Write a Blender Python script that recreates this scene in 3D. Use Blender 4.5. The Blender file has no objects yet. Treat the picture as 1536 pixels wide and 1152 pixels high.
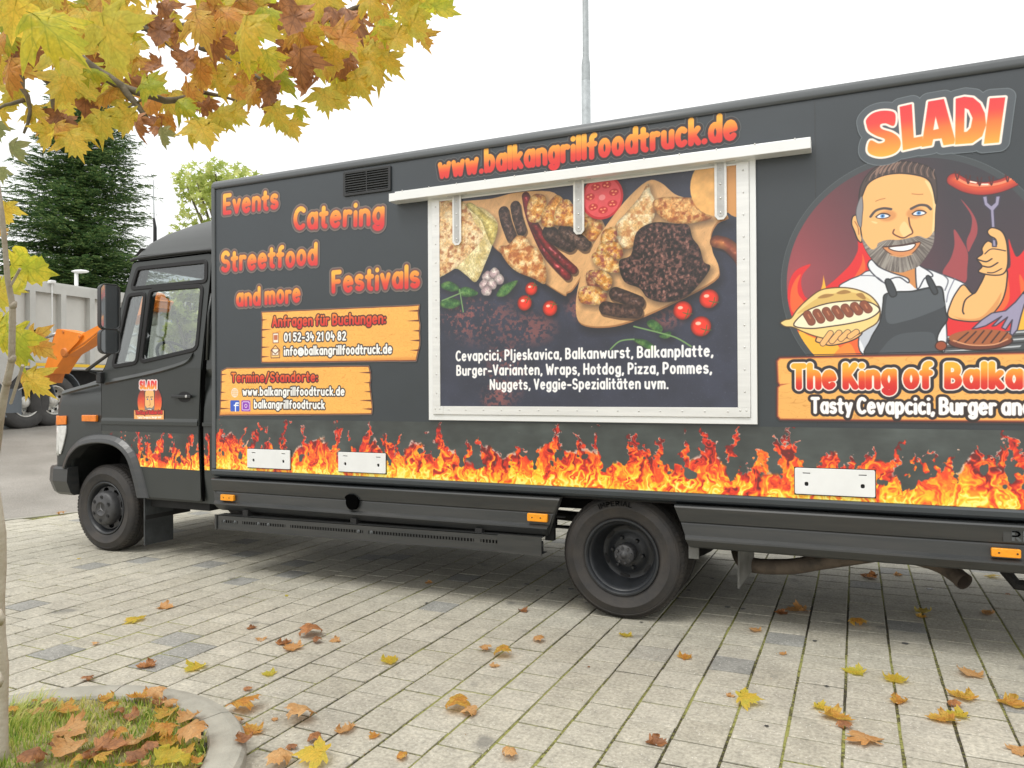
import bpy, bmesh, math, random
import numpy as np
from mathutils import Vector, Matrix
from mathutils.geometry import tessellate_polygon

sc = bpy.context.scene
COL = sc.collection
rnd = random.Random(11)
PI = math.pi

# ------------------------------------------------------------------ camera
CAM_H = 1.43
FOC = 1139.97                      # focal length in pixels of a 1536 px wide frame
YAW, PITCH, ROLL = (math.radians(a) for a in (24.3526, .3743, -.3273))
def _axes():
    cy, sy, cp, sp = math.cos(YAW), math.sin(YAW), math.cos(PITCH), math.sin(PITCH)
    fwd = np.array([-sy*cp, cy*cp, sp]); right = np.array([cy, sy, 0.0]); up = np.cross(right, fwd)
    cr, sr = math.cos(ROLL), math.sin(ROLL)
    return cr*right + sr*up, -sr*right + cr*up, fwd
RT, UP, FW = _axes()
cam_d = bpy.data.cameras.new('camera'); cam = bpy.data.objects.new('camera', cam_d); COL.objects.link(cam)
cam_d.sensor_width = 36.0; cam_d.lens = 36.0*FOC/1536.0; cam_d.clip_start = .05; cam_d.clip_end = 3000
mw = Matrix(((RT[0], UP[0], -FW[0], 0), (RT[1], UP[1], -FW[1], 0), (RT[2], UP[2], -FW[2], CAM_H), (0, 0, 0, 1)))
cam.matrix_world = mw
sc.camera = cam

# ------------------------------------------------------------------ sky, sun, exposure
SUN_EL, SUN_ROT = math.radians(58), math.radians(200)
world = bpy.data.worlds.new('World'); sc.world = world; world.use_nodes = True
wn = world.node_tree; wn.nodes.clear()
w_out = wn.nodes.new('ShaderNodeOutputWorld'); w_bg = wn.nodes.new('ShaderNodeBackground')
w_sky = wn.nodes.new('ShaderNodeTexSky'); w_sky.sky_type = 'NISHITA'; w_sky.sun_disc = False
w_sky.sun_elevation = SUN_EL; w_sky.sun_rotation = SUN_ROT; w_sky.air_density = 1.0; w_sky.dust_density = 3.0
# an overcast sky: a bright even cloud cover, brighter overhead, over a little of the clear sky's colour
w_tc = wn.nodes.new('ShaderNodeTexCoord'); w_sep = wn.nodes.new('ShaderNodeSeparateXYZ')
w_map = wn.nodes.new('ShaderNodeMapRange'); w_map.inputs['From Min'].default_value = 0.0; w_map.inputs['From Max'].default_value = 1.0
w_map.inputs['To Min'].default_value = 9.9; w_map.inputs['To Max'].default_value = 19.0
w_nz = wn.nodes.new('ShaderNodeTexNoise'); w_nz.inputs['Scale'].default_value = 1.6; w_nz.inputs['Detail'].default_value = 4
w_nr = wn.nodes.new('ShaderNodeMapRange'); w_nr.inputs['From Min'].default_value = .3; w_nr.inputs['From Max'].default_value = .7
w_nr.inputs['To Min'].default_value = .93; w_nr.inputs['To Max'].default_value = 1.07
w_mul = wn.nodes.new('ShaderNodeMath'); w_mul.operation = 'MULTIPLY'
w_tint = wn.nodes.new('ShaderNodeVectorMath'); w_tint.operation = 'SCALE'; w_tint.inputs[0].default_value = (1.0, 1.0, .985)
w_mix = wn.nodes.new('ShaderNodeMix'); w_mix.data_type = 'RGBA'; w_mix.inputs[0].default_value = .93
wl = wn.links.new
wl(w_tc.outputs['Generated'], w_sep.inputs[0]); wl(w_sep.outputs['Z'], w_map.inputs['Value'])
wl(w_tc.outputs['Generated'], w_nz.inputs['Vector']); wl(w_nz.outputs[0], w_nr.inputs['Value'])
wl(w_map.outputs[0], w_mul.inputs[0]); wl(w_nr.outputs[0], w_mul.inputs[1]); wl(w_mul.outputs[0], w_tint.inputs['Scale'])
wl(w_sky.outputs[0], w_mix.inputs[6]); wl(w_tint.outputs[0], w_mix.inputs[7]); wl(w_mix.outputs[2], w_bg.inputs['Color'])
w_bg.inputs['Strength'].default_value = .1
wl(w_bg.outputs[0], w_out.inputs['Surface'])
sun_d = bpy.data.lights.new('sun', 'SUN'); sun_d.energy = 1.5; sun_d.angle = math.radians(22); sun_d.color = (1, .97, .92)
sun = bpy.data.objects.new('sun', sun_d); COL.objects.link(sun)
_sd = Vector((math.sin(SUN_ROT)*math.cos(SUN_EL), math.cos(SUN_ROT)*math.cos(SUN_EL), math.sin(SUN_EL)))
sun.rotation_euler = _sd.to_track_quat('Z', 'Y').to_euler()
sc.view_settings.view_transform = 'Standard'; sc.view_settings.look = 'None'
sc.view_settings.gamma = 1.0; sc.view_settings.exposure = 0.1; sc.view_settings.use_curve_mapping = False
sc.cycles.max_bounces = 8; sc.cycles.transparent_max_bounces = 12

# ------------------------------------------------------------------ measuring: photo pixel -> point on a real plane
def ray(px, py):
    px = np.asarray(px, float)-768.0; py = np.asarray(py, float)-576.0
    return np.stack([RT[i]*px - UP[i]*py + FW[i]*FOC for i in range(3)], -1)
def S(px, py, Y=4.5):               # on the vertical plane y = Y, gives (x, z)
    d = ray(px, py); k = Y/d[..., 1]
    return np.stack([d[..., 0]*k, d[..., 2]*k + CAM_H], -1)
def S3(px, py, Y=4.5):
    a = S(px, py, Y); return Vector((float(a[0]), Y, float(a[1])))
def G(px, py, z=0.0):               # on the level z, gives (x, y)
    d = ray(px, py); k = (z-CAM_H)/d[..., 2]
    return np.stack([d[..., 0]*k, d[..., 1]*k], -1)
def D3(px, py, dist):               # at a distance along the view axis
    d = ray(px, py)/FOC*dist
    return Vector((float(d[0]), float(d[1]), float(d[2])+CAM_H))

# ------------------------------------------------------------------ object helpers
def tag(o, label=None, cat=None, group=None, kind=None):
    if label: o['label'] = label
    if cat: o['category'] = cat
    if group: o['group'] = group
    if kind: o['kind'] = kind
    return o
def empty(name, loc=(0, 0, 0), rz=0.0, label=None, cat=None, group=None):
    o = bpy.data.objects.new(name, None); COL.objects.link(o); o.location = loc; o.rotation_euler = (0, 0, rz)
    o.empty_display_size = .2
    return tag(o, label, cat, group)
def link(name, me, parent=None, mats=None, smooth=False, keep_world=True):
    o = bpy.data.objects.new(name, me); COL.objects.link(o)
    if mats is not None:
        for m in (mats if isinstance(mats, (list, tuple)) else [mats]): me.materials.append(m)
    if smooth:
        for p in me.polygons: p.use_smooth = True
    if parent is not None:
        o.parent = parent
        if keep_world: o.matrix_parent_inverse = wmat(parent).inverted()
    return o
def wmat(o):
    m = Matrix.LocRotScale(o.location, o.rotation_euler, o.scale)
    if o.parent is not None: m = wmat(o.parent) @ o.matrix_parent_inverse @ m
    return m
class MB:
    """collects simple shapes and links them as one mesh"""
    def __init__(s): s.v = []; s.f = []; s.m = []
    def add(s, vs, fs, m=0):
        b = len(s.v); s.v += [tuple(v) for v in vs]; s.f += [tuple(i+b for i in f) for f in fs]; s.m += [m]*len(fs); return s
    def box(s, a, b, m=0, bev=0.0):
        x0, y0, z0 = a; x1, y1, z1 = b
        if x0 > x1: x0, x1 = x1, x0
        if y0 > y1: y0, y1 = y1, y0
        if z0 > z1: z0, z1 = z1, z0
        if bev <= 0:
            vs = [(x0,y0,z0),(x1,y0,z0),(x1,y1,z0),(x0,y1,z0),(x0,y0,z1),(x1,y0,z1),(x1,y1,z1),(x0,y1,z1)]
            return s.add(vs, [(0,3,2,1),(4,5,6,7),(0,1,5,4),(1,2,6,5),(2,3,7,6),(3,0,4,7)], m)
        bm = bmesh.new(); bmesh.ops.create_cube(bm, size=1)
        for v in bm.verts: v.co = Vector((x0+(v.co.x+.5)*(x1-x0), y0+(v.co.y+.5)*(y1-y0), z0+(v.co.z+.5)*(z1-z0)))
        bmesh.ops.bevel(bm, geom=bm.edges[:], offset=bev, segments=2, affect='EDGES', profile=.6)
        s.bm(bm, m); return s
    def bm(s, bm, m=0, mat=None):
        bm.verts.ensure_lookup_table()
        for i, v in enumerate(bm.verts): v.index = i
        vs = [tuple((mat @ v.co) if mat else v.co) for v in bm.verts]
        s.add(vs, [tuple(v.index for v in f.verts) for f in bm.faces], m); bm.free(); return s
    def tube(s, pts, r, n=8, m=0, cap=True):
        pts = [Vector(p) for p in pts]; k = len(pts)
        rs = r if isinstance(r, (list, tuple)) else [r]*k
        b = len(s.v); prev = None
        for i, p in enumerate(pts):
            t = (pts[min(i+1, k-1)]-pts[max(i-1, 0)])
            if t.length < 1e-9: t = Vector((0, 0, 1))
            t.normalize()
            if prev is None:
                u = t.orthogonal().normalized()
            else:
                u = (prev - t*prev.dot(t))
                u = u.normalized() if u.length > 1e-6 else t.orthogonal().normalized()
            prev = u; w = t.cross(u)
            for j in range(n):
                a = 2*PI*j/n; s.v.append(tuple(p + (u*math.cos(a)+w*math.sin(a))*rs[i]))
        for i in range(k-1):
            for j in range(n):
                a = b+i*n+j; c = b+i*n+(j+1) % n
                s.f.append((a, c, c+n, a+n)); s.m.append(m)
        if cap:
            s.f.append(tuple(b+j for j in reversed(range(n)))); s.m.append(m)
            s.f.append(tuple(b+(k-1)*n+j for j in range(n))); s.m.append(m)
        return s
    def lathe(s, prof, c, axis='y', n=48, m=0, ang0=0.0):
        """prof: (radius, offset along axis); closed ring strip round c"""
        b = len(s.v); k = len(prof); c = Vector(c)
        for (r, t) in prof:
            for j in range(n):
                a = 2*PI*j/n+ang0; u, w = r*math.cos(a), r*math.sin(a)
                if axis == 'y': p = (c.x+u, c.y+t, c.z+w)
                elif axis == 'x': p = (c.x+t, c.y+u, c.z+w)
                else: p = (c.x+u, c.y+w, c.z+t)
                s.v.append(p)
        for i in range(k-1):
            for j in range(n):
                a = b+i*n+j; d = b+i*n+(j+1) % n
                s.f.append((a, d, d+n, a+n)); s.m.append(m)
        return s
    def prism(s, poly, y0, y1, m=0):
        """poly: list of (x, z) extruded along y"""
        n = len(poly); b = len(s.v)
        area = sum(poly[i][0]*poly[(i+1) % n][1]-poly[(i+1) % n][0]*poly[i][1] for i in range(n))
        if area < 0: poly = poly[::-1]
        s.v += [(x, y0, z) for x, z in poly]+[(x, y1, z) for x, z in poly]
        for t in tessellate_polygon([[Vector((x, z, 0)) for x, z in poly]]):
            p = [poly[i] for i in t]
            ar = (p[1][0]-p[0][0])*(p[2][1]-p[0][1])-(p[2][0]-p[0][0])*(p[1][1]-p[0][1])
            if ar < 0: t = t[::-1]
            s.f.append(tuple(b+i for i in t)); s.f.append(tuple(b+n+i for i in reversed(t))); s.m += [m, m]
        for i in range(n):
            j = (i+1) % n; s.f.append((b+j, b+i, b+n+i, b+n+j)); s.m.append(m)
        return s
    def mesh(s, name):
        me = bpy.data.meshes.new(name); me.from_pydata(s.v, [], s.f); me.update()
        if any(s.m): me.polygons.foreach_set('material_index', s.m)
        return me
    def build(s, name, mats, parent=None, smooth=False, fix=False):
        me = s.mesh(name)
        if fix:
            bm = bmesh.new(); bm.from_mesh(me); bmesh.ops.recalc_face_normals(bm, faces=bm.faces[:]); bm.to_mesh(me); bm.free()
        return link(name, me, parent, mats, smooth)
def plate(name, outer, holes, y, th, mats, parent=None, bev=.002, yfun=None, zcuts=(), smooth=False):
    """flat plate in the x-z plane with holes; its front face at y, thickness th going to +y; bevelled edge"""
    cu = bpy.data.curves.new('plate_outline', 'CURVE'); cu.dimensions = '2D'; cu.fill_mode = 'BOTH'
    cu.extrude = max(th/2-bev, .0001); cu.bevel_depth = bev; cu.bevel_resolution = 1; cu.offset = -bev
    for loop in [outer]+list(holes):
        sp = cu.splines.new('POLY'); sp.points.add(len(loop)-1); sp.use_cyclic_u = True
        for i, (x, z) in enumerate(loop): sp.points[i].co = (x, z, 0, 1)
    ob = bpy.data.objects.new('tmp', cu); COL.objects.link(ob)
    dg = bpy.context.evaluated_depsgraph_get(); me = bpy.data.meshes.new_from_object(ob.evaluated_get(dg))
    bpy.data.objects.remove(ob); bpy.data.curves.remove(cu)
    bm = bmesh.new(); bm.from_mesh(me)
    for v in bm.verts: v.co = Vector((v.co.x, y+th/2-v.co.z, v.co.y))
    for zc in zcuts:
        bmesh.ops.bisect_plane(bm, geom=bm.verts[:]+bm.edges[:]+bm.faces[:], plane_co=(0, 0, zc), plane_no=(0, 0, 1))
    if yfun:
        for v in bm.verts: v.co.y += yfun(v.co.x, v.co.z)
    me.materials.clear(); bm.to_mesh(me); bm.free(); me.name = name
    return link(name, me, parent, mats, smooth)
def rrect(x0, z0, x1, z1, r, n=5):
    out = []
    for cx, cz, a in ((x1-r, z1-r, 0), (x0+r, z1-r, 90), (x0+r, z0+r, 180), (x1-r, z0+r, 270)):
        for i in range(n+1):
            t = math.radians(a+90*i/n); out.append((cx+r*math.cos(t), cz+r*math.sin(t)))
    return out
def round_poly(pts, r, n=4):
    out = []; k = len(pts)
    for i in range(k):
        p0, p, p1 = Vector(pts[i-1]), Vector(pts[i]), Vector(pts[(i+1) % k])
        a = (p0-p); b = (p1-p); rr = min(r, a.length*.45, b.length*.45)
        A = p+a.normalized()*rr; B = p+b.normalized()*rr
        for j in range(n+1):
            t = j/n; q = A*(1-t)**2+p*2*t*(1-t)+B*t*t; out.append((q.x, q.y))
    return out
def catmull(pts, n=6, closed=True):
    P_ = np.array(pts, float); k = len(P_); out = []
    for i in range(k if closed else k-1):
        if closed: a, b, c, d = P_[(i-1) % k], P_[i], P_[(i+1) % k], P_[(i+2) % k]
        else: a, b, c, d = P_[max(i-1, 0)], P_[i], P_[i+1], P_[min(i+2, k-1)]
        for j in range(n):
            t = j/n
            out.append(.5*((2*b)+(c-a)*t+(2*a-5*b+4*c-d)*t*t+(3*b-a-3*c+d)*t**3))
    if not closed: out.append(P_[-1])
    return np.array(out)

# ------------------------------------------------------------------ materials
def new_mat(name):
    m = bpy.data.materials.new(name); m.use_nodes = True; nt = m.node_tree
    return m, nt, nt.nodes['Principled BSDF']
def mat(name, col, rough=.5, metal=0.0, spec=.5, var=0.0, vscale=6.0, bump=0.0, bscale=60.0, col2=None, streak=None, emit=None, coat=0.0, detail=6, rvar=0.0):
    m, nt, b = new_mat(name); N = nt.nodes.new; L = nt.links.new
    b.inputs['Base Color'].default_value = (*col, 1); b.inputs['Roughness'].default_value = rough
    b.inputs['Metallic'].default_value = metal; b.inputs['Specular IOR Level'].default_value = spec
    if coat: b.inputs['Coat Weight'].default_value = coat; b.inputs['Coat Roughness'].default_value = .15
    tc = N('ShaderNodeTexCoord')
    if var > 0 or col2:
        nz = N('ShaderNodeTexNoise'); nz.inputs['Scale'].default_value = vscale; nz.inputs['Detail'].default_value = detail; nz.inputs['Roughness'].default_value = .6
        src = tc.outputs['Object']
        if streak:
            mp = N('ShaderNodeMapping'); mp.inputs['Scale'].default_value = streak; L(src, mp.inputs[0]); src = mp.outputs[0]
        L(src, nz.inputs['Vector'])
        rp = N('ShaderNodeMapRange'); rp.inputs['From Min'].default_value = .3; rp.inputs['From Max'].default_value = .7
        L(nz.outputs[0], rp.inputs['Value'])
        mx = N('ShaderNodeMix'); mx.data_type = 'RGBA'
        c2 = col2 if col2 else tuple(min(1, c*(1+var)) for c in col); c1 = col if col2 else tuple(c*(1-var) for c in col)
        mx.inputs[6].default_value = (*c1, 1); mx.inputs[7].default_value = (*c2, 1)
        L(rp.outputs[0], mx.inputs[0]); L(mx.outputs[2], b.inputs['Base Color'])
        if rvar:
            r2 = N('ShaderNodeMapRange'); r2.inputs['To Min'].default_value = rough-rvar; r2.inputs['To Max'].default_value = rough+rvar
            L(rp.outputs[0], r2.inputs['Value']); L(r2.outputs[0], b.inputs['Roughness'])
    if bump > 0:
        n2 = N('ShaderNodeTexNoise'); n2.inputs['Scale'].default_value = bscale; n2.inputs['Detail'].default_value = 4
        L(tc.outputs['Object'], n2.inputs['Vector'])
        bp = N('ShaderNodeBump'); bp.inputs['Strength'].default_value = bump; bp.inputs['Distance'].default_value = .01
        L(n2.outputs[0], bp.inputs['Height']); L(bp.outputs[0], b.inputs['Normal'])
    if emit: b.inputs['Emission Color'].default_value = (*emit, 1); b.inputs['Emission Strength'].default_value = 1
    return m
M = {}
M['paint'] = mat('truck_paint', (.021, .029, .036), .40, spec=.9, var=.14, vscale=2.2, bump=.10, bscale=2.5, rvar=.05)
M['paint2'] = mat('cab_paint', (.026, .030, .029), .38, spec=.65, var=.08, vscale=4, bump=.02, bscale=12, rvar=.04)
M['trim'] = mat('black_trim', (.022, .023, .024), .45, var=.15, vscale=8)
M['skirt'] = mat('skirt_plastic', (.020, .023, .025), .36, spec=.75, col2=(.038, .038, .036), vscale=5, streak=(.4, 1, 6), rvar=.06)
M['rubber'] = mat('seal_rubber', (.008, .008, .009), .6)
M['black'] = mat('underbody_black', (.012, .012, .012), .8, var=.4, vscale=9)
M['tyre'] = mat('tyre_rubber', (.022, .022, .023), .70, col2=(.050, .043, .037), vscale=7, bump=.15, bscale=90)
M['rim'] = mat('rim_paint', (.020, .022, .025), .42, var=.25, vscale=14, bump=.05, bscale=60)
M['hub'] = mat('hub_paint', (.045, .045, .047), .5, var=.3, vscale=20, bump=.1, bscale=80)
M['alu'] = mat('aluminium_frame', (.78, .78, .76), .38, metal=.35, var=.07, vscale=4, streak=(.5, 1, 8), rvar=.08)
M['alu_w'] = mat('pale_aluminium_rail', (.80, .81, .80), .35, metal=.15, var=.03, vscale=3)
M['alu_g'] = mat('grey_hinge_metal', (.50, .50, .49), .42, metal=.4, var=.1, vscale=20)
M['rivet'] = mat('rivet_metal', (.62, .62, .60), .35, metal=.5)
M['white'] = mat('white_plate', (.74, .75, .74), .45, var=.05, vscale=6)
M['amber'] = mat('amber_reflector', (.85, .32, .012), .3, var=.12, vscale=40, bump=.2, bscale=250)
M['amber_d'] = mat('amber_lens', (.75, .20, .012), .2, var=.15, vscale=30, coat=.5)
M['lamp'] = mat('headlamp_glass', (.62, .62, .60), .18, var=.15, vscale=30, coat=1.0)
M['mirror'] = mat('mirror_glass', (.55, .57, .58), .02, metal=1.0)
M['seat'] = mat('seat_fabric', (.05, .055, .07), .9, var=.3, vscale=30)
M['flapmetal'] = mat('dull_flap_metal', (.17, .17, .16), .6, var=.3, vscale=12)
M['flap'] = mat('mudflap_rubber', (.016, .018, .019), .55, var=.5, vscale=9, col2=(.05, .055, .058))
M['rust'] = mat('rusty_exhaust', (.055, .045, .036), .75, col2=(.15, .115, .085), vscale=14, bump=.3, bscale=60)
M['galv'] = mat('galvanised_steel', (.38, .41, .42), .5, metal=.3, var=.15, vscale=12)
M['tip'] = mat('tipper_panel', (.58, .57, .53), .5, var=.12, vscale=.9, metal=.1, bump=.06, bscale=2.0)
M['tip2'] = mat('tipper_rib', (.50, .50, .47), .5, var=.1, vscale=2)
M['yel'] = mat('yellow_stripe', (.80, .52, .03), .5, var=.06, vscale=4)
M['orange'] = mat('orange_crane_paint', (.82, .24, .022), .42, var=.12, vscale=3)
M['orange_d'] = mat('dark_orange_paint', (.55, .17, .03), .55, var=.2, vscale=6)  # darker orange for cheek, boom edge, pins, ram and lorry cab
M['steel'] = mat('cylinder_rod', (.6, .62, .63), .25, metal=.7)
M['grey'] = mat('grey_box_plastic', (.13, .15, .17), .55, var=.1, vscale=6)
M['chrome'] = mat('truck_rim_alloy', (.62, .61, .57), .35, metal=.4, var=.2, vscale=20)
M['bark'] = mat('plane_bark', (.09, .075, .05), .9, col2=(.20, .17, .12), vscale=22, bump=.5, bscale=60)
M['twig'] = mat('young_stem_bark', (.30, .25, .19), .85, col2=(.42, .38, .31), vscale=18, bump=.4, bscale=80)
M['stembark'] = mat('pale_trunk_bark', (.38, .33, .25), .85, col2=(.52, .48, .40), vscale=14, bump=.4, bscale=70)
M['sbark'] = mat('spruce_bark', (.05, .04, .03), .9)
M['blue'] = mat('blue_sign', (.04, .14, .55), .4)
M['dash'] = mat('dashboard', (.05, .05, .055), .7)
def glass_mat(name, tint, refl=1.0):
    m, nt, b = new_mat(name); nt.nodes.remove(b); N = nt.nodes.new; L = nt.links.new
    out = nt.nodes['Material Output']; tr = N('ShaderNodeBsdfTransparent'); tr.inputs[0].default_value = (*tint, 1)
    gl = N('ShaderNodeBsdfGlossy'); gl.inputs['Roughness'].default_value = .03; gl.inputs[0].default_value = (1, 1, 1, 1)
    lw = N('ShaderNodeLayerWeight'); pw = N('ShaderNodeMath'); pw.operation = 'POWER'; pw.inputs[1].default_value = 4.0; L(lw.outputs['Facing'], pw.inputs[0])
    ml = N('ShaderNodeMath'); ml.operation = 'MULTIPLY_ADD'; ml.inputs[1].default_value = .75; ml.inputs[2].default_value = refl
    mx = N('ShaderNodeMixShader'); L(pw.outputs[0], ml.inputs[0]); L(ml.outputs[0], mx.inputs[0]); L(tr.outputs[0], mx.inputs[1]); L(gl.outputs[0], mx.inputs[2]); L(mx.outputs[0], out.inputs[0])
    return m
M['glass'] = glass_mat('window_glass', (.90, .94, .93), .13)
M['glass_d'] = glass_mat('dark_window_glass', (.66, .70, .71), .10)

# ------------------------------------------------------------------ print shop: the flat prints on the truck are drawn here, in metres
def vnoise(X, Z, scale, seed=0):
    x = X*scale; z = Z*scale; xi = np.floor(x).astype(np.int64); zi = np.floor(z).astype(np.int64)
    fx = x-xi; fz = z-zi; fx = fx*fx*(3-2*fx); fz = fz*fz*(3-2*fz)
    def h(a, b):
        n = (a*374761393+b*668265263+seed*974634777) & 0x7fffffff
        n = ((n ^ (n >> 13))*1274126177) & 0x7fffffff
        return ((n ^ (n >> 16)) & 0xffff)/65535.0
    a = h(xi, zi); b = h(xi+1, zi); c = h(xi, zi+1); d = h(xi+1, zi+1)
    return (a*(1-fx)+b*fx)*(1-fz)+(c*(1-fx)+d*fx)*fz
def fbm(X, Z, scale, seed=0, oct=4):
    s = 0; a = .5; t = 0
    for i in range(oct): s = s+a*vnoise(X, Z, scale*2**i, seed+i*17); t += a; a *= .55
    return s/t
def rgb(r, g, b): return np.array([r, g, b], float)/255.0
class Canvas:
    def __init__(s, x0, z0, x1, z1, ppm, base):
        s.x0, s.z0, s.ppm = x0, z0, ppm; s.W = int((x1-x0)*ppm); s.H = int((z1-z0)*ppm)
        s.img = np.ones((s.H, s.W, 3), np.float32)*np.array(base, np.float32); s.px = 1.0/ppm
        s.x1 = x0+s.W/ppm; s.z1 = z0+s.H/ppm
    def win(s, xa, za, xb, zb, pad=0.0):
        i0 = max(0, int((xa-pad-s.x0)*s.ppm)); i1 = min(s.W, int((xb+pad-s.x0)*s.ppm)+2)
        j0 = max(0, int((za-pad-s.z0)*s.ppm)); j1 = min(s.H, int((zb+pad-s.z0)*s.ppm)+2)
        if i1 <= i0 or j1 <= j0: return None
        X, Z = np.meshgrid(s.x0+(np.arange(i0, i1)+.5)/s.ppm, s.z0+(np.arange(j0, j1)+.5)/s.ppm)
        return (slice(j0, j1), slice(i0, i1)), X, Z
    def put(s, sl, col, a):
        a = np.clip(a, 0, 1)[..., None].astype(np.float32); s.img[sl] = s.img[sl]*(1-a)+np.asarray(col, np.float32)*a
    def sd_poly(s, pts, X, Z):
        d = np.full(X.shape, 1e9); ins = np.zeros(X.shape, bool); n = len(pts)
        for i in range(n):
            ax, az = pts[i]; bx, bz = pts[(i+1) % n]; ex, ez = bx-ax, bz-az; L2 = ex*ex+ez*ez
            if L2 < 1e-14: continue
            wx = X-ax; wz = Z-az; t = np.clip((wx*ex+wz*ez)/L2, 0, 1)
            d = np.minimum(d, (wx-t*ex)**2+(wz-t*ez)**2)
            c = (az > Z) != (bz > Z)
            if ez != 0: ins ^= c & (X < ex*(Z-az)/ez+ax)
        return np.where(ins, -1, 1)*np.sqrt(d)
    def poly(s, pts, col, soft=None, line=None, lw=0.0, clip=None, alpha=1.0):
        pts = np.asarray(pts); (xa, za), (xb, zb) = pts.min(0), pts.max(0)
        w = s.win(xa, za, xb, zb, .02+lw)
        if w is None: return
        sl, X, Z = w; sd = s.sd_poly(pts, X, Z); k = soft or s.px
        a = np.clip(.5-sd/k, 0, 1)*alpha
        if clip is not None: a = a*clip(X, Z)
        c = col(X, Z, sd) if callable(col) else col
        s.put(sl, c, a)
        if line is not None:
            a2 = np.clip(.5-(np.abs(sd)-lw)/s.px, 0, 1)
            if clip is not None: a2 = a2*clip(X, Z)
            s.put(sl, line, a2)
    def sd_lines(s, lines, X, Z, taper=None):
        d = np.full(X.shape, 1e9)
        for ln in lines:
            for i in range(len(ln)-1):
                ax, az = ln[i]; bx, bz = ln[i+1]; ex, ez = bx-ax, bz-az; L2 = ex*ex+ez*ez+1e-14
                wx = X-ax; wz = Z-az; t = np.clip((wx*ex+wz*ez)/L2, 0, 1)
                d = np.minimum(d, (wx-t*ex)**2+(wz-t*ez)**2)
        return np.sqrt(d)
    def stroke(s, pts, r, col, line=None, lw=0.0, alpha=1.0, clip=None):
        pts = np.asarray(pts); (xa, za), (xb, zb) = pts.min(0), pts.max(0)
        w = s.win(xa, za, xb, zb, r+lw+.01)
        if w is None: return
        sl, X, Z = w; d = s.sd_lines([pts], X, Z)
        if line is not None: s.put(sl, line, np.clip(.5-(d-r-lw)/s.px, 0, 1))
        a = np.clip(.5-(d-r)/s.px, 0, 1)*alpha
        if clip is not None: a = a*clip(X, Z)
        s.put(sl, col(X, Z, d-r) if callable(col) else col, a)
    def ell(s, c, rx, rz, col, **k):
        t = np.linspace(0, 2*PI, 28, endpoint=False)
        s.poly(np.stack([c[0]+rx*np.cos(t), c[1]+rz*np.sin(t)], -1), col, **k)
    def image(s, name):
        im = bpy.data.images.new(name, s.W, s.H, alpha=False)
        buf = np.ones((s.H, s.W, 4), np.float32); buf[..., :3] = np.clip(s.img, 0, 1)
        im.pixels.foreach_set(buf.ravel()); im.pack(); return im

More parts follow.
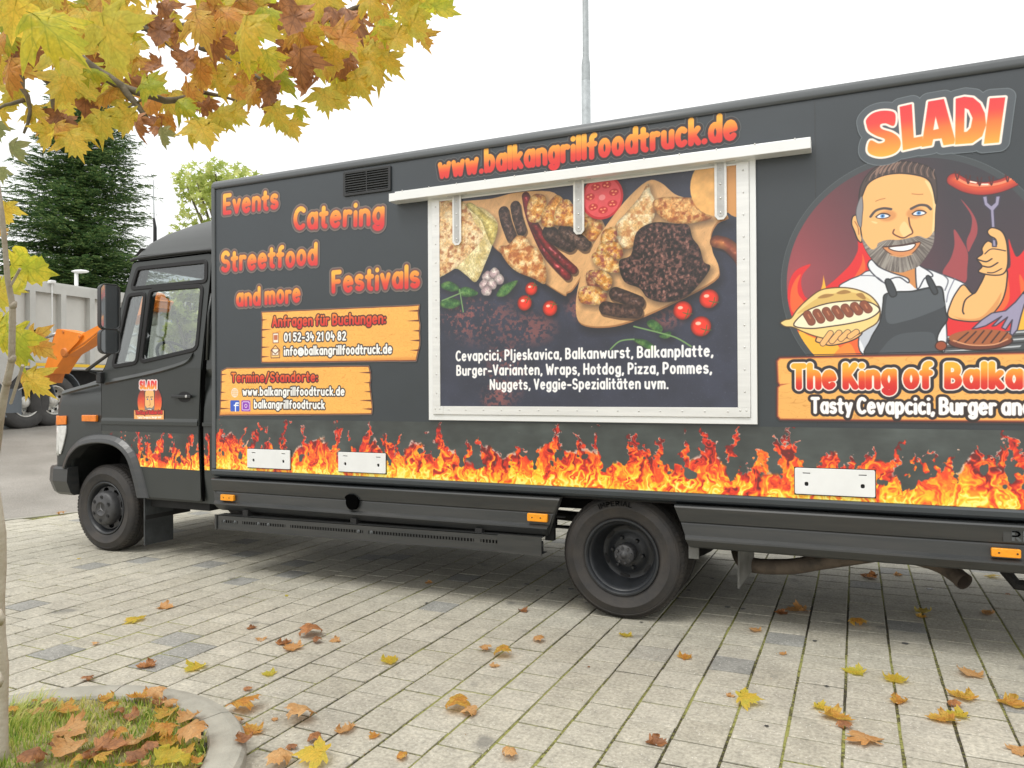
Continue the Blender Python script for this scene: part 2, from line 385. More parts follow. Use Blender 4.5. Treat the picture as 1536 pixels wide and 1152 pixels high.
# ---- lettering: every character as centre lines for a broad round pen. baseline 0, capitals 1 high, small letters .68
def arc(cx, cz, rx, rz, a0, a1, n=9):
    return [(cx+rx*math.cos(math.radians(a0+(a1-a0)*i/n)), cz+rz*math.sin(math.radians(a0+(a1-a0)*i/n))) for i in range(n+1)]
XH = .68; xc = XH/2
GL = {
 ' ': (.22, []), '.': (.0, [[(0, 0), (0, .01)]]), ',': (.02, [[(.03, .02), (-.02, -.14)]]), ':': (.0, [[(0, .06), (0, .07)], [(0, .5), (0, .51)]]),
 '-': (.3, [[(0, .38), (.3, .38)]]), '/': (.36, [[(0, -.12), (.36, 1.05)]]),
 '@': (.8, [arc(.4, .36, .4, .44, -60, 290, 18), arc(.4, .36, .17, .2, 0, 360), [(.58, .56), (.58, .22), (.7, .16), (.8, .3)]]),
 'a': (.40, [arc(.2, xc, .2, xc, 20, 340, 12), [(.40, XH), (.40, 0)]]),
 'b': (.40, [[(0, 1.02), (0, 0)], arc(.2, xc, .2, xc, -160, 160, 12)]),
 'c': (.34, [arc(.2, xc, .2, xc, 50, 310, 12)]),
 'd': (.40, [arc(.2, xc, .2, xc, 20, 340, 12), [(.40, 1.02), (.40, 0)]]),
 'e': (.40, [[(.02, xc+.01), (.38, xc+.06)], arc(.2, xc, .2, xc, 10, 315, 12)]),
 'f': (.28, [[(.1, 0), (.1, .78)]+arc(.24, .8, .14, .2, 180, 80, 5), [(-.02, .6), (.27, .6)]]),
 'g': (.40, [arc(.2, xc, .2, xc, 20, 340, 12), [(.40, XH), (.40, -.06)]+arc(.2, -.08, .2, .2, 0, -150, 7)]),
 'h': (.38, [[(0, 1.02), (0, 0)], arc(.19, .44, .19, .24, 170, 0, 6)+[(.38, 0)]]),
 'i': (.0, [[(0, .6), (0, 0)], [(0, .96), (0, .97)]]),
 'j': (.1, [[(.1, .6), (.1, -.1)]+arc(-.04, -.1, .14, .14, 0, -100, 4), [(.1, .96), (.1, .97)]]),
 'k': (.34, [[(0, 1.02), (0, 0)], [(.32, .62), (.04, .3)], [(.1, .36), (.35, 0)]]),
 'l': (.0, [[(0, 1.02), (0, 0)]]),
 'm': (.62, [[(0, .64), (0, 0)], arc(.155, .44, .155, .22, 170, 0, 6)+[(.31, 0)], arc(.465, .44, .155, .22, 170, 0, 6)+[(.62, 0)]]),
 'n': (.38, [[(0, .64), (0, 0)], arc(.19, .44, .19, .22, 170, 0, 6)+[(.38, 0)]]),
 'o': (.40, [arc(.2, xc, .2, xc, 0, 360, 14)]),
 'p': (.40, [[(0, XH), (0, -.28)], arc(.2, xc, .2, xc, -160, 160, 12)]),
 'r': (.26, [[(0, .64), (0, 0)], arc(.18, .42, .18, .22, 170, 60, 5)]),
 's': (.32, [arc(.16, .50, .16, .17, 40, 260, 8)+arc(.16, .17, .17, .17, 80, -140, 8)]),
 't': (.26, [[(.1, .92), (.1, .14)]+arc(.22, .14, .12, .14, 180, 270, 4), [(-.03, .62), (.26, .64)]]),
 'u': (.38, [[(0, .64), (0, .22)]+arc(.19, .22, .19, .22, 180, 360, 7)+[(.38, .64)], [(.38, .64), (.38, 0)]]),
 'v': (.36, [[(0, .64), (.18, 0), (.36, .64)]]),
 'w': (.56, [[(0, .64), (.13, .02), (.28, .5), (.43, .02), (.56, .64)]]),
 'y': (.36, [[(0, .64), (.18, .04)], [(.36, .64), (.1, -.26)]]),
 'z': (.32, [[(0, .62), (.32, .62), (0, .02), (.33, .02)]]),
 'A': (.50, [[(0, 0), (.25, 1), (.50, 0)], [(.12, .32), (.38, .32)]]),
 'B': (.44, [[(0, 0), (0, 1)], [(0, 1), (.2, 1)]+arc(.2, .76, .2, .24, 90, -90, 6)+[(0, .52)], [(.2, .52)]+arc(.2, .26, .24, .26, 90, -90, 6)+[(0, 0)]]),
 'C': (.46, [arc(.28, .5, .28, .5, 52, 308, 12)]),
 'D': (.48, [[(0, 0), (0, 1)], [(0, 1), (.14, 1)]+arc(.14, .5, .34, .5, 90, -90, 9)+[(0, 0)]]),
 'E': (.38, [[(.38, 1), (0, 1), (0, 0), (.38, 0)], [(0, .5), (.32, .5)]]),
 'F': (.38, [[(.38, 1), (0, 1), (0, 0)], [(0, .5), (.32, .5)]]),
 'G': (.50, [arc(.28, .5, .28, .5, 52, 340, 12)+[(.54, .44), (.32, .44)]]),
 'H': (.46, [[(0, 1), (0, 0)], [(.46, 1), (.46, 0)], [(0, .5), (.46, .5)]]),
 'I': (.0, [[(0, 1), (0, 0)]]),
 'K': (.42, [[(0, 1), (0, 0)], [(.4, 1), (.05, .5)], [(.1, .54), (.42, 0)]]),
 'L': (.36, [[(0, 1), (0, 0), (.36, 0)]]),
 'M': (.56, [[(0, 0), (.04, 1), (.28, .4), (.52, 1), (.56, 0)]]),
 'N': (.46, [[(0, 0), (0, 1), (.46, 0), (.46, 1)]]),
 'P': (.42, [[(0, 0), (0, 1)], [(0, 1), (.18, 1)]+arc(.18, .72, .24, .28, 90, -90, 6)+[(0, .44)]]),
 'R': (.44, [[(0, 0), (0, 1)], [(0, 1), (.18, 1)]+arc(.18, .74, .22, .26, 90, -90, 6)+[(0, .48)], [(.16, .48), (.43, 0)]]),
 'S': (.42, [arc(.21, .74, .21, .26, 35, 260, 9)+arc(.21, .25, .22, .25, 80, -145, 9)]),
 'T': (.44, [[(0, 1), (.44, 1)], [(.22, 1), (.22, 0)]]),
 'V': (.46, [[(0, 1), (.23, 0), (.46, 1)]]),
 'W': (.70, [[(0, 1), (.16, 0), (.35, .75), (.54, 0), (.70, 1)]]),
 '0': (.42, [arc(.21, .5, .21, .5, 0, 360, 16)]), '1': (.14, [[(0, .82), (.14, 1), (.14, 0)]]),
 '2': (.38, [arc(.19, .76, .19, .24, 160, -30, 8)+[(.02, 0), (.40, 0)]]),
 '3': (.38, [arc(.18, .75, .18, .25, 150, -80, 8), arc(.18, .26, .21, .26, 90, -150, 8)]),
 '4': (.42, [[(.30, 0), (.30, .62)], [(.06, 1), (.0, .4), (.42, .4)]]),
 '5': (.38, [[(.36, 1), (.04, 1), (.02, .58)]+arc(.18, .33, .21, .31, 120, -150, 9)]),
 '8': (.40, [arc(.2, .76, .17, .24, 0, 360, 12), arc(.2, .26, .2, .26, 0, 360, 12)]),
}
GL['ü'] = (.38, GL['u'][1]+[[(.07, .92), (.07, .93)], [(.31, .92), (.31, .93)]])
GL['ä'] = (.40, GL['a'][1]+[[(.08, .92), (.08, .93)], [(.32, .92), (.32, .93)]])
def layout(t, pen, gap):
    x = pen/2; out = []
    for ch in t:
        adv, st = GL[ch]; out.append((ch, x, st)); x += adv+(pen+gap if ch != ' ' else gap)
    return out, x-gap-pen/2+0*pen
def text(cv, t, p0, p1, top, pen=.24, gap=.06, fill=None, outs=(), fit=None, wob=0.0, squ=False, xs=None):
    """baseline from p0 to p1 (x, z); capital height so that it reaches `top` (x, z) above the baseline; outs: (extra radius, colour) from the outside in"""
    p0 = np.array(p0); p1 = np.array(p1); d = p1-p0; L = np.hypot(*d); u = d/L; nrm = np.array([-u[1], u[0]])
    H = abs(float((np.array(top)-p0) @ nrm)); hs = H/(1+pen)
    lay, wn_ = layout(t[:fit] if fit else t, pen, gap); sx = xs if xs else L/(wn_+pen/2)
    lay, _w = layout(t, pen, gap); rr = random.Random(len(t)*7+int(abs(p0[0])*100)); r = pen/2*min(hs, sx*1.15)
    chars = []
    for ch, x, st in lay:
        if not st: continue
        dz = (rr.random()-.5)*wob; ro = (rr.random()-.5)*wob*.8; ls = []
        for ln in st:
            q = np.array(ln, float); q[:, 1] += dz+pen/2; cxm = GL[ch][0]/2
            q = np.stack([(q[:, 0]-cxm)*math.cos(ro)-(q[:, 1]-.4)*math.sin(ro)+cxm, (q[:, 0]-cxm)*math.sin(ro)+(q[:, 1]-.4)*math.cos(ro)+.4], -1)
            w_ = (p0[None]+((q[:, :1]+x)*sx)*u[None]+(q[:, 1:]*hs)*nrm[None]); ls.append(w_)
        chars.append(ls)
    allp = np.concatenate([q for ls in chars for q in ls]); mx = max([0]+[o[0] for o in outs])
    w = cv.win(*allp.min(0), *allp.max(0), r+mx+.01)
    if w is None: return allp.min(0), allp.max(0), None
    sl, X, Z = w; D = np.full(X.shape, 9.0)
    for ls in chars:
        ap = np.concatenate(ls); a0 = ap.min(0)-r-mx-.01; a1 = ap.max(0)+r+mx+.01
        i = np.where((X[0] >= a0[0]) & (X[0] <= a1[0]))[0]; j = np.where((Z[:, 0] >= a0[1]) & (Z[:, 0] <= a1[1]))[0]
        if len(i) == 0 or len(j) == 0: continue
        sub = (slice(j[0], j[-1]+1), slice(i[0], i[-1]+1))
        D[sub] = np.minimum(D[sub], cv.sd_lines(ls, X[sub], Z[sub]))
    for ex, c in outs: cv.put(sl, c, np.clip(.5-(D-r-ex)/(cv.px*(1.0)), 0, 1))
    tt = np.clip(((X-p0[0])*nrm[0]+(Z-p0[1])*nrm[1])/H, 0, 1)
    c = fill(tt)[...] if callable(fill) else fill
    cv.put(sl, c, np.clip(.5-(D-r)/cv.px, 0, 1))
    return (sl, D-r-mx)
def ramp(stops):
    def f(t):
        xs = [a for a, b in stops]; return np.stack([np.interp(t, xs, [b[i] for a, b in stops]) for i in range(3)], -1)
    return f
FIRE = ramp([(0, rgb(222, 44, 56)), (.26, rgb(226, 80, 50)), (.50, rgb(240, 148, 54)), (.8, rgb(250, 190, 72))])
FIRE_D = ramp([(0, rgb(212, 28, 30)), (.28, rgb(222, 66, 26)), (.52, rgb(238, 142, 36)), (.8, rgb(248, 184, 54))])
FIRE_UP = ramp([(0, rgb(248, 180, 60)), (.4, rgb(240, 130, 50)), (.62, rgb(232, 70, 62)), (1, rgb(228, 48, 62))])
PANEL = rgb(56, 62, 65)
cv = Canvas(-4.62, .78, 1.42, 3.02, 440, PANEL)
W_ = lambda pts, Y=4.5: S(np.array(pts, float)[:, 0], np.array(pts, float)[:, 1], Y)
CLIPS = []                         # (name, polygon or mask) of every sticker that is built later
def sticker(name, sl, D, label=None): CLIPS.append((name, sl, D, label))
def tpx(t, a, b, hpx, **k):
    p0 = S(*a); p1 = S(*b); tp = S(a[0], a[1]-hpx); return text(cv, t, p0, p1, tp, **k)

# flames along the bottom of the box side: a film of its own
def flames(c, x0, x1, z0, z1, tongues, base_h, seed, film):
    w = c.win(x0, z0, x1, z1); sl, X, Z = w
    sm = fbm(X, Z, 5, seed+3); sm2 = fbm(X*.5, Z*2, 22, seed+9)
    c.put(sl, film[None, None]*(1+.55*(sm[..., None]-.5)+.16*(sm2[..., None]-.5)), np.ones(X.shape))
    wx = X+(fbm(X, Z, 26, seed, 3)-.5)*.085+(fbm(X, Z, 90, seed+5, 2)-.5)*.018
    wz = Z+(fbm(X, Z, 20, seed+1, 3)-.5)*.07
    F = (z0+base_h*(.35+1.25*vnoise(X, X*0, 9, seed+2)))-wz; F = F/.12
    for (tx, tz, tw) in tongues:
        hgt = tz-z0+.03; zz = np.clip((wz-z0)/hgt, 0, 1.2); sway = .03*np.sin(zz*5+tx*17)
        half = tw*1.45*(1-zz)**.62*(1.0+.25*np.sin(zz*9+tx*31)); half = np.where(zz < 1, half, -1)
        F = np.maximum(F, np.where(half > 0, (half-np.abs(wx-tx-sway))/.03, -1))
    hole = fbm(X*1.0, Z*.7, 17, seed+7, 3); F = F-np.clip((hole-.58)*16, 0, 2.2)*np.clip((Z-z0-.04)/.1, 0, 1)
    hz = (Z-z0)/(z1-z0)
    # filaments: ridged noise, stretched upwards and curled
    qx = X+(fbm(X, Z, 16, seed+21, 3)-.5)*.16; qz = Z*.42+(fbm(X, Z, 12, seed+22, 2)-.5)*.10
    r1 = 1-np.abs(2*fbm(qx, qz, 19, seed+31, 3)-1)*2.6; r2 = 1-np.abs(2*fbm(qx, qz, 46, seed+32, 2)-1)*2.4
    heat = .55-.66*hz+.46*(r1-.35)+.24*(r2-.4)+.10*np.clip(F, 0, 2)+.25*np.clip(.25-hz, 0, 1)
    cr = ramp([(-.1, rgb(120, 22, 18)), (.10, rgb(196, 38, 22)), (.30, rgb(236, 72, 24)), (.48, rgb(246, 122, 22)), (.64, rgb(252, 170, 30)), (.80, rgb(255, 212, 45)), (.98, rgb(255, 240, 140))])
    col = cr(heat)
    edge = np.clip(1-np.abs(F-.02)*7, 0, 1)*np.clip((hz-.15)*3, 0, 1)*(fbm(X, Z, 40, seed+40, 2) > .50)
    c.put(sl, col, np.clip(F*5+.5, 0, 1)); c.put(sl, rgb(240, 222, 212), edge*.8)
T1 = [(300+c_/2.743, 600+t_/2.743) for c_, t_ in [(75,80),(140,150),(180,135),(225,85),(255,120),(280,125),(350,95),(430,125),(490,185),(555,95),(625,135),(690,90),(770,160),(825,155),(935,150),(1005,110),(1090,180),(1155,165),(1225,230),(1300,140),(1380,175)]]
T1 += [(800+c_/3.3875, 620+t_/3.3875) for c_, t_ in [(120,65),(215,125),(340,80),(490,120),(520,190),(600,170),(660,140),(775,85),(830,195),(880,110),(940,230),(1035,90),(1130,200)]]
T1 += [(1150+c_/3.6, 600+t_/3.6) for c_, t_ in [(80,210),(140,150),(180,240),(300,290),(425,265),(580,290),(690,225),(775,325),(850,340),(920,290),(1020,285),(1110,290),(1180,310),(1260,260),(1320,165),(1370,250),(1440,300),(1500,230),(1560,180),(1620,280),(1700,240)]]
tg = [(*S(a, b), (.030 if (i % 3) else .042)) for i, (a, b) in enumerate(T1)]
FZ0, FZ1 = .815, 1.207
flames(cv, -4.62, 1.42, FZ0, FZ1, tg, .17, 5, rgb(76, 82, 80))

# lettering on the dark side
O1 = ((.020, rgb(128, 118, 112)), (.012, rgb(120, 84, 80)))
O2 = ((.020, rgb(92, 96, 98)), (.014, rgb(40, 22, 22)))
for t, a, b, h, k in [('Events', (334, 323), (421, 314), 32, 'lettering'), ('Catering', (439, 346), (581, 338), 36, 'lettering'), ('Streetfood', (331, 409), (480, 398), 33, 'lettering'),
                      ('Festivals', (497, 440), (634, 432), 35, 'lettering'), ('and more', (354, 461), (454, 454), 29, 'lettering')]:
    r = tpx(t, a, b, h, pen=.25, gap=.03, fill=FIRE, outs=O1, wob=.05); sticker(k, *r, label='orange lettering reading %s' % t)
r = tpx('www.balkangrillfoodtruck.de', (657, 270), (1111, 210), 37, pen=.27, gap=.03, fill=FIRE_D, outs=O2, wob=.03); sticker('lettering', *r, label='orange web address under the roof edge')

# wooden boards printed behind the small texts
def board(pts, seed, edge=rgb(120, 60, 30), base=rgb(247, 190, 98), nicks=True):
    P_ = W_(pts); x0, z0 = P_.min(0); x1, z1 = P_.max(0)
    q = []; n = len(P_)
    for i in range(n):
        a, b = P_[i], P_[(i+1) % n]; m = max(1, int(np.hypot(*(b-a))/.04))
        for j in range(m):
            p = a+(b-a)*j/m; k = (vnoise(np.array([p[0]*1.0]), np.array([p[1]]), 17, seed)[0]-.5)*(.022 if abs(b[0]-a[0]) < abs(b[1]-a[1]) else .006); q.append(p+np.array([k, k*.3]))
    q = np.array(q)
    w = cv.win(x0, z0, x1, z1, .03); sl, X, Z = w; D = cv.sd_poly(q, X, Z)
    cv.put(sl, rgb(150, 130, 118), np.clip(.5-(D-.010)/cv.px, 0, 1)); cv.put(sl, edge, np.clip(.5-(D-.006)/cv.px, 0, 1))
    g = fbm(X*.22, Z, 24, seed, 3); ln = np.clip(1-np.abs(np.sin(g*34))*4, 0, 1)
    col = base[None, None]*(1+.05*(g[..., None]-.5)); col = col*(1-ln[..., None]*.17*np.array([.4, 1, 1.7]))
    low = np.clip(1-(Z-z0)/.03, 0, 1)*.35; col = col*(1-low[..., None]*np.array([.3, .6, .8]))
    cv.put(sl, col, np.clip(.5-D/cv.px, 0, 1))
    if nicks:
        rr = random.Random(seed)
        for s_ in (0, 1):
            for i in range(5):
                z = z0+(z1-z0)*(.12+.18*i+.05*rr.random()); xx = x0 if s_ == 0 else x1; L = .04+.07*rr.random(); sg = 1 if s_ == 0 else -1
                cv.poly([(xx-sg*.004, z+.007), (xx+sg*L, z+.002), (xx-sg*.004, z-.006)], rgb(110, 50, 28))
    sticker('wood_sign', sl, D-.011)
board([(393, 469), (627, 459), (629, 518), (624, 540), (393, 543)], 3); CLIPS[-1] = (*CLIPS[-1][:3], 'upper printed wooden board with phone and mail address')
board([(341, 553), (554, 550), (557, 620), (331, 622), (333, 557)], 8); CLIPS[-1] = (*CLIPS[-1][:3], 'lower printed wooden board with web addresses')
OT = ((.008, rgb(70, 24, 16)),); OW = ((.008, rgb(60, 50, 46)),)
HEAD = ramp([(0, rgb(216, 32, 22)), (.5, rgb(226, 80, 28)), (1, rgb(244, 158, 48))])
tpx('Anfragen für Buchungen:', (408, 491), (581, 486), 17, pen=.24, gap=.03, fill=HEAD, outs=OT)
tpx('01 52-34 21 04 82', (426, 513), (521, 511), 14, pen=.25, gap=.05, fill=rgb(245, 245, 242), outs=OW)
tpx('info@balkangrillfoodtruck.de', (426, 534), (590, 531), 14.5, pen=.25, gap=.04, fill=rgb(245, 245, 242), outs=OW)
tpx('Termine/Standorte:', (347, 574), (479, 573), 15, pen=.25, gap=.03, fill=HEAD, outs=OT)
tpx('www.balkangrillfoodtruck.de', (364, 594), (519, 594), 13.5, pen=.25, gap=.04, fill=rgb(245, 245, 242), outs=OW)
tpx('balkangrillfoodtruck', (381, 613), (489, 614), 13.5, pen=.25, gap=.04, fill=rgb(245, 245, 242), outs=OW)
def ppx(pts): return W_(pts)
# small symbols: telephone, envelope, globe, the two square app signs
a = S(410, 514.5); b = S(418, 499.5); cv.poly([(a[0], a[1]), (b[0], a[1]), (b[0], b[1]), (a[0], b[1])], rgb(250, 240, 225), line=rgb(150, 90, 60), lw=.003)
cv.poly([(a[0]+.008, a[1]+.022), (b[0]-.008, a[1]+.022), (b[0]-.008, b[1]-.014), (a[0]+.008, b[1]-.014)], rgb(200, 120, 80))
a = S(407, 537); b = S(420, 525); t_ = S(413.5, 518); cv.poly([(a[0], a[1]), (b[0], a[1]), (b[0], b[1]), (t_[0], t_[1]), (a[0], b[1])], rgb(248, 205, 130), line=rgb(110, 60, 40), lw=.003)
cv.poly([(a[0]+.012, a[1]+.02), (b[0]-.012, a[1]+.02), (b[0]-.012, b[1]+.01), (a[0]+.012, b[1]+.01)], rgb(245, 235, 220), line=rgb(110, 60, 40), lw=.002)
cv.stroke([(a[0], b[1]), ((a[0]+b[0])/2, (a[1]+b[1])/2), (b[0], b[1])], .003, rgb(110, 60, 40))
g_ = S(352.5, 589); cv.ell(g_, .032, .034, rgb(238, 190, 120), line=rgb(235, 228, 220), lw=.003)
for k_ in (-.5, 0, .5): cv.stroke(np.array([(g_[0]+.03*k_*math.cos(t), g_[1]+.032*math.sin(t)) for t in np.linspace(-1.5, 1.5, 8)])*1.0, .0018, rgb(235, 228, 220)); cv.stroke([(g_[0]-.028, g_[1]+.03*k_), (g_[0]+.028, g_[1]+.03*k_)], .0018, rgb(235, 228, 220))
def sq(px0, py0, px1, py1, col, r=.010):
    a = S(px0, py1); b = S(px1, py0); cv.poly(np.array(rrect(a[0], a[1], b[0], b[1], r)), col); return a, b
a, b = sq(346, 600.5, 359.5, 617, rgb(60, 100, 200)); m_ = (a+b)/2; wd = b-a
cv.stroke([(m_[0]+.006, a[1]+.003), (m_[0]+.006, m_[1]+.008), (m_[0]+.012, m_[1]+.022), (b[0]-.010, m_[1]+.022)], .0055, rgb(250, 250, 250)); cv.stroke([(m_[0]-.008, m_[1]+.004), (b[0]-.012, m_[1]+.004)], .005, rgb(250, 250, 250))
a, b = sq(362.5, 600.5, 376, 617, lambda X, Z, d: ramp([(0, rgb(250, 170, 80)), (.5, rgb(225, 60, 110)), (1, rgb(150, 70, 190))])(np.clip((X-a[0]+Z-a[1])/.12, 0, 1))); m_ = (a+b)/2
cv.poly(np.array(rrect(a[0]+.010, a[1]+.011, b[0]-.010, b[1]-.011, .012)), rgb(226, 70, 110), alpha=0, line=rgb(250, 245, 245), lw=.0025); cv.ell(m_, .012, .013, rgb(226, 70, 110), alpha=0, line=rgb(250, 245, 245), lw=.0025)
cv.ell((b[0]-.017, b[1]-.019), .003, .003, rgb(250, 250, 250))

# ---- the food picture on the serving hatch
def F_(pts): p = np.array(pts, float)/2.4+np.array([640, 160]); return S(p[..., 0], p[..., 1])
KS = float(S(900, 450)[0]-S(899, 450)[0])/2.4        # metres per step of the drawing grid, about
PX0, PZ0, PX1, PZ1 = -2.556, 1.317, -.613, 2.700
slp, XP, ZP = cv.win(PX0, PZ0, PX1, PZ1)
n1 = fbm(XP, ZP, 3.0, 41, 4); n2 = fbm(XP, ZP, 60, 42, 3); n3 = fbm(XP, ZP, 9, 43, 3)
bg = rgb(62, 66, 84)[None, None]*(.86+.28*n3[..., None])
cv.put(slp, bg, np.ones(XP.shape))
for (cx_, cz_), rx_, rz_ in ((F_((200, 760)), .30, .20), (F_((290, 950)), .16, .26), (F_((860, 750)), .14, .10), (F_((380, 800)), .2, .12), (F_((250, 1050)), .12, .1), (F_((120, 760)), .15, .12), (F_((560, 720)), .12, .10)):
    q = ((XP-cx_)/rx_)**2+((ZP-cz_)/rz_)**2; a = np.clip(1.15-q, 0, 1)*np.clip((n2-.42)*5+(n1-.5)*3, 0, 1)
    cv.put(slp, rgb(158, 98, 96), a*.75)
cv.put(slp, rgb(150, 150, 165), np.clip((fbm(XP, ZP, 160, 47, 2)-.78)*6, 0, .2))
inp = lambda X, Z: ((X > PX0) & (X < PX1) & (Z > PZ0) & (Z < PZ1)).astype(float)
def shadow(pts, off=(.012, -.02), a=.5, soft=.05):
    cv.poly(np.asarray(pts)+np.array(off), rgb(25, 24, 30), soft=soft, clip=inp, alpha=a)
def food(pts, c1, c2, sc=30, seed=1, rim=None, sh=True, n=5, shade=.25, c3=None):
    P_ = catmull(F_(pts), n)
    if sh: shadow(P_)
    def col(X, Z, sd):
        a = fbm(X, Z, sc, seed, 4); k = np.clip((a-.32)*2.7, 0, 1)[..., None]; c = (c1*(1-k)+c2*k)*(.80+.40*fbm(X, Z, 130, seed+3, 3)[..., None])
        if c3 is not None: k3 = np.clip((fbm(X, Z, sc*1.1, seed+50, 5)-.50)*4.2, 0, .85)[..., None]; c = c*(1-k3)+c3*k3
        e = np.clip(1+sd/.035, 0, 1)[..., None]; return c*(1-shade*e**2)
    cv.poly(P_, col, clip=inp)
    if rim is not None: cv.stroke(np.vstack([P_, P_[:1]]), .004, rim, clip=inp, alpha=.7)
def wood(pts, seed, n=4):
    P_ = catmull(F_(pts), n); shadow(P_, (.014, -.035), .6, .07)
    def col(X, Z, sd):
        th = .9; u = X*math.cos(th)+Z*math.sin(th); v = -X*math.sin(th)+Z*math.cos(th)
        g = fbm(u*.3, v, 30, seed, 3); ln = np.clip(1-np.abs(np.sin(g*26))*4, 0, 1)[..., None]
        return rgb(222, 178, 128)*(1-.10*ln)*(1+.16*(g[..., None]-.5))
    cv.poly(P_, rgb(176, 128, 84), clip=inp)
    cv.poly(P_+np.array([-.004, .011]), col, clip=inp)
def rod(pts, r, c1, c2, sc=60, seed=1, sh=True, hl=.25):
    P_ = catmull(F_(pts), 6, closed=False); r = r*KS
    if sh: cv.stroke(P_+np.array([.008, -.014]), r*1.05, rgb(40, 26, 24), alpha=.55, clip=inp)
    def col(X, Z, sd):
        k = np.clip((fbm(X, Z, sc, seed, 3)-.35)*3, 0, 1)[..., None]; c = c1*(1-k)+c2*k; t = np.clip(-sd/r, 0, 1)[..., None]
        return c*(.62+.45*t)+hl*np.clip((t-.55)*2, 0, 1)*np.clip((fbm(X, Z, 45, seed+9, 2)[..., None]-.55)*6, 0, 1)
    cv.stroke(P_, r, col, clip=inp)
wood([(128, 352), (240, 340), (330, 318), (450, 314), (500, 345), (600, 390), (645, 430), (635, 490), (545, 645), (512, 674), (478, 670), (250, 512), (238, 440), (200, 380)], 60)
food([(40, 350), (120, 345), (165, 360), (215, 372), (262, 425), (243, 500), (220, 560), (185, 632), (150, 610), (110, 585), (62, 612), (40, 600)], rgb(206, 186, 128), rgb(240, 228, 186), 26, 71, shade=.15)
food([(40, 360), (110, 350), (150, 360), (180, 420), (210, 470), (150, 545), (100, 590), (62, 608), (40, 600)], rgb(222, 184, 130), rgb(240, 218, 180), 34, 72, c3=rgb(170, 110, 70), sh=False, shade=.1)
food([(150, 362), (170, 350), (230, 400), (263, 430), (244, 500), (225, 470), (200, 410)], rgb(196, 176, 96), rgb(232, 218, 150), 40, 73, sh=False)
for k_ in range(6): cv.stroke(F_([(150+k_*12, 560-k_*4), (170+k_*8, 610-k_*14)]), .004, rgb(205, 196, 140), clip=inp, alpha=.6)
rod([(283, 382), (292, 420), (310, 468)], 21, rgb(66, 50, 48), rgb(126, 98, 88), 70, 81); rod([(325, 362), (332, 400), (347, 448)], 20, rgb(62, 46, 44), rgb(128, 100, 92), 70, 82)
rod([(362, 325), (372, 380), (392, 440), (430, 520), (475, 575), (512, 612)], 15, rgb(112, 26, 36), rgb(160, 48, 54), 40, 83, hl=.4); rod([(396, 432), (440, 500), (490, 550), (534, 590)], 15, rgb(108, 28, 36), rgb(150, 46, 50), 40, 84, hl=.4)
rod([(446, 455), (480, 480), (520, 500)], 26, rgb(56, 42, 42), rgb(110, 86, 78), 80, 85); rod([(500, 448), (540, 475), (574, 500)], 23, rgb(70, 54, 50), rgb(140, 112, 100), 80, 86)
yb, yw, ym = rgb(206, 142, 58), rgb(246, 216, 160), rgb(164, 92, 60)
for i, p in enumerate([[(372, 345), (395, 318), (432, 326), (436, 370), (412, 415), (378, 418), (366, 390)], [(430, 370), (470, 322), (500, 340), (505, 372), (470, 430), (425, 434), (418, 400)], [(480, 350), (520, 340), (545, 400), (540, 430), (490, 432), (462, 420)], [(570, 405), (610, 400), (638, 430), (622, 478), (590, 486), (570, 450)], [(555, 410), (585, 415), (575, 445), (556, 440)]]):
    food(p, yb, yw, 42, 90+i, c3=ym)
food([(266, 508), (300, 500), (330, 468), (362, 472), (380, 500), (412, 522), (436, 590), (430, 640), (392, 622), (330, 596), (292, 560)], rgb(210, 148, 84), rgb(246, 218, 170), 34, 100, c3=rgb(176, 104, 54))
tc_ = F_((636, 330)); slt = None
cv.ell(tc_+np.array([.008, -.012]), 76*KS, 78*KS, rgb(30, 20, 26), soft=.05, clip=inp, alpha=.5)
cv.ell(tc_, 75*KS, 76*KS, rgb(196, 40, 52), clip=inp); cv.ell(tc_, 67*KS, 68*KS, lambda X, Z, d: rgb(226, 92, 98)*(1+.1*(fbm(X, Z, 40, 5)[..., None]-.5)), clip=inp)
for k_ in range(7):
    a_ = k_*2*PI/7+.3; q = tc_+np.array([math.cos(a_), math.sin(a_)])*44*KS
    cv.ell(q, 17*KS, 12*KS, rgb(196, 44, 52), clip=inp)
    for j_ in range(3): cv.ell(q+np.array([math.cos(a_+j_*2.1), math.sin(a_+j_*2.1)])*7*KS, 4.5*KS, 3*KS, rgb(240, 160, 120), clip=inp)
cv.ell(tc_, 12*KS, 10*KS, rgb(238, 150, 150), clip=inp)
wood([(562, 786), (544, 735), (556, 640), (600, 520), (640, 455), (720, 350), (800, 278), (850, 284), (900, 325), (960, 345), (1088, 398), (1050, 425), (1028, 470), (1034, 530), (1056, 585), (1040, 632), (900, 708), (740, 778), (640, 798)], 61)
food([(676, 500), (684, 430), (722, 385), (775, 322), (800, 280), (812, 315), (832, 360), (806, 440), (770, 480), (730, 515)], rgb(222, 184, 130), rgb(246, 230, 196), 30, 110, c3=rgb(190, 130, 80))
food([(818, 350), (850, 330), (930, 330), (980, 336), (990, 375), (1030, 400), (1000, 415), (920, 425), (850, 405)], rgb(200, 136, 78), rgb(240, 200, 140), 40, 111, c3=rgb(160, 90, 50))
for i, p in enumerate([[(640, 450), (680, 436), (690, 470), (665, 500), (632, 490)], [(630, 495), (690, 490), (712, 530), (690, 552), (620, 540)], [(598, 540), (640, 522), (700, 570), (694, 600), (630, 590)], [(580, 600), (620, 590), (660, 610), (650, 655), (590, 655)], [(556, 655), (610, 648), (652, 668), (640, 712), (560, 708)], [(590, 600), (640, 592), (672, 620), (665, 655), (640, 660)]]):
    food(p, yb if i != 3 else rgb(150, 80, 56), yw, 45, 120+i, c3=rgb(158, 84, 78))
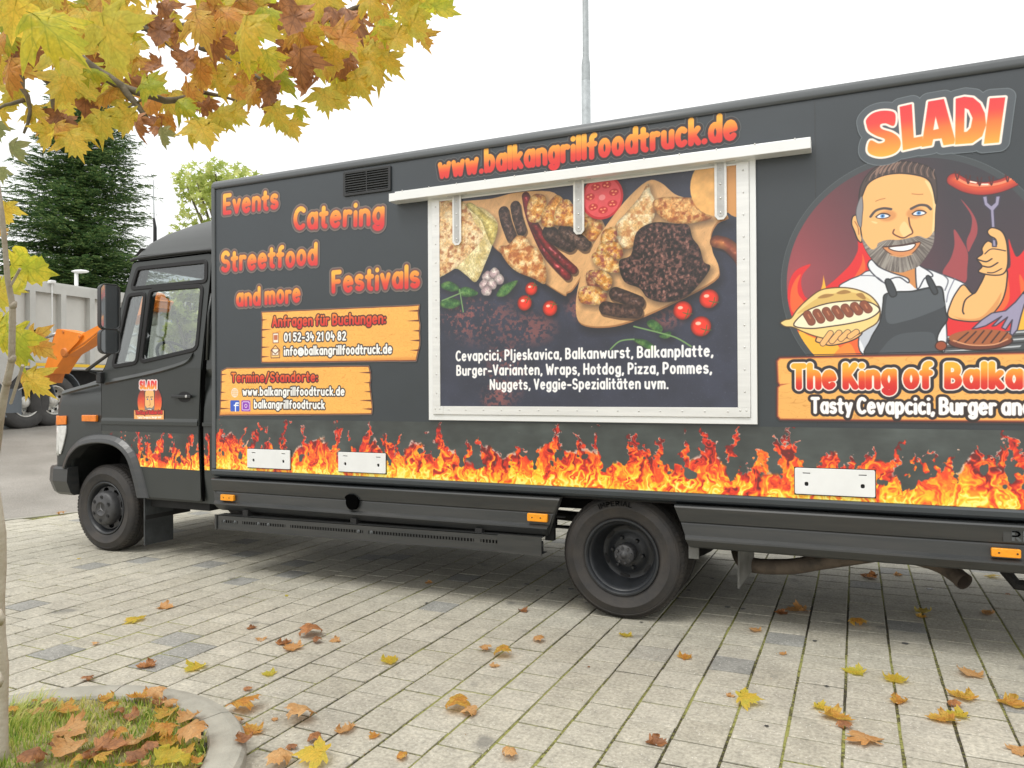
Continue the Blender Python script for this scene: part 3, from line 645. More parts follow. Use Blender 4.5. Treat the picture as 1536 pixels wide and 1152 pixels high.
food([(697, 560), (740, 535), (760, 455), (820, 420), (900, 425), (945, 430), (960, 475), (985, 510), (1000, 560), (1024, 580), (985, 640), (930, 690), (860, 706), (800, 690), (770, 655), (715, 630)], rgb(38, 28, 32), rgb(140, 100, 92), 60, 130, c3=rgb(22, 18, 24), shade=.3)
hb = catmull(F_([(697, 560), (740, 535), (760, 455), (820, 420), (900, 425), (945, 430), (960, 475), (985, 510), (1000, 560), (1024, 580), (985, 640), (930, 690), (860, 706), (800, 690), (770, 655), (715, 630)]), 5)
def grill(X, Z, sd):
    a = (X*.9+Z*.25)*52+fbm(X, Z, 18, 9)*3; b = (Z*.95-X*.3)*50+fbm(X, Z, 16, 10)*3
    return rgb(186, 140, 128)*(.7+.6*fbm(X, Z, 70, 3)[..., None])
wv = cv.win(*hb.min(0), *hb.max(0)); sl_, X_, Z_ = wv; sdh = cv.sd_poly(hb, X_, Z_)
ga = np.clip(np.sin((X_*.97+Z_*.2)*190+fbm(X_, Z_, 14, 9)*7)*1.4-.35, 0, 1)*np.clip(np.sin((Z_*.97-X_*.25)*150+fbm(X_, Z_, 14, 10)*8)*1.4+.1, 0, 1)
cv.put(sl_, grill(X_, Z_, 0), ga*np.clip(-sdh/.02, 0, 1)*.72*np.clip((fbm(X_, Z_, 12, 77)-.33)*5, 0, 1))
rod([(684, 675), (725, 690), (765, 706)], 23, rgb(66, 46, 44), rgb(118, 88, 78), 70, 140); rod([(648, 726), (700, 736), (758, 740)], 23, rgb(66, 46, 44), rgb(124, 92, 80), 70, 141)
for i, (x_, y_, r_) in enumerate([(382, 657, 24), (358, 708, 28), (449, 727, 28), (925, 735, 31), (1019, 693, 31), (990, 792, 33)]):
    q = F_((x_, y_)); cv.ell(q+np.array([.01, -.012]), r_*KS, r_*KS, rgb(20, 16, 22), soft=.03, alpha=.5)
    cv.ell(q, r_*KS, r_*KS, lambda X, Z, d: rgb(222, 62, 38)*(1.08-.5*np.clip(1+d/(.03), 0, 1)[..., None]**2)); cv.ell(q+np.array([-.25, .3])*r_*KS, r_*KS*.28, r_*KS*.18, rgb(250, 200, 180))
    for j_ in range(4): cv.stroke([q+np.array([.5, .45 if i < 3 else -.4])*r_*KS, q+np.array([.5+.5*math.cos(j_*1.4), (.45 if i < 3 else -.4)+.5*math.sin(j_*1.4)])*r_*KS], .0022, rgb(90, 120, 60))
for i, (x_, y_) in enumerate([(225, 612), (250, 600), (266, 622), (215, 640), (240, 640), (222, 662)]):
    food([(x_-20, y_), (x_, y_-20), (x_+18, y_-4), (x_+12, y_+18), (x_-12, y_+18)], rgb(206, 180, 184), rgb(240, 230, 224), 40, 150+i, shade=.35)
gr1, gr2 = rgb(60, 110, 62), rgb(120, 160, 92)
food([(257, 682), (280, 645), (332, 627), (322, 650), (290, 682)], gr1, gr2, 30, 160)
for p in ([(60, 640), (90, 630), (125, 655), (100, 668), (62, 655)], [(120, 662), (150, 650), (192, 672), (165, 686), (130, 682)], [(60, 700), (100, 690), (132, 708), (100, 728), (60, 722)], [(796, 778), (820, 768), (852, 795), (845, 815), (810, 800)], [(840, 825), (880, 810), (880, 830), (858, 836)], [(745, 838), (790, 840), (822, 862), (815, 880), (775, 860)]): food(p, gr1, gr2, 30, 161)
for p in ([(125, 660), (138, 740)], [(62, 700), (135, 670)], [(750, 792), (830, 812), (900, 832), (955, 864)], [(666, 874), (700, 845), (750, 838)]): cv.stroke(catmull(F_(p), 6, closed=False), .0045, rgb(130, 165, 110), clip=inp)
q = F_((1050, 285)); cv.ell(q, 88*KS, 100*KS, lambda X, Z, d: rgb(226, 178, 112)*(.92+.25*fbm(X, Z, 20, 3)[..., None]), clip=inp); cv.ell(F_((1125, 300)), 55*KS, 90*KS, rgb(214, 160, 100), clip=inp)
rod([(1045, 488), (1085, 500), (1130, 545), (1145, 590)], 20, rgb(150, 82, 62), rgb(196, 130, 78), 20, 170)
WT = rgb(248, 247, 245)
tpx('Cevapcici, Pljeskavica, Balkanwurst, Balkanplatte,', (686, 542.5), (1073, 535.5), 16.5, pen=.22, gap=.07, fill=WT)
tpx('Burger-Varianten, Wraps, Hotdog, Pizza, Pommes,', (687, 564), (1071, 561), 16.5, pen=.22, gap=.07, fill=WT)
tpx('Nuggets, Veggie-Spezialitäten uvm.', (737, 585), (1006, 584), 16.5, pen=.22, gap=.07, fill=WT)

# ---- the round emblem with the cook
def E_(pts): p = np.array(pts, float)/3.388+np.array([1160, 220]); return S(p[..., 0], p[..., 1])
KE = float(S(1360, 400)[0]-S(1359, 400)[0])/3.388
CC = np.array([.262, 2.005]); CRX, CRZ = .640, .655
sle, XE, ZE = cv.win(CC[0]-.7, 1.60, 1.42, CC[1]+.7)
de = np.hypot((XE-CC[0])/CRX, (ZE-CC[1])/CRZ); cut = (ZE > 1.60)
cv.put(sle, rgb(74, 80, 84), np.clip((1.0-de)*.64/cv.px, 0, 1)*cut)
cv.put(sle, rgb(128, 138, 142), np.clip(1-np.abs(de-1.0)*.64/.003, 0, 1)*cut*.7)
gx = np.clip((XE-(CC[0]-.55))/.75, 0, 1)[..., None]; gz = np.clip((CC[1]+.62-ZE)/.55, 0, 1)[..., None]
cdk = rgb(60, 58, 66)*(1-gz)+rgb(82, 66, 76)*gz; crd = rgb(120, 62, 70)*(1-gz)+rgb(168, 84, 92)*gz
cv.put(sle, crd*(1-gx)+cdk*gx, np.clip((.955-de)*.64/cv.px, 0, 1)*cut)
incirc = lambda X, Z: ((np.hypot((X-CC[0])/CRX, (Z-CC[1])/CRZ) < .955) & (Z > 1.60)).astype(float)
LN = rgb(44, 36, 40); SK = rgb(244, 192, 128); SKD = rgb(216, 152, 92); SKL = rgb(252, 216, 160)
def sh(pts, col, line=None, lw=.0028, n=5, smooth=True, clip=None, alpha=1.0):
    P_ = catmull(E_(pts), n) if smooth else E_(pts); cv.poly(P_, col, line=line, lw=lw, clip=clip, alpha=alpha)
def ln(pts, r=.003, col=LN, clip=None, alpha=1.0): cv.stroke(catmull(E_(pts), 5, closed=False), r, col, clip=clip, alpha=alpha)
RED, ORA, YEL, PNK = rgb(226, 44, 50), rgb(240, 112, 52), rgb(250, 190, 64), rgb(172, 82, 88)
sh([(80, 860), (72, 760), (84, 680), (120, 625), (190, 598), (150, 650), (142, 700), (160, 760), (200, 800), (180, 900), (100, 920)], RED, clip=incirc)
sh([(92, 830), (88, 740), (110, 680), (140, 648), (124, 700), (128, 750), (160, 800), (140, 860)], ORA, clip=incirc)
sh([(250, 740), (320, 670), (390, 600), (428, 530), (432, 470), (470, 500), (500, 580), (490, 660), (400, 740)], RED, clip=incirc)
sh([(370, 720), (420, 650), (450, 590), (452, 545), (468, 600), (462, 650), (430, 720)], ORA, clip=incirc)
sh([(238, 740), (250, 700), (255, 655), (264, 700), (272, 740)], YEL, clip=incirc, smooth=False)
sh([(100, 900), (300, 930), (480, 950), (500, 1090), (160, 1090), (120, 1000)], ORA, clip=incirc)
sh([(130, 940), (180, 960), (260, 990), (320, 1000), (350, 1090), (170, 1090)], YEL, clip=incirc)
sh([(300, 1090), (330, 1030), (390, 1000), (420, 1090)], rgb(248, 150, 60), clip=incirc)
sh([(860, 640), (900, 570), (920, 500), (918, 420), (960, 480), (988, 540), (985, 620), (975, 690), (900, 680)], PNK, clip=incirc)
sh([(952, 268), (1000, 320), (1032, 380), (1036, 440), (1010, 500), (990, 535), (982, 480), (1004, 420), (1005, 350)], PNK, clip=incirc)
sh([(1195, 470), (1215, 520), (1240, 560), (1290, 500), (1330, 420), (1350, 520), (1420, 480), (1560, 560), (1560, 960), (860, 960), (870, 850), (1000, 860), (1150, 780), (1180, 640), (1205, 600)], RED, clip=incirc)
sh([(1080, 860), (1140, 790), (1172, 700), (1185, 640), (1200, 720), (1190, 800), (1110, 880)], ORA, clip=incirc)
sh([(1240, 930), (1260, 800), (1250, 650), (1290, 720), (1330, 800), (1380, 700), (1400, 960)], ORA, clip=incirc)
sh([(1240, 930), (1255, 860), (1280, 790), (1310, 860), (1350, 820), (1360, 960)], YEL, clip=incirc)
# grate
GRT = rgb(92, 96, 100); sh([(835, 966), (1270, 930), (1480, 920), (1480, 1090), (835, 1090)], GRT, smooth=False, clip=incirc)
for k_ in range(7):
    z_ = 968+k_*18; sh([(835, z_), (1480, z_-46), (1480, z_-38), (835, z_+8)], rgb(196, 200, 204) if k_ % 2 == 0 else rgb(52, 54, 58), smooth=False, clip=incirc)
# shirt and arms
SHR = rgb(232, 234, 238)
sh([(336, 716), (380, 680), (440, 655), (490, 630), (620, 640), (760, 620), (860, 650), (985, 706), (930, 750), (895, 830), (880, 870), (840, 1070), (480, 1070), (440, 950), (530, 890), (535, 830), (440, 760)], SHR, line=rgb(70, 72, 84), n=6)
sh([(440, 955), (530, 890), (520, 980), (482, 1066), (455, 1010)], rgb(200, 204, 212))
sh([(532, 595), (600, 630), (700, 610), (728, 590), (730, 715), (700, 700), (660, 668), (600, 650), (545, 630)], SKD)
sh([(480, 600), (500, 575), (535, 610), (600, 640), (680, 668), (685, 692), (640, 664), (590, 675), (560, 690), (500, 640)], SHR, line=rgb(60, 62, 74))
sh([(724, 600), (752, 610), (800, 640), (808, 660), (770, 668), (742, 716), (728, 712)], SHR, line=rgb(60, 62, 74))
ln([(860, 650), (888, 680), (872, 730)], .0025, rgb(110, 112, 124)); ln([(922, 670), (890, 740), (880, 790)], .0022, rgb(130, 132, 150)); ln([(440, 655), (520, 660), (570, 700)], .0022, rgb(110, 112, 124))
sh([(888, 862), (900, 800), (930, 740), (968, 702), (1015, 748), (1050, 702), (1078, 640), (1084, 600), (1178, 612), (1186, 690), (1164, 780), (1112, 850), (1040, 886), (950, 884)], SK, line=LN, n=6)
sh([(900, 850), (930, 866), (1000, 876), (1060, 862), (1120, 800), (1160, 740), (1130, 830), (1060, 882), (960, 882)], SKD, alpha=.7); ln([(1012, 750), (975, 780), (962, 830), (968, 850)])
# apron
APR = rgb(70, 75, 81)
sh([(566, 752), (620, 738), (700, 735), (760, 722), (820, 712), (856, 718), (868, 780), (876, 840), (884, 880), (850, 930), (832, 980), (836, 1072), (484, 1072), (494, 980), (538, 900), (552, 840), (558, 790)], APR, line=rgb(30, 32, 36), n=5)
sh([(582, 752), (640, 742), (720, 738), (800, 722), (850, 722), (864, 780), (870, 810), (780, 850), (680, 884), (578, 892)], rgb(94, 100, 106)); sh([(550, 1072), (566, 1010), (620, 962), (700, 944), (800, 944), (822, 980), (820, 1072)], rgb(86, 92, 98))
for p in ([(568, 682), (596, 678), (626, 742), (616, 762), (592, 756)], [(776, 668), (796, 660), (834, 732), (826, 750), (808, 742)]): sh(p, APR, line=rgb(30, 32, 36), n=3)
# fork and sausage
FK = rgb(164, 158, 184); sh([(1062, 254), (1086, 250), (1090, 284), (1108, 300), (1126, 284), (1130, 252), (1154, 250), (1146, 296), (1122, 324), (1132, 508), (1114, 508), (1102, 324), (1072, 298)], FK, line=rgb(70, 64, 84), smooth=False)
def wur(X, Z, d): t = np.clip(-d/.028, 0, 1)[..., None]; return rgb(176, 52, 44)*(1-t)+rgb(222, 96, 54)*t
cv.stroke(catmull(E_([(918, 168), (980, 200), (1060, 214), (1150, 200), (1230, 166), (1300, 130), (1370, 80)]), 6, closed=False), .031, wur, line=rgb(90, 26, 26), lw=.003)
ln([(930, 160), (990, 190), (1070, 198), (1160, 184), (1230, 152)], .006, rgb(248, 170, 130), alpha=.8); ln([(1000, 178), (1030, 184)], .004, rgb(255, 236, 220)); ln([(1060, 192), (1090, 192)], .004, rgb(255, 236, 220))
for a in ((935, 130), (990, 150), (1048, 160), (1108, 158), (1190, 140), (1262, 102), (1330, 70)): ln([(a[0]-12, a[1]-4), (a[0], a[1]+38), (a[0]+10, a[1]-2)], .0028, rgb(90, 26, 26))
# raised hand
sh([(1034, 570), (1062, 545), (1060, 515), (1090, 480), (1132, 500), (1128, 470), (1098, 452), (1088, 430), (1112, 412), (1160, 430), (1184, 480), (1192, 560), (1186, 620), (1160, 650), (1100, 652), (1042, 636), (1060, 608)], SK, line=LN, n=5)
ln([(1034, 572), (1080, 585), (1110, 570)]); ln([(1060, 606), (1100, 612), (1140, 590)]); ln([(1075, 545), (1110, 520), (1180, 530)], .0022); ln([(1088, 640), (1120, 640), (1160, 620)], .0022)
sh([(1112, 470), (1130, 475), (1133, 508), (1114, 508)], FK, line=rgb(70, 64, 84), smooth=False)
# head
sh([(444, 380), (426, 350), (404, 356), (398, 392), (412, 430), (430, 474), (450, 480)], SK, line=LN); ln([(414, 380), (430, 410), (434, 446)], .0022, rgb(170, 110, 70))
sh([(446, 270), (468, 190), (540, 148), (640, 134), (740, 146), (796, 176), (826, 240), (822, 340), (820, 430), (796, 520), (740, 600), (640, 636), (540, 606), (480, 540), (452, 470), (440, 370)], SK, line=LN, n=7)
sh([(770, 175), (800, 190), (826, 250), (822, 340), (818, 430), (806, 440), (812, 340), (806, 250)], SKL)
for c in ((580, 352), (722, 338)): cv.ell(E_(c), 46*KE, 32*KE, rgb(214, 150, 96), alpha=.75, soft=.012)
sh([(664, 380), (690, 410), (704, 440), (668, 462), (640, 420)], SKL, alpha=.8)
HR, HRL = rgb(92, 76, 72), rgb(156, 128, 114)
sh([(436, 300), (440, 220), (466, 160), (510, 112), (560, 90), (640, 74), (720, 82), (790, 104), (824, 150), (832, 240), (826, 290), (812, 220), (790, 172), (740, 148), (640, 136), (550, 150), (484, 186), (456, 240)], HR, line=rgb(50, 40, 40), n=6)
for k_ in range(22):
    t_ = k_/21; a0 = (470+350*t_, 178-42*math.sin(t_*PI)+t_*-14); a1 = (500+300*t_+18, 116-40*math.sin(t_*PI)); ln([a0, ((a0[0]+a1[0])/2-8, (a0[1]+a1[1])/2), a1], .0022, HRL if k_ % 2 else rgb(60, 48, 46))
for k_ in range(5): ln([(520+k_*22, 140-k_*6), (534+k_*22, 112-k_*5), (552+k_*20, 94-k_*3)], .0045, HRL)
sh([(426, 300), (448, 250), (456, 300), (452, 350), (446, 410), (430, 390), (420, 340)], rgb(150, 148, 152), n=4, line=rgb(80, 76, 80), lw=.0015)
BR, BRL, BRD = rgb(142, 134, 128), rgb(176, 170, 162), rgb(96, 88, 84)
sh([(444, 450), (470, 490), (500, 522), (524, 512), (534, 490), (580, 474), (640, 474), (700, 462), (740, 454), (776, 466), (800, 452), (818, 430), (814, 490), (790, 540), (742, 604), (690, 628), (640, 640), (560, 620), (500, 570), (462, 510)], BR, n=6)
rr_ = random.Random(4)
sdb = catmull(E_([(444, 450), (470, 490), (500, 522), (524, 512), (534, 490), (580, 474), (640, 474), (700, 462), (740, 454), (776, 466), (800, 452), (818, 430), (814, 490), (790, 540), (742, 604), (690, 628), (640, 640), (560, 620), (500, 570), (462, 510)]), 6)
wv = cv.win(*sdb.min(0), *sdb.max(0)); sl_, X_, Z_ = wv; dB = cv.sd_poly(sdb, X_, Z_); ctr = E_((645, 420)); an_ = np.arctan2(Z_-ctr[1], (X_-ctr[0])*1.2)
hs_ = fbm(an_*2.2, np.hypot(X_-ctr[0], Z_-ctr[1])*.6, 14, 3, 2); cv.put(sl_, BRL, np.clip((hs_-.55)*8, 0, .8)*(dB < 0)); cv.put(sl_, BRD, np.clip((.42-hs_)*8, 0, .7)*(dB < 0))
sh([(556, 512), (590, 506), (660, 498), (744, 484), (732, 516), (700, 546), (650, 558), (600, 548)], rgb(222, 156, 104), line=rgb(90, 60, 50), lw=.0018)
sh([(588, 512), (660, 503), (720, 494), (704, 520), (660, 532), (612, 528)], rgb(250, 250, 248), line=rgb(60, 40, 40), lw=.0022); ln([(556, 510), (640, 504), (744, 484)], .0026, rgb(80, 50, 44)); ln([(596, 550), (650, 560), (704, 546)], .003, rgb(226, 170, 118))
for (x_, y_) in ((557, 353), (741, 338)):
    sh([(x_-34, y_+6), (x_-14, y_-10), (x_+16, y_-10), (x_+34, y_), (x_+14, y_+10), (x_-16, y_+12)], rgb(244, 246, 250), line=rgb(60, 44, 44), lw=.0018, n=4)
    cv.ell(E_((x_-2, y_)), 12*KE, 10*KE, rgb(96, 160, 222)); cv.ell(E_((x_-2, y_)), 4.5*KE, 4.5*KE, rgb(30, 40, 60)); ln([(x_-36, y_+4), (x_-12, y_-12), (x_+18, y_-12), (x_+36, y_-2)], .0026, rgb(60, 44, 44))
ln([(494, 356), (520, 326), (560, 314), (598, 318)], .0062, rgb(92, 82, 80)); ln([(700, 316), (740, 298), (778, 300), (800, 318)], .0062, rgb(92, 82, 80))
ln([(688, 362), (694, 400), (708, 436), (690, 450), (660, 464), (628, 454), (608, 440), (614, 422)], .0032, rgb(110, 66, 46)); ln([(520, 278), (545, 268), (568, 264)], .0018, rgb(180, 120, 70)); ln([(704, 240), (735, 243), (760, 242)], .0018, rgb(180, 120, 70))
sh([(496, 380), (520, 392), (530, 386), (512, 380)], SKL)
# filled bread and the hand below it
sh([(215, 985), (250, 1000), (300, 1010), (400, 985), (450, 950), (420, 930), (260, 940)], SK, line=LN)
sh([(36, 896), (60, 880), (90, 872), (120, 830), (170, 780), (235, 732), (300, 718), (380, 718), (450, 735), (505, 768), (542, 826), (530, 890), (480, 925), (420, 958), (350, 975), (280, 978), (210, 962), (150, 940), (100, 918), (60, 914)], rgb(240, 214, 146), line=rgb(96, 70, 40), n=5)
sh([(120, 850), (180, 800), (250, 760), (360, 740), (450, 752), (500, 790), (420, 782), (300, 790), (200, 820)], rgb(222, 190, 116)); sh([(225, 770), (260, 750), (310, 752), (270, 768)], rgb(176, 136, 76)); sh([(320, 744), (360, 728), (395, 740), (350, 750)], rgb(176, 136, 76)); sh([(420, 752), (450, 744), (470, 770), (455, 776)], rgb(176, 136, 76))
sh([(104, 908), (150, 850), (200, 820), (280, 796), (380, 784), (460, 786), (510, 800), (540, 832), (490, 872), (400, 896), (300, 912), (190, 924)], rgb(246, 236, 206), line=rgb(60, 40, 34), n=5)
for i in range(7):
    x0_ = 176+i*48; y0_ = 858-i*8.5; cv.stroke(E_([(x0_-4, y0_-6), (x0_+18, y0_+32-i*2)]), 21*KE, rgb(150, 86, 58), line=rgb(84, 44, 34), lw=.0022); cv.stroke(E_([(x0_+2, y0_-4), (x0_+12, y0_+14)]), .0035, rgb(196, 132, 96))
for i in range(4): cv.stroke(E_([(252+i*46, 1000-i*12), (290+i*44, 948-i*2)]), 15*KE, SK, line=LN, lw=.0024)
# burger on the grate, spatula
cv.ell(E_((852, 1012)), 28*KE, 26*KE, rgb(164, 84, 48), line=rgb(70, 34, 26), lw=.0024)
cv.ell(E_((1050, 990)), 152*KE, 46*KE, rgb(120, 62, 40), line=rgb(60, 30, 24), lw=.003); cv.ell(E_((1050, 968)), 150*KE, 44*KE, rgb(176, 106, 62))
for k_ in range(6): ln([(930+k_*44, 998-abs(k_-2.5)*2), (990+k_*40, 934+abs(k_-2.5)*4)], .0034, rgb(84, 44, 30))
ln([(915, 985), (1000, 1008), (1120, 1006), (1190, 978)], .003, rgb(226, 170, 130))
sh([(1010, 926), (1060, 880), (1110, 846), (1180, 834), (1230, 790), (1268, 744), (1300, 720), (1312, 738), (1276, 800), (1258, 860), (1240, 930), (1214, 960), (1202, 950), (1214, 880), (1180, 930), (1160, 920), (1190, 866), (1130, 910), (1112, 912), (1160, 862), (1080, 910), (1040, 922)], FK, line=rgb(70, 64, 84), smooth=False)
sh([(1268, 744), (1420, 560), (1440, 580), (1300, 760)], rgb(90, 90, 100), line=rgb(40, 40, 46), smooth=False, clip=incirc)
# emblem sheet outline: the disc plus what sticks out of it on the left
_wv = cv.win(-.62, 1.60, 1.42, 2.72); _sl, _X, _Z = _wv
_d = (np.hypot((_X-CC[0])/CRX, (_Z-CC[1])/CRZ)-1)*.64
_br = catmull(E_([(36, 896), (60, 880), (90, 872), (120, 830), (170, 780), (235, 732), (300, 718), (380, 718), (450, 735), (500, 1000), (280, 990), (210, 975), (150, 950), (100, 918), (60, 914)]), 4)
_d = np.minimum(_d, cv.sd_poly(_br, _X, _Z)-.006); sticker('emblem', _sl, np.where(_Z > 1.612, _d, 9), 'round printed emblem of a bearded cook holding sausage and filled bread')
# the long board under the emblem
P_ = W_([(1167, 539), (1200, 538), (1536, 531)]); bx0, bx1 = float(P_[0][0]), 1.36; bz1 = float(P_[0][1]); bz0 = float(S(1166, 627.5)[1])
w = cv.win(bx0, bz0, bx1, bz1, .03); sl, X, Z = w
q = [(bx0, bz0), (bx1, bz0), (bx1, bz1), (bx0, bz1)]
q = [(bx0+.012, bz0), (bx1, bz0+.004), (bx1-.01, bz1-.15), (bx1, bz1), (bx0+.012, bz1+.002), (bx0, bz1-.012), (bx0+.004, bz1-.125), (bx0+.014, bz1-.142), (bx0+.06, bz1-.136), (bx0+.014, bz1-.148), (bx0+.002, bz1-.16), (bx0, bz0+.014)]
q[7] = (bx0+.010, bz1-.138); D = cv.sd_poly(q, X, Z)
cv.put(sl, rgb(92, 44, 40), np.clip(.5-(np.hypot(np.maximum(0, D), 0)-.014)/cv.px, 0, 1)); cv.put(sl, rgb(196, 112, 70), np.clip(.5-(D-.006)/cv.px, 0, 1))
g = fbm(X*.2, Z, 14, 77, 3); l_ = np.clip(1-np.abs(np.sin(g*44+Z*30))*5.5, 0, 1)[..., None]
cv.put(sl, rgb(240, 186, 106)*(1-.16*l_*np.array([.6, 1, 1.5]))*(1+.06*(g[..., None]-.5)), np.clip(.5-D/cv.px, 0, 1)); sticker('wood_sign', sl, D-.015, 'long printed wooden board with the motto under the emblem')
OK_ = ((.022, rgb(40, 34, 44)), (.007, rgb(248, 236, 226)))
tpx('The King of', (1187, 585), (1405, 584), 40, pen=.27, gap=.02, fill=FIRE_D, outs=OK_)
_p0 = S(1416, 584); _p1 = S(1540, 584.5); text(cv, 'Balkan Grill', _p0, _p1, S(1416, 543), pen=.27, gap=.02, fill=FIRE_D, outs=OK_, fit=5)
_p0 = S(1216, 621); _p1 = S(1536, 624); text(cv, 'Tasty Cevapcici, Burger and', _p0, _p1, S(1216, 595), pen=.25, gap=.02, fill=rgb(248, 246, 244), outs=((.013, rgb(52, 34, 30)),), fit=26)
# the name arched over the emblem, each letter set a little higher than the one before
B_ = lambda pts: (lambda p: S(p[..., 0], p[..., 1]))(np.array(pts, float)/2.057+np.array([1150, 80]))
NMP = [([(309, 222), (308, 205), (328, 186), (360, 178), (392, 183), (397, 204), (391, 224), (368, 216), (350, 220), (354, 234), (386, 245), (408, 262), (412, 286), (395, 308), (356, 319), (324, 313), (312, 298), (320, 270), (344, 279), (362, 275), (364, 264), (338, 254), (316, 240)], None),
 ([(411, 166), (447, 158), (453, 262), (481, 257), (483, 285), (421, 299)], None), ([(499, 150), (546, 142), (580, 266), (578, 279), (546, 284), (540, 262), (513, 265), (509, 284), (479, 289)], [(521, 192), (532, 234), (513, 238)]),
 ([(584, 141), (610, 135), (636, 138), (658, 156), (672, 186), (676, 222), (664, 256), (634, 277), (582, 281)], [(610, 168), (624, 174), (636, 200), (630, 230), (618, 243), (608, 244)]), ([(689, 140), (735, 137), (716, 275), (671, 279)], None)]
_w = cv.win(-.12, 2.42, .82, 2.99); sl, X, Z = _w; _m = np.full(X.shape, 9.0)
for o_, h_ in NMP:
    d = cv.sd_poly(catmull(B_(o_), 4) if len(o_) > 20 else B_(o_), X, Z)
    if h_: d = np.maximum(d, -cv.sd_poly(B_(h_), X, Z))
    _m = np.minimum(_m, d)
for ex_, c_ in ((.048, rgb(132, 142, 148)), (.045, rgb(88, 95, 101)), (.012, rgb(252, 238, 228))): cv.put(sl, c_, np.clip(.5-(_m-ex_)/cv.px, 0, 1))
bl = B_([(309, 319), (716, 275)]); tt = np.clip((Z-(bl[0][1]+(X-bl[0][0])*(bl[1][1]-bl[0][1])/(bl[1][0]-bl[0][0])))/.28, 0, 1)
cv.put(sl, FIRE_UP(tt), np.clip(.5-(_m-.001)/cv.px, 0, 1))
sticker('name_sign', sl, _m-.049, 'printed name SLADI in red and orange letters above the emblem')
IMG = cv.image('side_print')

# ---- prints of the cab door
cc = Canvas(-6.2, .76, -4.72, 1.62, 560, PANEL*.80)
CD = lambda x, y, Y=4.65: S(x, y, Y)
T2 = [(60+c_/3.6, 540+t_/3.6) for c_, t_ in [(385,362),(465,350),(500,420),(535,390),(585,345),(612,420),(655,410),(660,370),(715,405),(740,440),(820,375),(850,455),(862,450),(905,370),(912,400)]]
flames(cc, -6.11, -4.72, .765, 1.125, [(*S(a, b, 4.65), .030) for a, b in T2], .10, 61, rgb(62, 66, 62))
E2c = CD(226, 603); KK = 1.0
cc.ell(E2c, .145, .155, lambda X, Z, d: ramp([(0, rgb(246, 200, 70)), (.5, rgb(228, 84, 40)), (1, rgb(96, 26, 26))])(np.clip((Z-E2c[1]+.13)/.28+.25*(fbm(X, Z, 30, 3)-.5), 0, 1)))
hx, hz = E2c
def cp(pts, col, **k): cc.poly(catmull(np.array([(hx+a*.01, hz+b*.01) for a, b in pts]), 5), col, **k)
cp([(-5.5, 3), (-5, 9), (0, 12), (5, 9), (5.5, 3), (5.5, -5), (3, -11), (0, -12.5), (-3, -11), (-5.5, -5)], SK, line=rgb(70, 40, 30), lw=.002)
cp([(-6, 4), (-6, 10), (-2, 14.5), (3, 14.5), (6.4, 10), (6, 3), (5, 9), (0, 12), (-5, 9)], rgb(96, 80, 76))
cp([(-5.6, -3), (-3, -5), (0, -4.6), (3, -5), (5.6, -3), (5, -9), (0, -13.5), (-5, -9)], rgb(140, 132, 128)); cp([(-2.4, -6.4), (0, -6), (2.4, -6.4), (0, -8.6)], rgb(240, 236, 232))
for sx in (-2.4, 2.4): cc.ell((hx+sx*.01, hz+.024), .009, .007, rgb(70, 110, 160)); cc.stroke([(hx+(sx-1.6)*.01, hz+.042), (hx+(sx+1.6)*.01, hz+.044)], .003, rgb(80, 66, 60))
cc.stroke([(hx, hz+.02), (hx+.01, hz-.025), (hx-.008, hz-.028)], .0022, rgb(160, 100, 60))
a = CD(203, 629); b = CD(247.5, 615.5); cc.poly([(a[0], a[1]), (b[0], a[1]), (b[0], b[1]), (a[0], b[1])], rgb(240, 180, 110), line=rgb(150, 80, 40), lw=.002)
text(cc, 'The King of Balkan Grill', CD(205, 622), CD(246, 621.5), CD(205, 615.5), pen=.3, gap=.02, fill=rgb(206, 34, 30), outs=((.004, rgb(90, 30, 24)),))
text(cc, 'Tasty Cevapcici, Burger and', CD(208, 628), CD(244, 627.5), CD(208, 624), pen=.25, gap=.02, fill=rgb(250, 246, 240))
text(cc, 'SLADI', CD(211, 584), CD(238, 584), CD(211, 571), pen=.36, gap=.02, fill=FIRE_UP, outs=((.012, rgb(240, 216, 214)),))
IMG2 = cc.image('door_print')

def print_mat(name, img, rough=.40):
    m, nt, b = new_mat(name); N = nt.nodes.new; L = nt.links.new
    t = N('ShaderNodeTexImage'); t.image = img; t.interpolation = 'Cubic'; t.extension = 'EXTEND'
    g = N('ShaderNodeGamma'); g.inputs[1].default_value = PRINT_GAMMA; L(t.outputs[0], g.inputs[0])
    L(g.outputs[0], b.inputs['Base Color']); b.inputs['Roughness'].default_value = rough; b.inputs['Specular IOR Level'].default_value = .9
    return m
PRINT_GAMMA = 1.18
M['print'] = print_mat('side_print_film', IMG); M['print2'] = print_mat('door_print_film', IMG2)

# leaf picture: veins and mottling, used on every plane-tree leaf
lv = Canvas(-.8, -.2, .8, 1.15, 190, rgb(0, 0, 0))
_s, _X, _Z = lv.win(-.8, -.2, .8, 1.15)
veins = [[(0, 0), (0, 1.05)], [(0, .02), (.40, .32), (.70, .34)], [(0, .02), (-.40, .32), (-.70, .34)], [(0, .02), (.36, -.06)], [(0, .02), (-.36, -.06)], [(0, .3), (.28, .58)], [(0, .3), (-.28, .58)], [(0, .55), (.16, .78)], [(0, .55), (-.16, .78)], [(.25, .2), (.5, .14)], [(-.25, .2), (-.5, .14)], [(.3, .25), (.38, .42)], [(-.3, .25), (-.38, .42)]]
dv = lv.sd_lines(veins, _X, _Z); mot = fbm(_X, _Z, 4, 3, 5); fine = fbm(_X, _Z, 22, 5, 3)
lv.img[..., 0] = np.clip(1-dv/.022, 0, 1); lv.img[..., 1] = np.clip((mot-.3)*2.5, 0, 1); lv.img[..., 2] = fine
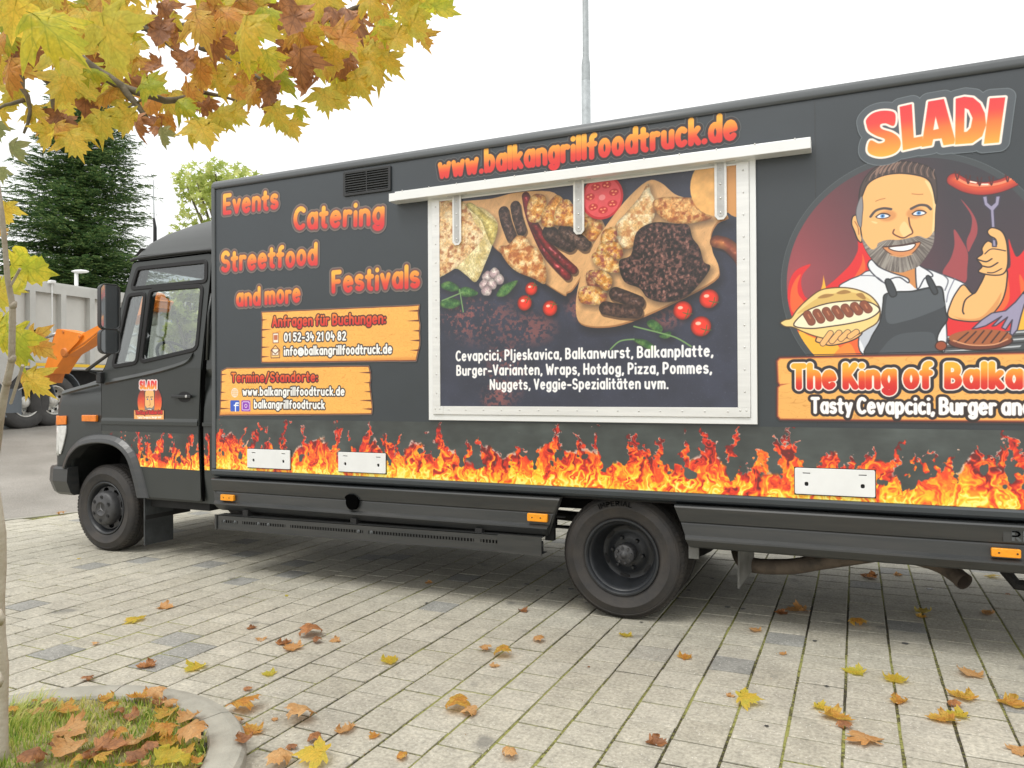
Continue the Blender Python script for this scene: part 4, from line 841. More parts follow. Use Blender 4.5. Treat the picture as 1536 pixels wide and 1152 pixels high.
LIMG = lv.image('leaf_print'); LIMG.colorspace_settings.name = 'Non-Color'
def leaf_mat(name, c1, c2, cv_, trans=.35, brown=0.0):
    m, nt, b = new_mat(name); N = nt.nodes.new; L = nt.links.new
    t = N('ShaderNodeTexImage'); t.image = LIMG; uv = N('ShaderNodeUVMap'); L(uv.outputs[0], t.inputs[0])
    sp = N('ShaderNodeSeparateColor'); L(t.outputs[0], sp.inputs[0]); oi = N('ShaderNodeObjectInfo')
    a = N('ShaderNodeMath'); a.operation = 'MULTIPLY_ADD'; a.inputs[1].default_value = .8; a.inputs[2].default_value = -.4; L(oi.outputs['Random'], a.inputs[0])
    s_ = N('ShaderNodeMath'); s_.operation = 'ADD'; s_.use_clamp = True; L(a.outputs[0], s_.inputs[0]); L(sp.outputs[1], s_.inputs[1])
    mx = N('ShaderNodeMix'); mx.data_type = 'RGBA'; mx.inputs[6].default_value = (*c1, 1); mx.inputs[7].default_value = (*c2, 1); L(s_.outputs[0], mx.inputs[0])
    mv = N('ShaderNodeMix'); mv.data_type = 'RGBA'; mv.inputs[7].default_value = (*cv_, 1); L(mx.outputs[2], mv.inputs[6])
    k = N('ShaderNodeMath'); k.operation = 'MULTIPLY'; k.inputs[1].default_value = .55; L(sp.outputs[0], k.inputs[0]); L(k.outputs[0], mv.inputs[0])
    fm = N('ShaderNodeMix'); fm.data_type = 'RGBA'; fm.blend_type = 'MULTIPLY'; fm.inputs[0].default_value = .5; L(mv.outputs[2], fm.inputs[6])
    cr = N('ShaderNodeMapRange'); cr.inputs['To Min'].default_value = .5; cr.inputs['To Max'].default_value = 1.3; L(sp.outputs[2], cr.inputs['Value']); L(cr.outputs[0], fm.inputs[7])
    L(fm.outputs[2], b.inputs['Base Color']); b.inputs['Roughness'].default_value = .55
    tl = N('ShaderNodeBsdfTranslucent'); L(fm.outputs[2], tl.inputs[0]); ms = N('ShaderNodeMixShader'); ms.inputs[0].default_value = min(.7, trans*1.35)
    L(b.outputs[0], ms.inputs[1]); L(tl.outputs[0], ms.inputs[2]); L(ms.outputs[0], nt.nodes['Material Output'].inputs[0]); return m
LM = {'yellow': leaf_mat('yellow_leaf', (.82, .58, .08), (.66, .60, .09), (.52, .44, .05), .45),
      'green': leaf_mat('yellow_green_leaf', (.46, .54, .05), (.76, .66, .06), (.28, .36, .03), .45),
      'orange': leaf_mat('orange_leaf', (.70, .32, .07), (.72, .48, .09), (.36, .16, .03), .4),
      'brown': leaf_mat('brown_leaf', (.28, .12, .05), (.50, .22, .08), (.16, .07, .03), .25),
      'tan': leaf_mat('tan_leaf', (.70, .42, .18), (.60, .30, .10), (.44, .24, .10), .3),
      'pale': leaf_mat('pale_green_leaf', (.34, .38, .16), (.42, .42, .18), (.28, .30, .12), .4)}

# ------------------------------------------------------------------ ground
EDGE0 = Vector((-8.717, 5.377)); EDN = Vector((-.943, .332)).normalized(); EDD = Vector((-EDN.y, EDN.x))
if EDD.y < 0: EDD = -EDD
def gz(x, y):
    s = (Vector((x, y))-EDGE0).dot(EDN)
    if s < 0: return 0.0
    return .10*s*min(1, s/1.5) if s < 8.0 else .8+.012*(s-8.0)
def ground_sheet():
    m = MB(); svals = [0, .15, .3, .6, 1, 1.5, 2.2, 3, 4, 5, 6, 7, 8, 9, 12, 18, 30, 60, 200, 900]; tv = [-900, -200, -60, -30, -16, -8, -4, -2, 0, 2, 4, 8, 12, 16, 22, 30, 60, 200, 900]
    for s in svals:
        for t in tv:
            p = EDGE0+EDN*s+EDD*t; m.v.append((p.x, p.y, gz(p.x, p.y)-.004))
    n = len(tv)
    for i in range(len(svals)-1):
        for j in range(n-1):
            a = i*n+j; m.f.append((a, a+n, a+n+1, a+1)); m.m.append(0)
    return m
m, nt, b = new_mat('asphalt'); N = nt.nodes.new; L = nt.links.new
tc = N('ShaderNodeTexCoord'); n1_ = N('ShaderNodeTexNoise'); n1_.inputs['Scale'].default_value = 1.1; n1_.inputs['Detail'].default_value = 8
n2_ = N('ShaderNodeTexNoise'); n2_.inputs['Scale'].default_value = 95; n2_.inputs['Detail'].default_value = 3
r1_ = N('ShaderNodeValToRGB'); r1_.color_ramp.elements[0].position = .35; r1_.color_ramp.elements[0].color = (.22, .205, .18, 1); r1_.color_ramp.elements[1].position = .68; r1_.color_ramp.elements[1].color = (.30, .28, .25, 1)
r2_ = N('ShaderNodeMapRange'); r2_.inputs['From Min'].default_value = .3; r2_.inputs['From Max'].default_value = .7; r2_.inputs['To Min'].default_value = .72; r2_.inputs['To Max'].default_value = 1.28
mm = N('ShaderNodeMix'); mm.data_type = 'RGBA'; mm.blend_type = 'MULTIPLY'; mm.inputs[0].default_value = 1
L(tc.outputs['Object'], n1_.inputs[0]); L(tc.outputs['Object'], n2_.inputs[0]); L(n1_.outputs[0], r1_.inputs[0]); L(n2_.outputs[0], r2_.inputs[0]); L(r1_.outputs[0], mm.inputs[6]); L(r2_.outputs[0], mm.inputs[7]); L(mm.outputs[2], b.inputs['Base Color'])
bp_ = N('ShaderNodeBump'); bp_.inputs['Strength'].default_value = .5; bp_.inputs['Distance'].default_value = .004; L(n2_.outputs[0], bp_.inputs['Height']); L(bp_.outputs[0], b.inputs['Normal']); b.inputs['Roughness'].default_value = .85
M['asphalt'] = m
tag(ground_sheet().build('asphalt_ground', M['asphalt'], fix=True), kind='structure')
# joint bed: sand, soil and moss between the stones; the far side of the paved yard runs on to the horizon
m, nt, b = new_mat('mossy_joint'); N = nt.nodes.new; L = nt.links.new
tc = N('ShaderNodeTexCoord'); a_ = N('ShaderNodeTexNoise'); a_.inputs['Scale'].default_value = 1.1; a_.inputs['Detail'].default_value = 3
b_ = N('ShaderNodeTexNoise'); b_.inputs['Scale'].default_value = 70; b_.inputs['Detail'].default_value = 4
s_ = N('ShaderNodeMath'); s_.operation = 'MULTIPLY_ADD'; s_.inputs[1].default_value = .55; L(b_.outputs[0], s_.inputs[0]); L(a_.outputs[0], s_.inputs[2])
cr_ = N('ShaderNodeValToRGB'); e = cr_.color_ramp.elements; e[0].position = .66; e[0].color = (.030, .025, .016, 1); e[1].position = .86; e[1].color = (.25, .255, .07, 1)
k = e.new(.75); k.color = (.09, .085, .03, 1)
L(tc.outputs['Object'], a_.inputs[0]); L(tc.outputs['Object'], b_.inputs[0]); L(s_.outputs[0], cr_.inputs[0]); L(cr_.outputs[0], b.inputs['Base Color']); b.inputs['Roughness'].default_value = .95
M['joint'] = m
PR = .2137; PL = .2120             # width of a row of stones, length of a stone
bed = MB(); ex = lambda y: EDGE0.x + (y-EDGE0.y)*(EDD.x/EDD.y)
bed.add([(ex(-6), -6, -.0050), (14, -6, -.0050), (14, 12, -.0050), (ex(12), 12, -.0050)], [(0, 1, 2, 3)])
bed_o = tag(bed.build('paving_bed', M['joint']), kind='structure')
yard = MB(); yard.add([(ex(900), 900, -.012), (ex(12), 12, -.012), (900, 12, -.012), (900, 900, -.012)], [(0, 1, 2, 3)])
yard.add([(14, -6, -.012), (900, -6, -.012), (900, 12, -.012), (14, 12, -.012)], [(0, 1, 2, 3)]); yard.add([(ex(-6), -6, -.012), (ex(-900), -900, -.012), (900, -900, -.012), (900, -6, -.012)], [(0, 1, 2, 3)])
tag(yard.build('yard_ground', M['asphalt']), kind='structure')
def paver_mat(name, src):
    m, nt, b = new_mat(name); N = nt.nodes.new; L = nt.links.new
    tc = N('ShaderNodeTexCoord'); geo = N('ShaderNodeNewGeometry'); pos = geo.outputs['Position']
    if src == 'obj': rd = N('ShaderNodeObjectInfo').outputs['Random']
    else: rd = geo.outputs['Random Per Island']
    base = N('ShaderNodeValToRGB'); e = base.color_ramp.elements; base.color_ramp.interpolation = 'LINEAR'
    e[0].position = 0; e[0].color = (.36, .338, .276, 1); e[1].position = 1; e[1].color = (.25, .248, .225, 1)
    for p_, c_ in ((.25, (.39, .368, .30)), (.5, (.365, .342, .275)), (.75, (.41, .388, .32)), (.955, (.375, .352, .29)), (.965, (.265, .262, .24))): k = e.new(p_); k.color = (*c_, 1)
    L(rd, base.inputs[0])
    big = N('ShaderNodeTexNoise'); big.inputs['Scale'].default_value = .8; big.inputs['Detail'].default_value = 5; L(pos, big.inputs[0])
    mr = N('ShaderNodeMapRange'); mr.inputs['From Min'].default_value = .3; mr.inputs['From Max'].default_value = .7; mr.inputs['To Min'].default_value = .84; mr.inputs['To Max'].default_value = 1.14; L(big.outputs[0], mr.inputs['Value'])
    fine = N('ShaderNodeTexNoise'); fine.inputs['Scale'].default_value = 55; fine.inputs['Detail'].default_value = 6; fine.inputs['Roughness'].default_value = .7; L(pos, fine.inputs[0])
    mf = N('ShaderNodeMapRange'); mf.inputs['From Min'].default_value = .3; mf.inputs['From Max'].default_value = .7; mf.inputs['To Min'].default_value = .62; mf.inputs['To Max'].default_value = 1.34; L(fine.outputs[0], mf.inputs['Value'])
    mid = N('ShaderNodeTexNoise'); mid.inputs['Scale'].default_value = 9; mid.inputs['Detail'].default_value = 5; L(pos, mid.inputs[0])
    md = N('ShaderNodeMapRange'); md.inputs['From Min'].default_value = .3; md.inputs['From Max'].default_value = .7; md.inputs['To Min'].default_value = .86; md.inputs['To Max'].default_value = 1.12; L(mid.outputs[0], md.inputs['Value'])
    m1 = N('ShaderNodeMath'); m1.operation = 'MULTIPLY'; L(mr.outputs[0], m1.inputs[0]); L(mf.outputs[0], m1.inputs[1])
    m2 = N('ShaderNodeMath'); m2.operation = 'MULTIPLY'; L(m1.outputs[0], m2.inputs[0]); L(md.outputs[0], m2.inputs[1])
    vs = N('ShaderNodeVectorMath'); vs.operation = 'SCALE'; L(base.outputs[0], vs.inputs[0]); L(m2.outputs[0], vs.inputs['Scale'])
    # pale and dark grit showing in the worn face
    vo = N('ShaderNodeTexVoronoi'); vo.inputs['Scale'].default_value = 75; L(pos, vo.inputs['Vector'])
    lt = N('ShaderNodeMath'); lt.operation = 'LESS_THAN'; lt.inputs[1].default_value = .20; L(vo.outputs['Distance'], lt.inputs[0])
    sc_ = N('ShaderNodeSeparateColor'); L(vo.outputs['Color'], sc_.inputs[0]); g2 = N('ShaderNodeMath'); g2.operation = 'GREATER_THAN'; g2.inputs[1].default_value = .80; L(sc_.outputs[0], g2.inputs[0])
    mu = N('ShaderNodeMath'); mu.operation = 'MULTIPLY'; L(lt.outputs[0], mu.inputs[0]); L(g2.outputs[0], mu.inputs[1])
    mx = N('ShaderNodeMix'); mx.data_type = 'RGBA'; L(mu.outputs[0], mx.inputs[0]); L(vs.outputs[0], mx.inputs[6]); mx.inputs[7].default_value = (.62, .60, .54, 1)
    # dark stains
    st = N('ShaderNodeTexNoise'); st.inputs['Scale'].default_value = 3.1; st.inputs['Detail'].default_value = 2; L(pos, st.inputs[0])
    sr = N('ShaderNodeMapRange'); sr.inputs['From Min'].default_value = .68; sr.inputs['From Max'].default_value = .74; sr.inputs['To Max'].default_value = .55; L(st.outputs[0], sr.inputs['Value'])
    m3 = N('ShaderNodeMix'); m3.data_type = 'RGBA'; L(sr.outputs[0], m3.inputs[0]); L(mx.outputs[2], m3.inputs[6]); m3.inputs[7].default_value = (.10, .10, .095, 1)
    L(m3.outputs[2], b.inputs['Base Color']); b.inputs['Roughness'].default_value = .82
    bp = N('ShaderNodeBump'); bp.inputs['Strength'].default_value = .35; bp.inputs['Distance'].default_value = .003; L(fine.outputs[0], bp.inputs['Height']); L(bp.outputs[0], b.inputs['Normal'])
    return m
M['paver'] = paver_mat('concrete_paver', 'obj'); M['paver_i'] = paver_mat('concrete_paver_field', 'island')
def paver_verts(w, l, t=.0, seed=0):
    """a bevelled stone with a slightly uneven face: 8 top verts + 4 below"""
    r = random.Random(seed); b = .0035; j = lambda: (r.random()-.5)*.003
    o = [(-w/2, -l/2), (w/2, -l/2), (w/2, l/2), (-w/2, l/2)]; o = [(x+j(), y+j()) for x, y in o]
    i_ = [(x-math.copysign(b, x), y-math.copysign(b, y)) for x, y in o]
    vs = [(x, y, -.03) for x, y in o]+[(x, y, -.0022) for x, y in o]+[(x, y, 0) for x, y in i_]
    fs = [(8, 9, 10, 11)]+[(4+k, 4+(k+1) % 4, 8+(k+1) % 4, 8+k) for k in range(4)]+[(k, (k+1) % 4, 4+(k+1) % 4, 4+k) for k in range(4)]
    return vs, fs
GAPX, GAPY = .0125, .0100
ISC = Vector((-2.80, 1.70)); ISR = .85
def in_island(x, y, pad=0.0):
    if y > ISC.y: return (Vector((x, y))-ISC).length < ISR+pad
    return abs(x-ISC.x) < ISR+pad
cells = []
for i in range(int(-9.4/PR)-2, int(14/PR)):
    x = -.058+PR*(i+.5); off = (PL/2 if i % 2 else 0)
    for j in range(int(-6/PL), int(12/PL)):
        y = 3.2035+PL*(j+.5)+off
        if y < -6 or y > 11.9 or x > 13.9: continue
        if x-PR/2 < ex(y)+.02: continue
        if in_island(x, y, .055) and y > -1.35 and (in_island(x-.107, y-.106) and in_island(x+.107, y+.106) and in_island(x-.107, y+.106) and in_island(x+.107, y-.106)): continue
        # seen size: skip what the frame leaves out when ranking
        d = np.array([x, y, -CAM_H]); zc = float(d @ FW); size = 0
        if zc > .5:
            px = 768+FOC*float(d @ RT)/zc; py = 576-FOC*float(d @ UP)/zc
            if -40 < px < 1576 and py < 1190:
                hid = y > 4.6 and px > 120 and py < 850
                size = 1/zc**3*(.02 if hid else 1)
        cells.append((size, x, y))
cells.sort(reverse=True)
paving = MB(); pmeshes = []
for k in range(8):
    vs, fs = paver_verts(PR-GAPX, PL-GAPY, seed=k); q = MB(); q.add(vs, fs); me = q.mesh('paver'); me.materials.append(M['paver']); pmeshes.append(me)
r2 = random.Random(5)
for n_, (size, x, y) in enumerate(cells):
    if n_ < 296 and size > 0:
        o = bpy.data.objects.new('paver', pmeshes[r2.randrange(8)]); COL.objects.link(o); o.parent = bed_o
        o.location = (x+(r2.random()-.5)*.002, y+(r2.random()-.5)*.002, (r2.random()-.5)*.0035); o.rotation_euler = ((r2.random()-.5)*.016, (r2.random()-.5)*.016, (r2.random()-.5)*.010)
    else:
        vs, fs = paver_verts(PR-GAPX, PL-GAPY, seed=n_); dz = (r2.random()-.5)*.003; tx = (r2.random()-.5)*.016; ty = (r2.random()-.5)*.016
        paving.add([(x+a, y+b_, c+dz+a*tx+b_*ty) for a, b_, c in vs], fs)
tag(paving.build('paver_field', M['paver_i'], bed_o), kind='stuff')
# concrete edging between the paving and the asphalt
ed = MB()
for k in range(-6, 8):
    a = EDGE0+EDD*(k*1.0+.004)+EDN*.005; b2 = EDGE0+EDD*(k*1.0+.996)+EDN*.005; a2 = a-EDN*.075; b3 = b2-EDN*.075
    ed.v += [(p.x, p.y, z) for z in (-.05, .004) for p in (a2, b3, b2, a)]; o_ = len(ed.v)-8
    ed.f += [tuple(o_+i for i in f) for f in ((4, 7, 6, 5), (0, 1, 5, 4), (1, 2, 6, 5), (2, 3, 7, 6), (3, 0, 4, 7))]; ed.m += [0]*5
M['kerb'] = mat('kerb_concrete', (.26, .25, .21), .85, col2=(.37, .355, .30), vscale=9, bump=.35, bscale=120)
tag(ed.build('paving_edge', M['kerb'], fix=True), kind='structure')

# ------------------------------------------------------------------ planted island: kerb stones, soil, grass
isl = empty('kerb_island', (ISC.x, ISC.y, 0), label='rounded planting bed with concrete kerb at the lower left of the paving', cat='planting bed')
def isl_pt(t, r):
    """t runs along the kerb: straight left side, half circle, straight right side"""
    arcL = PI*ISR
    if t < 0: return Vector((ISC.x-r, ISC.y+t))
    if t > arcL: return Vector((ISC.x+r, ISC.y-(t-arcL)))
    a = PI-t/ISR; return Vector((ISC.x+r*math.cos(a), ISC.y+r*math.sin(a)))
t0 = -2.4
cuts = [-2.4, -1.4, -.45, .32, 1.02, 1.72, 2.42, 3.3, 4.3, 5.1]
for a, b_ in zip(cuts[:-1], cuts[1:]):
    q = MB(); n = 9; prof = [(.708, -.05), (.708, .052), (.716, .064), (.80, .072), (.836, .066), (.85, .05), (.852, -.05)]
    for i in range(n+1):
        t = a+.003+(b_-a-.006)*i/n
        for r, z in prof: p = isl_pt(t, r); q.v.append((p.x, p.y, z))
    k = len(prof)
    for i in range(n):
        for j in range(k-1): q.f.append((i*k+j, i*k+j+1, (i+1)*k+j+1, (i+1)*k+j)); q.m.append(0)
    q.f.append(tuple(range(k))); q.f.append(tuple(n*k+j for j in reversed(range(k)))); q.m += [0, 0]
    q.build('kerb_stone', M['kerb'], isl, fix=True)
M['soil'] = mat('soil', (.15, .13, .06), .95, col2=(.34, .31, .13), vscale=14, bump=.8, bscale=40)
q = MB(); ring = [isl_pt(t, .712) for t in np.linspace(-2.4, 5.1, 60)]
def soilz(x, y): return .040+.022*float(vnoise(np.array([x]), np.array([y]), 4, 3)[0])
grid = {}; gx_ = np.linspace(ISC.x-.72, ISC.x+.72, 37); gy_ = np.linspace(-.75, ISC.y+.72, 60)
for i, x in enumerate(gx_):
    for j, y in enumerate(gy_):
        if in_island(x, y, -.13): grid[i, j] = len(q.v); q.v.append((x, y, soilz(x, y)))
for (i, j), v in grid.items():
    if all(k in grid for k in ((i+1, j), (i+1, j+1), (i, j+1))): q.f.append((v, grid[i+1, j], grid[i+1, j+1], grid[i, j+1])); q.m.append(0)
q.build('soil', M['soil'], isl, smooth=True)
ok_grass = lambda x, y: in_island(x, y, -.145)
gm, nt, b = new_mat('grass_blades'); N = nt.nodes.new; L = nt.links.new
g_ = N('ShaderNodeNewGeometry'); cr = N('ShaderNodeValToRGB'); e = cr.color_ramp.elements; e[0].color = (.13, .23, .03, 1); e[1].color = (.62, .54, .22, 1)
for p_, c_ in ((.3, (.22, .36, .045)), (.55, (.36, .45, .07)), (.75, (.50, .50, .12))): k = e.new(p_); k.color = (*c_, 1)
nz = N('ShaderNodeTexNoise'); nz.inputs['Scale'].default_value = 5; L(g_.outputs['Position'], nz.inputs[0]); ad = N('ShaderNodeMath'); ad.operation = 'MULTIPLY_ADD'; ad.inputs[1].default_value = .75; L(g_.outputs['Random Per Island'], ad.inputs[0])
sb = N('ShaderNodeMath'); sb.operation = 'MULTIPLY_ADD'; sb.inputs[1].default_value = 1.6; sb.inputs[2].default_value = -.62; L(nz.outputs[0], sb.inputs[0]); L(sb.outputs[0], ad.inputs[2]); L(ad.outputs[0], cr.inputs[0]); L(cr.outputs[0], b.inputs['Base Color']); b.inputs['Roughness'].default_value = .6
tl = N('ShaderNodeBsdfTranslucent'); L(cr.outputs[0], tl.inputs[0]); ms = N('ShaderNodeMixShader'); ms.inputs[0].default_value = .3; L(b.outputs[0], ms.inputs[1]); L(tl.outputs[0], ms.inputs[2]); L(ms.outputs[0], nt.nodes['Material Output'].inputs[0])
q = MB(); r = random.Random(3)
for k in range(30000):
    x = ISC.x+(r.random()-.5)*1.42; y = -.4+r.random()*(ISC.y+.75+.4)
    if not ok_grass(x, y): continue
    d = float(vnoise(np.array([x]), np.array([y]), 7, 30)[0])
    if r.random() > .35+.9*d: continue
    h = (.018+.035*r.random()*d)*(1.0 if r.random() > .04 else 1.7); a = r.random()*2*PI; w = .0018+.0018*r.random(); lx, ly = math.cos(a)*h*.8*r.random(), math.sin(a)*h*.8*r.random(); z = soilz(x, y)-.004
    cx_, cy_ = math.cos(a+1.57)*w, math.sin(a+1.57)*w
    q.add([(x-cx_, y-cy_, z), (x+cx_, y+cy_, z), (x+lx*.5+cx_*.7, y+ly*.5+cy_*.7, z+h*.65), (x+lx*.5-cx_*.7, y+ly*.5-cy_*.7, z+h*.65), (x+lx, y+ly, z+h)], [(0, 1, 2, 3), (3, 2, 4)])
for k in range(900):           # small broad weeds among the grass
    x = ISC.x+(r.random()-.5)*1.42; y = .6+r.random()*(ISC.y+.75-.6)
    if not ok_grass(x, y) or float(vnoise(np.array([x]), np.array([y]), 4, 90)[0]) < .55: continue
    z = soilz(x, y)+.012+.02*r.random(); a = r.random()*6.28; s = .006+.008*r.random()
    q.add([(x, y, z-.004), (x+s*math.cos(a), y+s*math.sin(a), z+.002), (x+1.7*s*math.cos(a+.5), y+1.7*s*math.sin(a+.5), z), (x+s*math.cos(a+1), y+s*math.sin(a+1), z+.003)], [(0, 1, 2, 3)])
tag(q.build('grass', gm), kind='stuff')
# rough grass and moss tuft round the foot of the young tree
q = MB()
for k in range(700):
    a = r.random()*6.28; d = r.random()**.6*.24; x = -3.26+math.cos(a)*d; y = 2.0+math.sin(a)*d*.8
    if not ok_grass(x, y): continue
    h = .03+.06*r.random(); la = a+(r.random()-.5); lx, ly = math.cos(la)*h*.7, math.sin(la)*h*.7; w = .0015; z = soilz(x, y)
    q.add([(x-w, y, z), (x+w, y, z), (x+lx*.5+w, y+ly*.5, z+h*.7), (x+lx*.5-w, y+ly*.5, z+h*.7), (x+lx, y+ly, z+h*.9)], [(0, 1, 2, 3), (3, 2, 4)])
tag(q.build('long_grass', gm), kind='stuff')

# ------------------------------------------------------------------ the food truck
SY = 4.5                            # outside face of the box body
CY = 5.65                           # middle of the truck
CB = 4.65                           # outside face of the cab
truck = empty('food_truck', (-2.4, CY, 0), label='dark grey food truck with printed flames, food pictures and a cook emblem', cat='food truck')
BX0, BX1 = -4.633, 1.62
BZ0, BZ1 = .76, 3.06
# box: side panel, roof, ends
m = MB(); m.box((BX0+.03, SY+.004, BZ0+.05), (BX1-.03, 6.80-.004, BZ1-.03)); m.build('box_body', M['paint'], truck)
plate('side_panel', rrect(BX0+.036, BZ0+.05, BX1-.036, 3.015, .004, 1), [], SY, .012, M['paint'], truck, bev=.001)
def bar_x(name, prof, x0, x1, mat_, parent, x0f=None, x1f=None, smooth=True, y0=0):
    """profile (y, z) points swept along x; end positions may depend on z"""
    q = MB(); k = len(prof)
    for e_, f_, xx in ((0, x0f, x0), (1, x1f, x1)):
        for (y, z) in prof: q.v.append((f_(z) if f_ else xx, y, z))
    for j in range(k): q.f.append((j, (j+1) % k, k+(j+1) % k, k+j)); q.m.append(0)
    q.f.append(tuple(reversed(range(k)))); q.f.append(tuple(range(k, 2*k))); q.m += [0, 0]
    o = q.build(name, mat_, parent, fix=True)
    return o
rt = [(SY-.010, 3.022), (SY-.012, 3.040), (SY-.006, 3.062), (SY+.010, 3.082), (SY+.035, 3.094), (SY+.08, 3.098), (SY+.14, 3.100), (SY+.14, 3.03), (SY+.013, 3.022)]
M['paint_e'] = mat('edge_profile_paint', (.085, .092, .096), .38, var=.08, vscale=3)
o = bar_x('roof_rail', rt, BX0, BX1, M['paint_e'], truck); 
for p in o.data.polygons: p.use_smooth = len(p.vertices) == 4
m = MB(); m.box((BX0+.02, SY+.14, 3.02), (BX1-.02, 6.7, 3.10)); m.build('roof', M['paint'], truck)
m = MB(); m.box((BX0-.004, SY-.011, BZ0+.055), (BX0+.034, SY+.10, 3.045), bev=.009); m.build('corner_trim', M['paint_e'], truck, smooth=False)
m = MB(); m.box((BX1-.034, SY-.011, BZ0+.055), (BX1+.004, SY+.10, 3.045), bev=.009); m.build('corner_trim', M['paint'], truck)
pr = [(SY-.014, .812), (SY-.018, .800), (SY-.016, .775), (SY-.004, .762), (SY+.02, .752), (SY+.05, .75), (SY+.05, .813)]
bar_x('bottom_rail', pr, BX0, BX1, M['paint'], truck)
m = MB(); m.box((-.196, SY-.0009, 1.215), (-.193, SY+.01, 3.005)); m.build('panel_joint', M['skirt'], truck)

def uv_from(o, c):
    me = o.data; uv = me.uv_layers.new(name='UVMap'); d = np.zeros(len(me.loops)*2); vi = np.zeros(len(me.loops), int); me.loops.foreach_get('vertex_index', vi)
    co = np.zeros(len(me.vertices)*3); me.vertices.foreach_get('co', co); co = co.reshape(-1, 3)
    d = np.stack([(co[vi, 0]-c.x0)/(c.x1-c.x0), (co[vi, 2]-c.z0)/(c.z1-c.z0)], -1).ravel(); uv.data.foreach_set('uv', d)
def sheet_rect(name, x0, z0, x1, z1, y, c, mt, parent, label=None, nx=1):
    q = MB()
    for i in range(nx+1): x = x0+(x1-x0)*i/nx; q.v += [(x, y, z0), (x, y, z1)]
    q.f = [(2*i, 2*i+2, 2*i+3, 2*i+1) for i in range(nx)]; q.m = [0]*nx
    o = q.build(name, mt, parent); uv_from(o, c); tag(o, label); return o
sheet_rect('flame_film', BX0+.036, .813, 1.42, 1.209, SY-.0020, cv, M['print'], truck, 'printed band of red and yellow flames along the bottom of the side')
lay = {'lettering': .0014, 'emblem': .0022, 'wood_sign': .0032, 'name_sign': .0028}
for name, sl, D, label in CLIPS:
    js, is_ = sl; step = 3; q = MB(); y = SY-lay[name]
    H_, Wd = D.shape
    for j in range(0, H_, step):
        row = (D[j:j+step] < .001).any(0)
        if not row.any(): continue
        ed_ = np.flatnonzero(np.diff(np.concatenate([[0], row.astype(int), [0]])))
        z0 = cv.z0+(js.start+j)/cv.ppm; z1 = cv.z0+(js.start+min(H_, j+step))/cv.ppm
        for a, b_ in zip(ed_[::2], ed_[1::2]):
            xa = cv.x0+(is_.start+a)/cv.ppm; xb = cv.x0+(is_.start+b_)/cv.ppm
            q.add([(xa, y, z0), (xb, y, z0), (xb, y, z1), (xa, y, z1)], [(0, 1, 2, 3)])
    if not q.v: continue
    me = q.mesh(name); bm = bmesh.new(); bm.from_mesh(me); bmesh.ops.remove_doubles(bm, verts=bm.verts[:], dist=.0002); bm.to_mesh(me); bm.free()
    o = link(name, me, truck, M['print']); uv_from(o, cv); tag(o, label)

# louvre vent
va = S(517.5, 287, 4.49); vb = S(588, 252, 4.49); vx0, vz0, vx1, vz1 = float(va[0]), 2.825, float(vb[0]), 3.0
vx0, vx1 = -3.36, -2.955
plate('vent_frame', rrect(vx0, vz0, vx1, vz1, .008, 2), [rrect(vx0+.02, vz0+.018, (vx0+vx1)/2-.004, vz1-.018, .004, 1), rrect((vx0+vx1)/2+.004, vz0+.018, vx1-.02, vz1-.018, .004, 1)], SY-.014, .014, M['trim'], truck, bev=.002)
m = MB(); m.box((vx0+.01, SY-.0012, vz0+.01), (vx1-.01, SY+.004, vz1-.01)); m.build('vent_back', M['black'], truck)
for i in range(8):
    z = vz0+.024+i*.0172; q = MB(); q.v += [(x, y, z_) for x in (vx0+.018, vx1-.018) for y, z_ in ((SY-.013, z), (SY-.002, z+.012), (SY-.002, z+.0145), (SY-.013, z+.003))]
    q.f += [(0, 1, 5, 4), (1, 2, 6, 5), (2, 3, 7, 6), (3, 0, 4, 7), (3, 2, 1, 0), (4, 5, 6, 7)]; q.m += [0]*6; q.build('vent_slat', M['skirt'], truck)

# serving hatch: aluminium frame, printed flap, straps, rail
hx0, hx1, hz0, hz1 = -2.650, -.508, 1.222, 2.735
hatch = empty('serving_hatch', ((hx0+hx1)/2, SY, hz0)); hatch.parent = truck; hatch.matrix_parent_inverse = wmat(truck).inverted()
hatch_parts = []
def hp(o): return o
plate('hatch_frame', [(hx0, hz0), (hx1, hz0), (hx1, hz1), (hx0, hz1)], [[(hx0+.035, hz0+.037), (hx1-.035, hz0+.037), (hx1-.035, hz1-.02), (hx0+.035, hz1-.02)]], SY-.022, .022, M['alu_w'], hatch, bev=.002)
ix0, ix1, iz0, iz1 = PX0, PX1, PZ0, PZ1
fy = SY-.030
def hb_(name, x0, z0, x1, z1, y, th=.006, mt='alu'): m = MB(); m.box((x0, y, z0), (x1, y+th, z1), bev=.0012); return m.build(name, M[mt], hatch)
m = MB(); m.box((hx0+.036, SY-.024, hz0+.038), (hx1-.036, SY-.002, hz1-.022)); m.build('flap', M['alu'], hatch)
sheet_rect('food_poster', ix0-.004, iz0-.004, ix1+.004, iz1+.004, SY-.0252, cv, M['print'], hatch, 'printed picture of grilled meats on wooden boards with white menu lines')
hb_('flap_edge', hx0+.036, iz0+.002, ix0, hz1-.022, fy); hb_('flap_edge', ix1, iz0+.002, hx1-.036, hz1-.022, fy)
hb_('flap_edge', hx0+.1, hz0+.040, hx1-.1, iz0, fy); hb_('flap_edge', ix0+.002, iz1, ix1-.002, hz1-.024, fy)
hb_('corner_plate', hx0+.038, hz0+.041, hx0+.118, iz0+.0005, fy-.003, .004); hb_('corner_plate', hx1-.118, hz0+.041, hx1-.038, iz0+.0005, fy-.003, .004)
rv = MB()
def rivet(q, x, y, z, r=.006):
    q.lathe([(0.0001, -.0035), (r*.6, -.003), (r, 0), (r, .002)], (x, y, z), n=8)
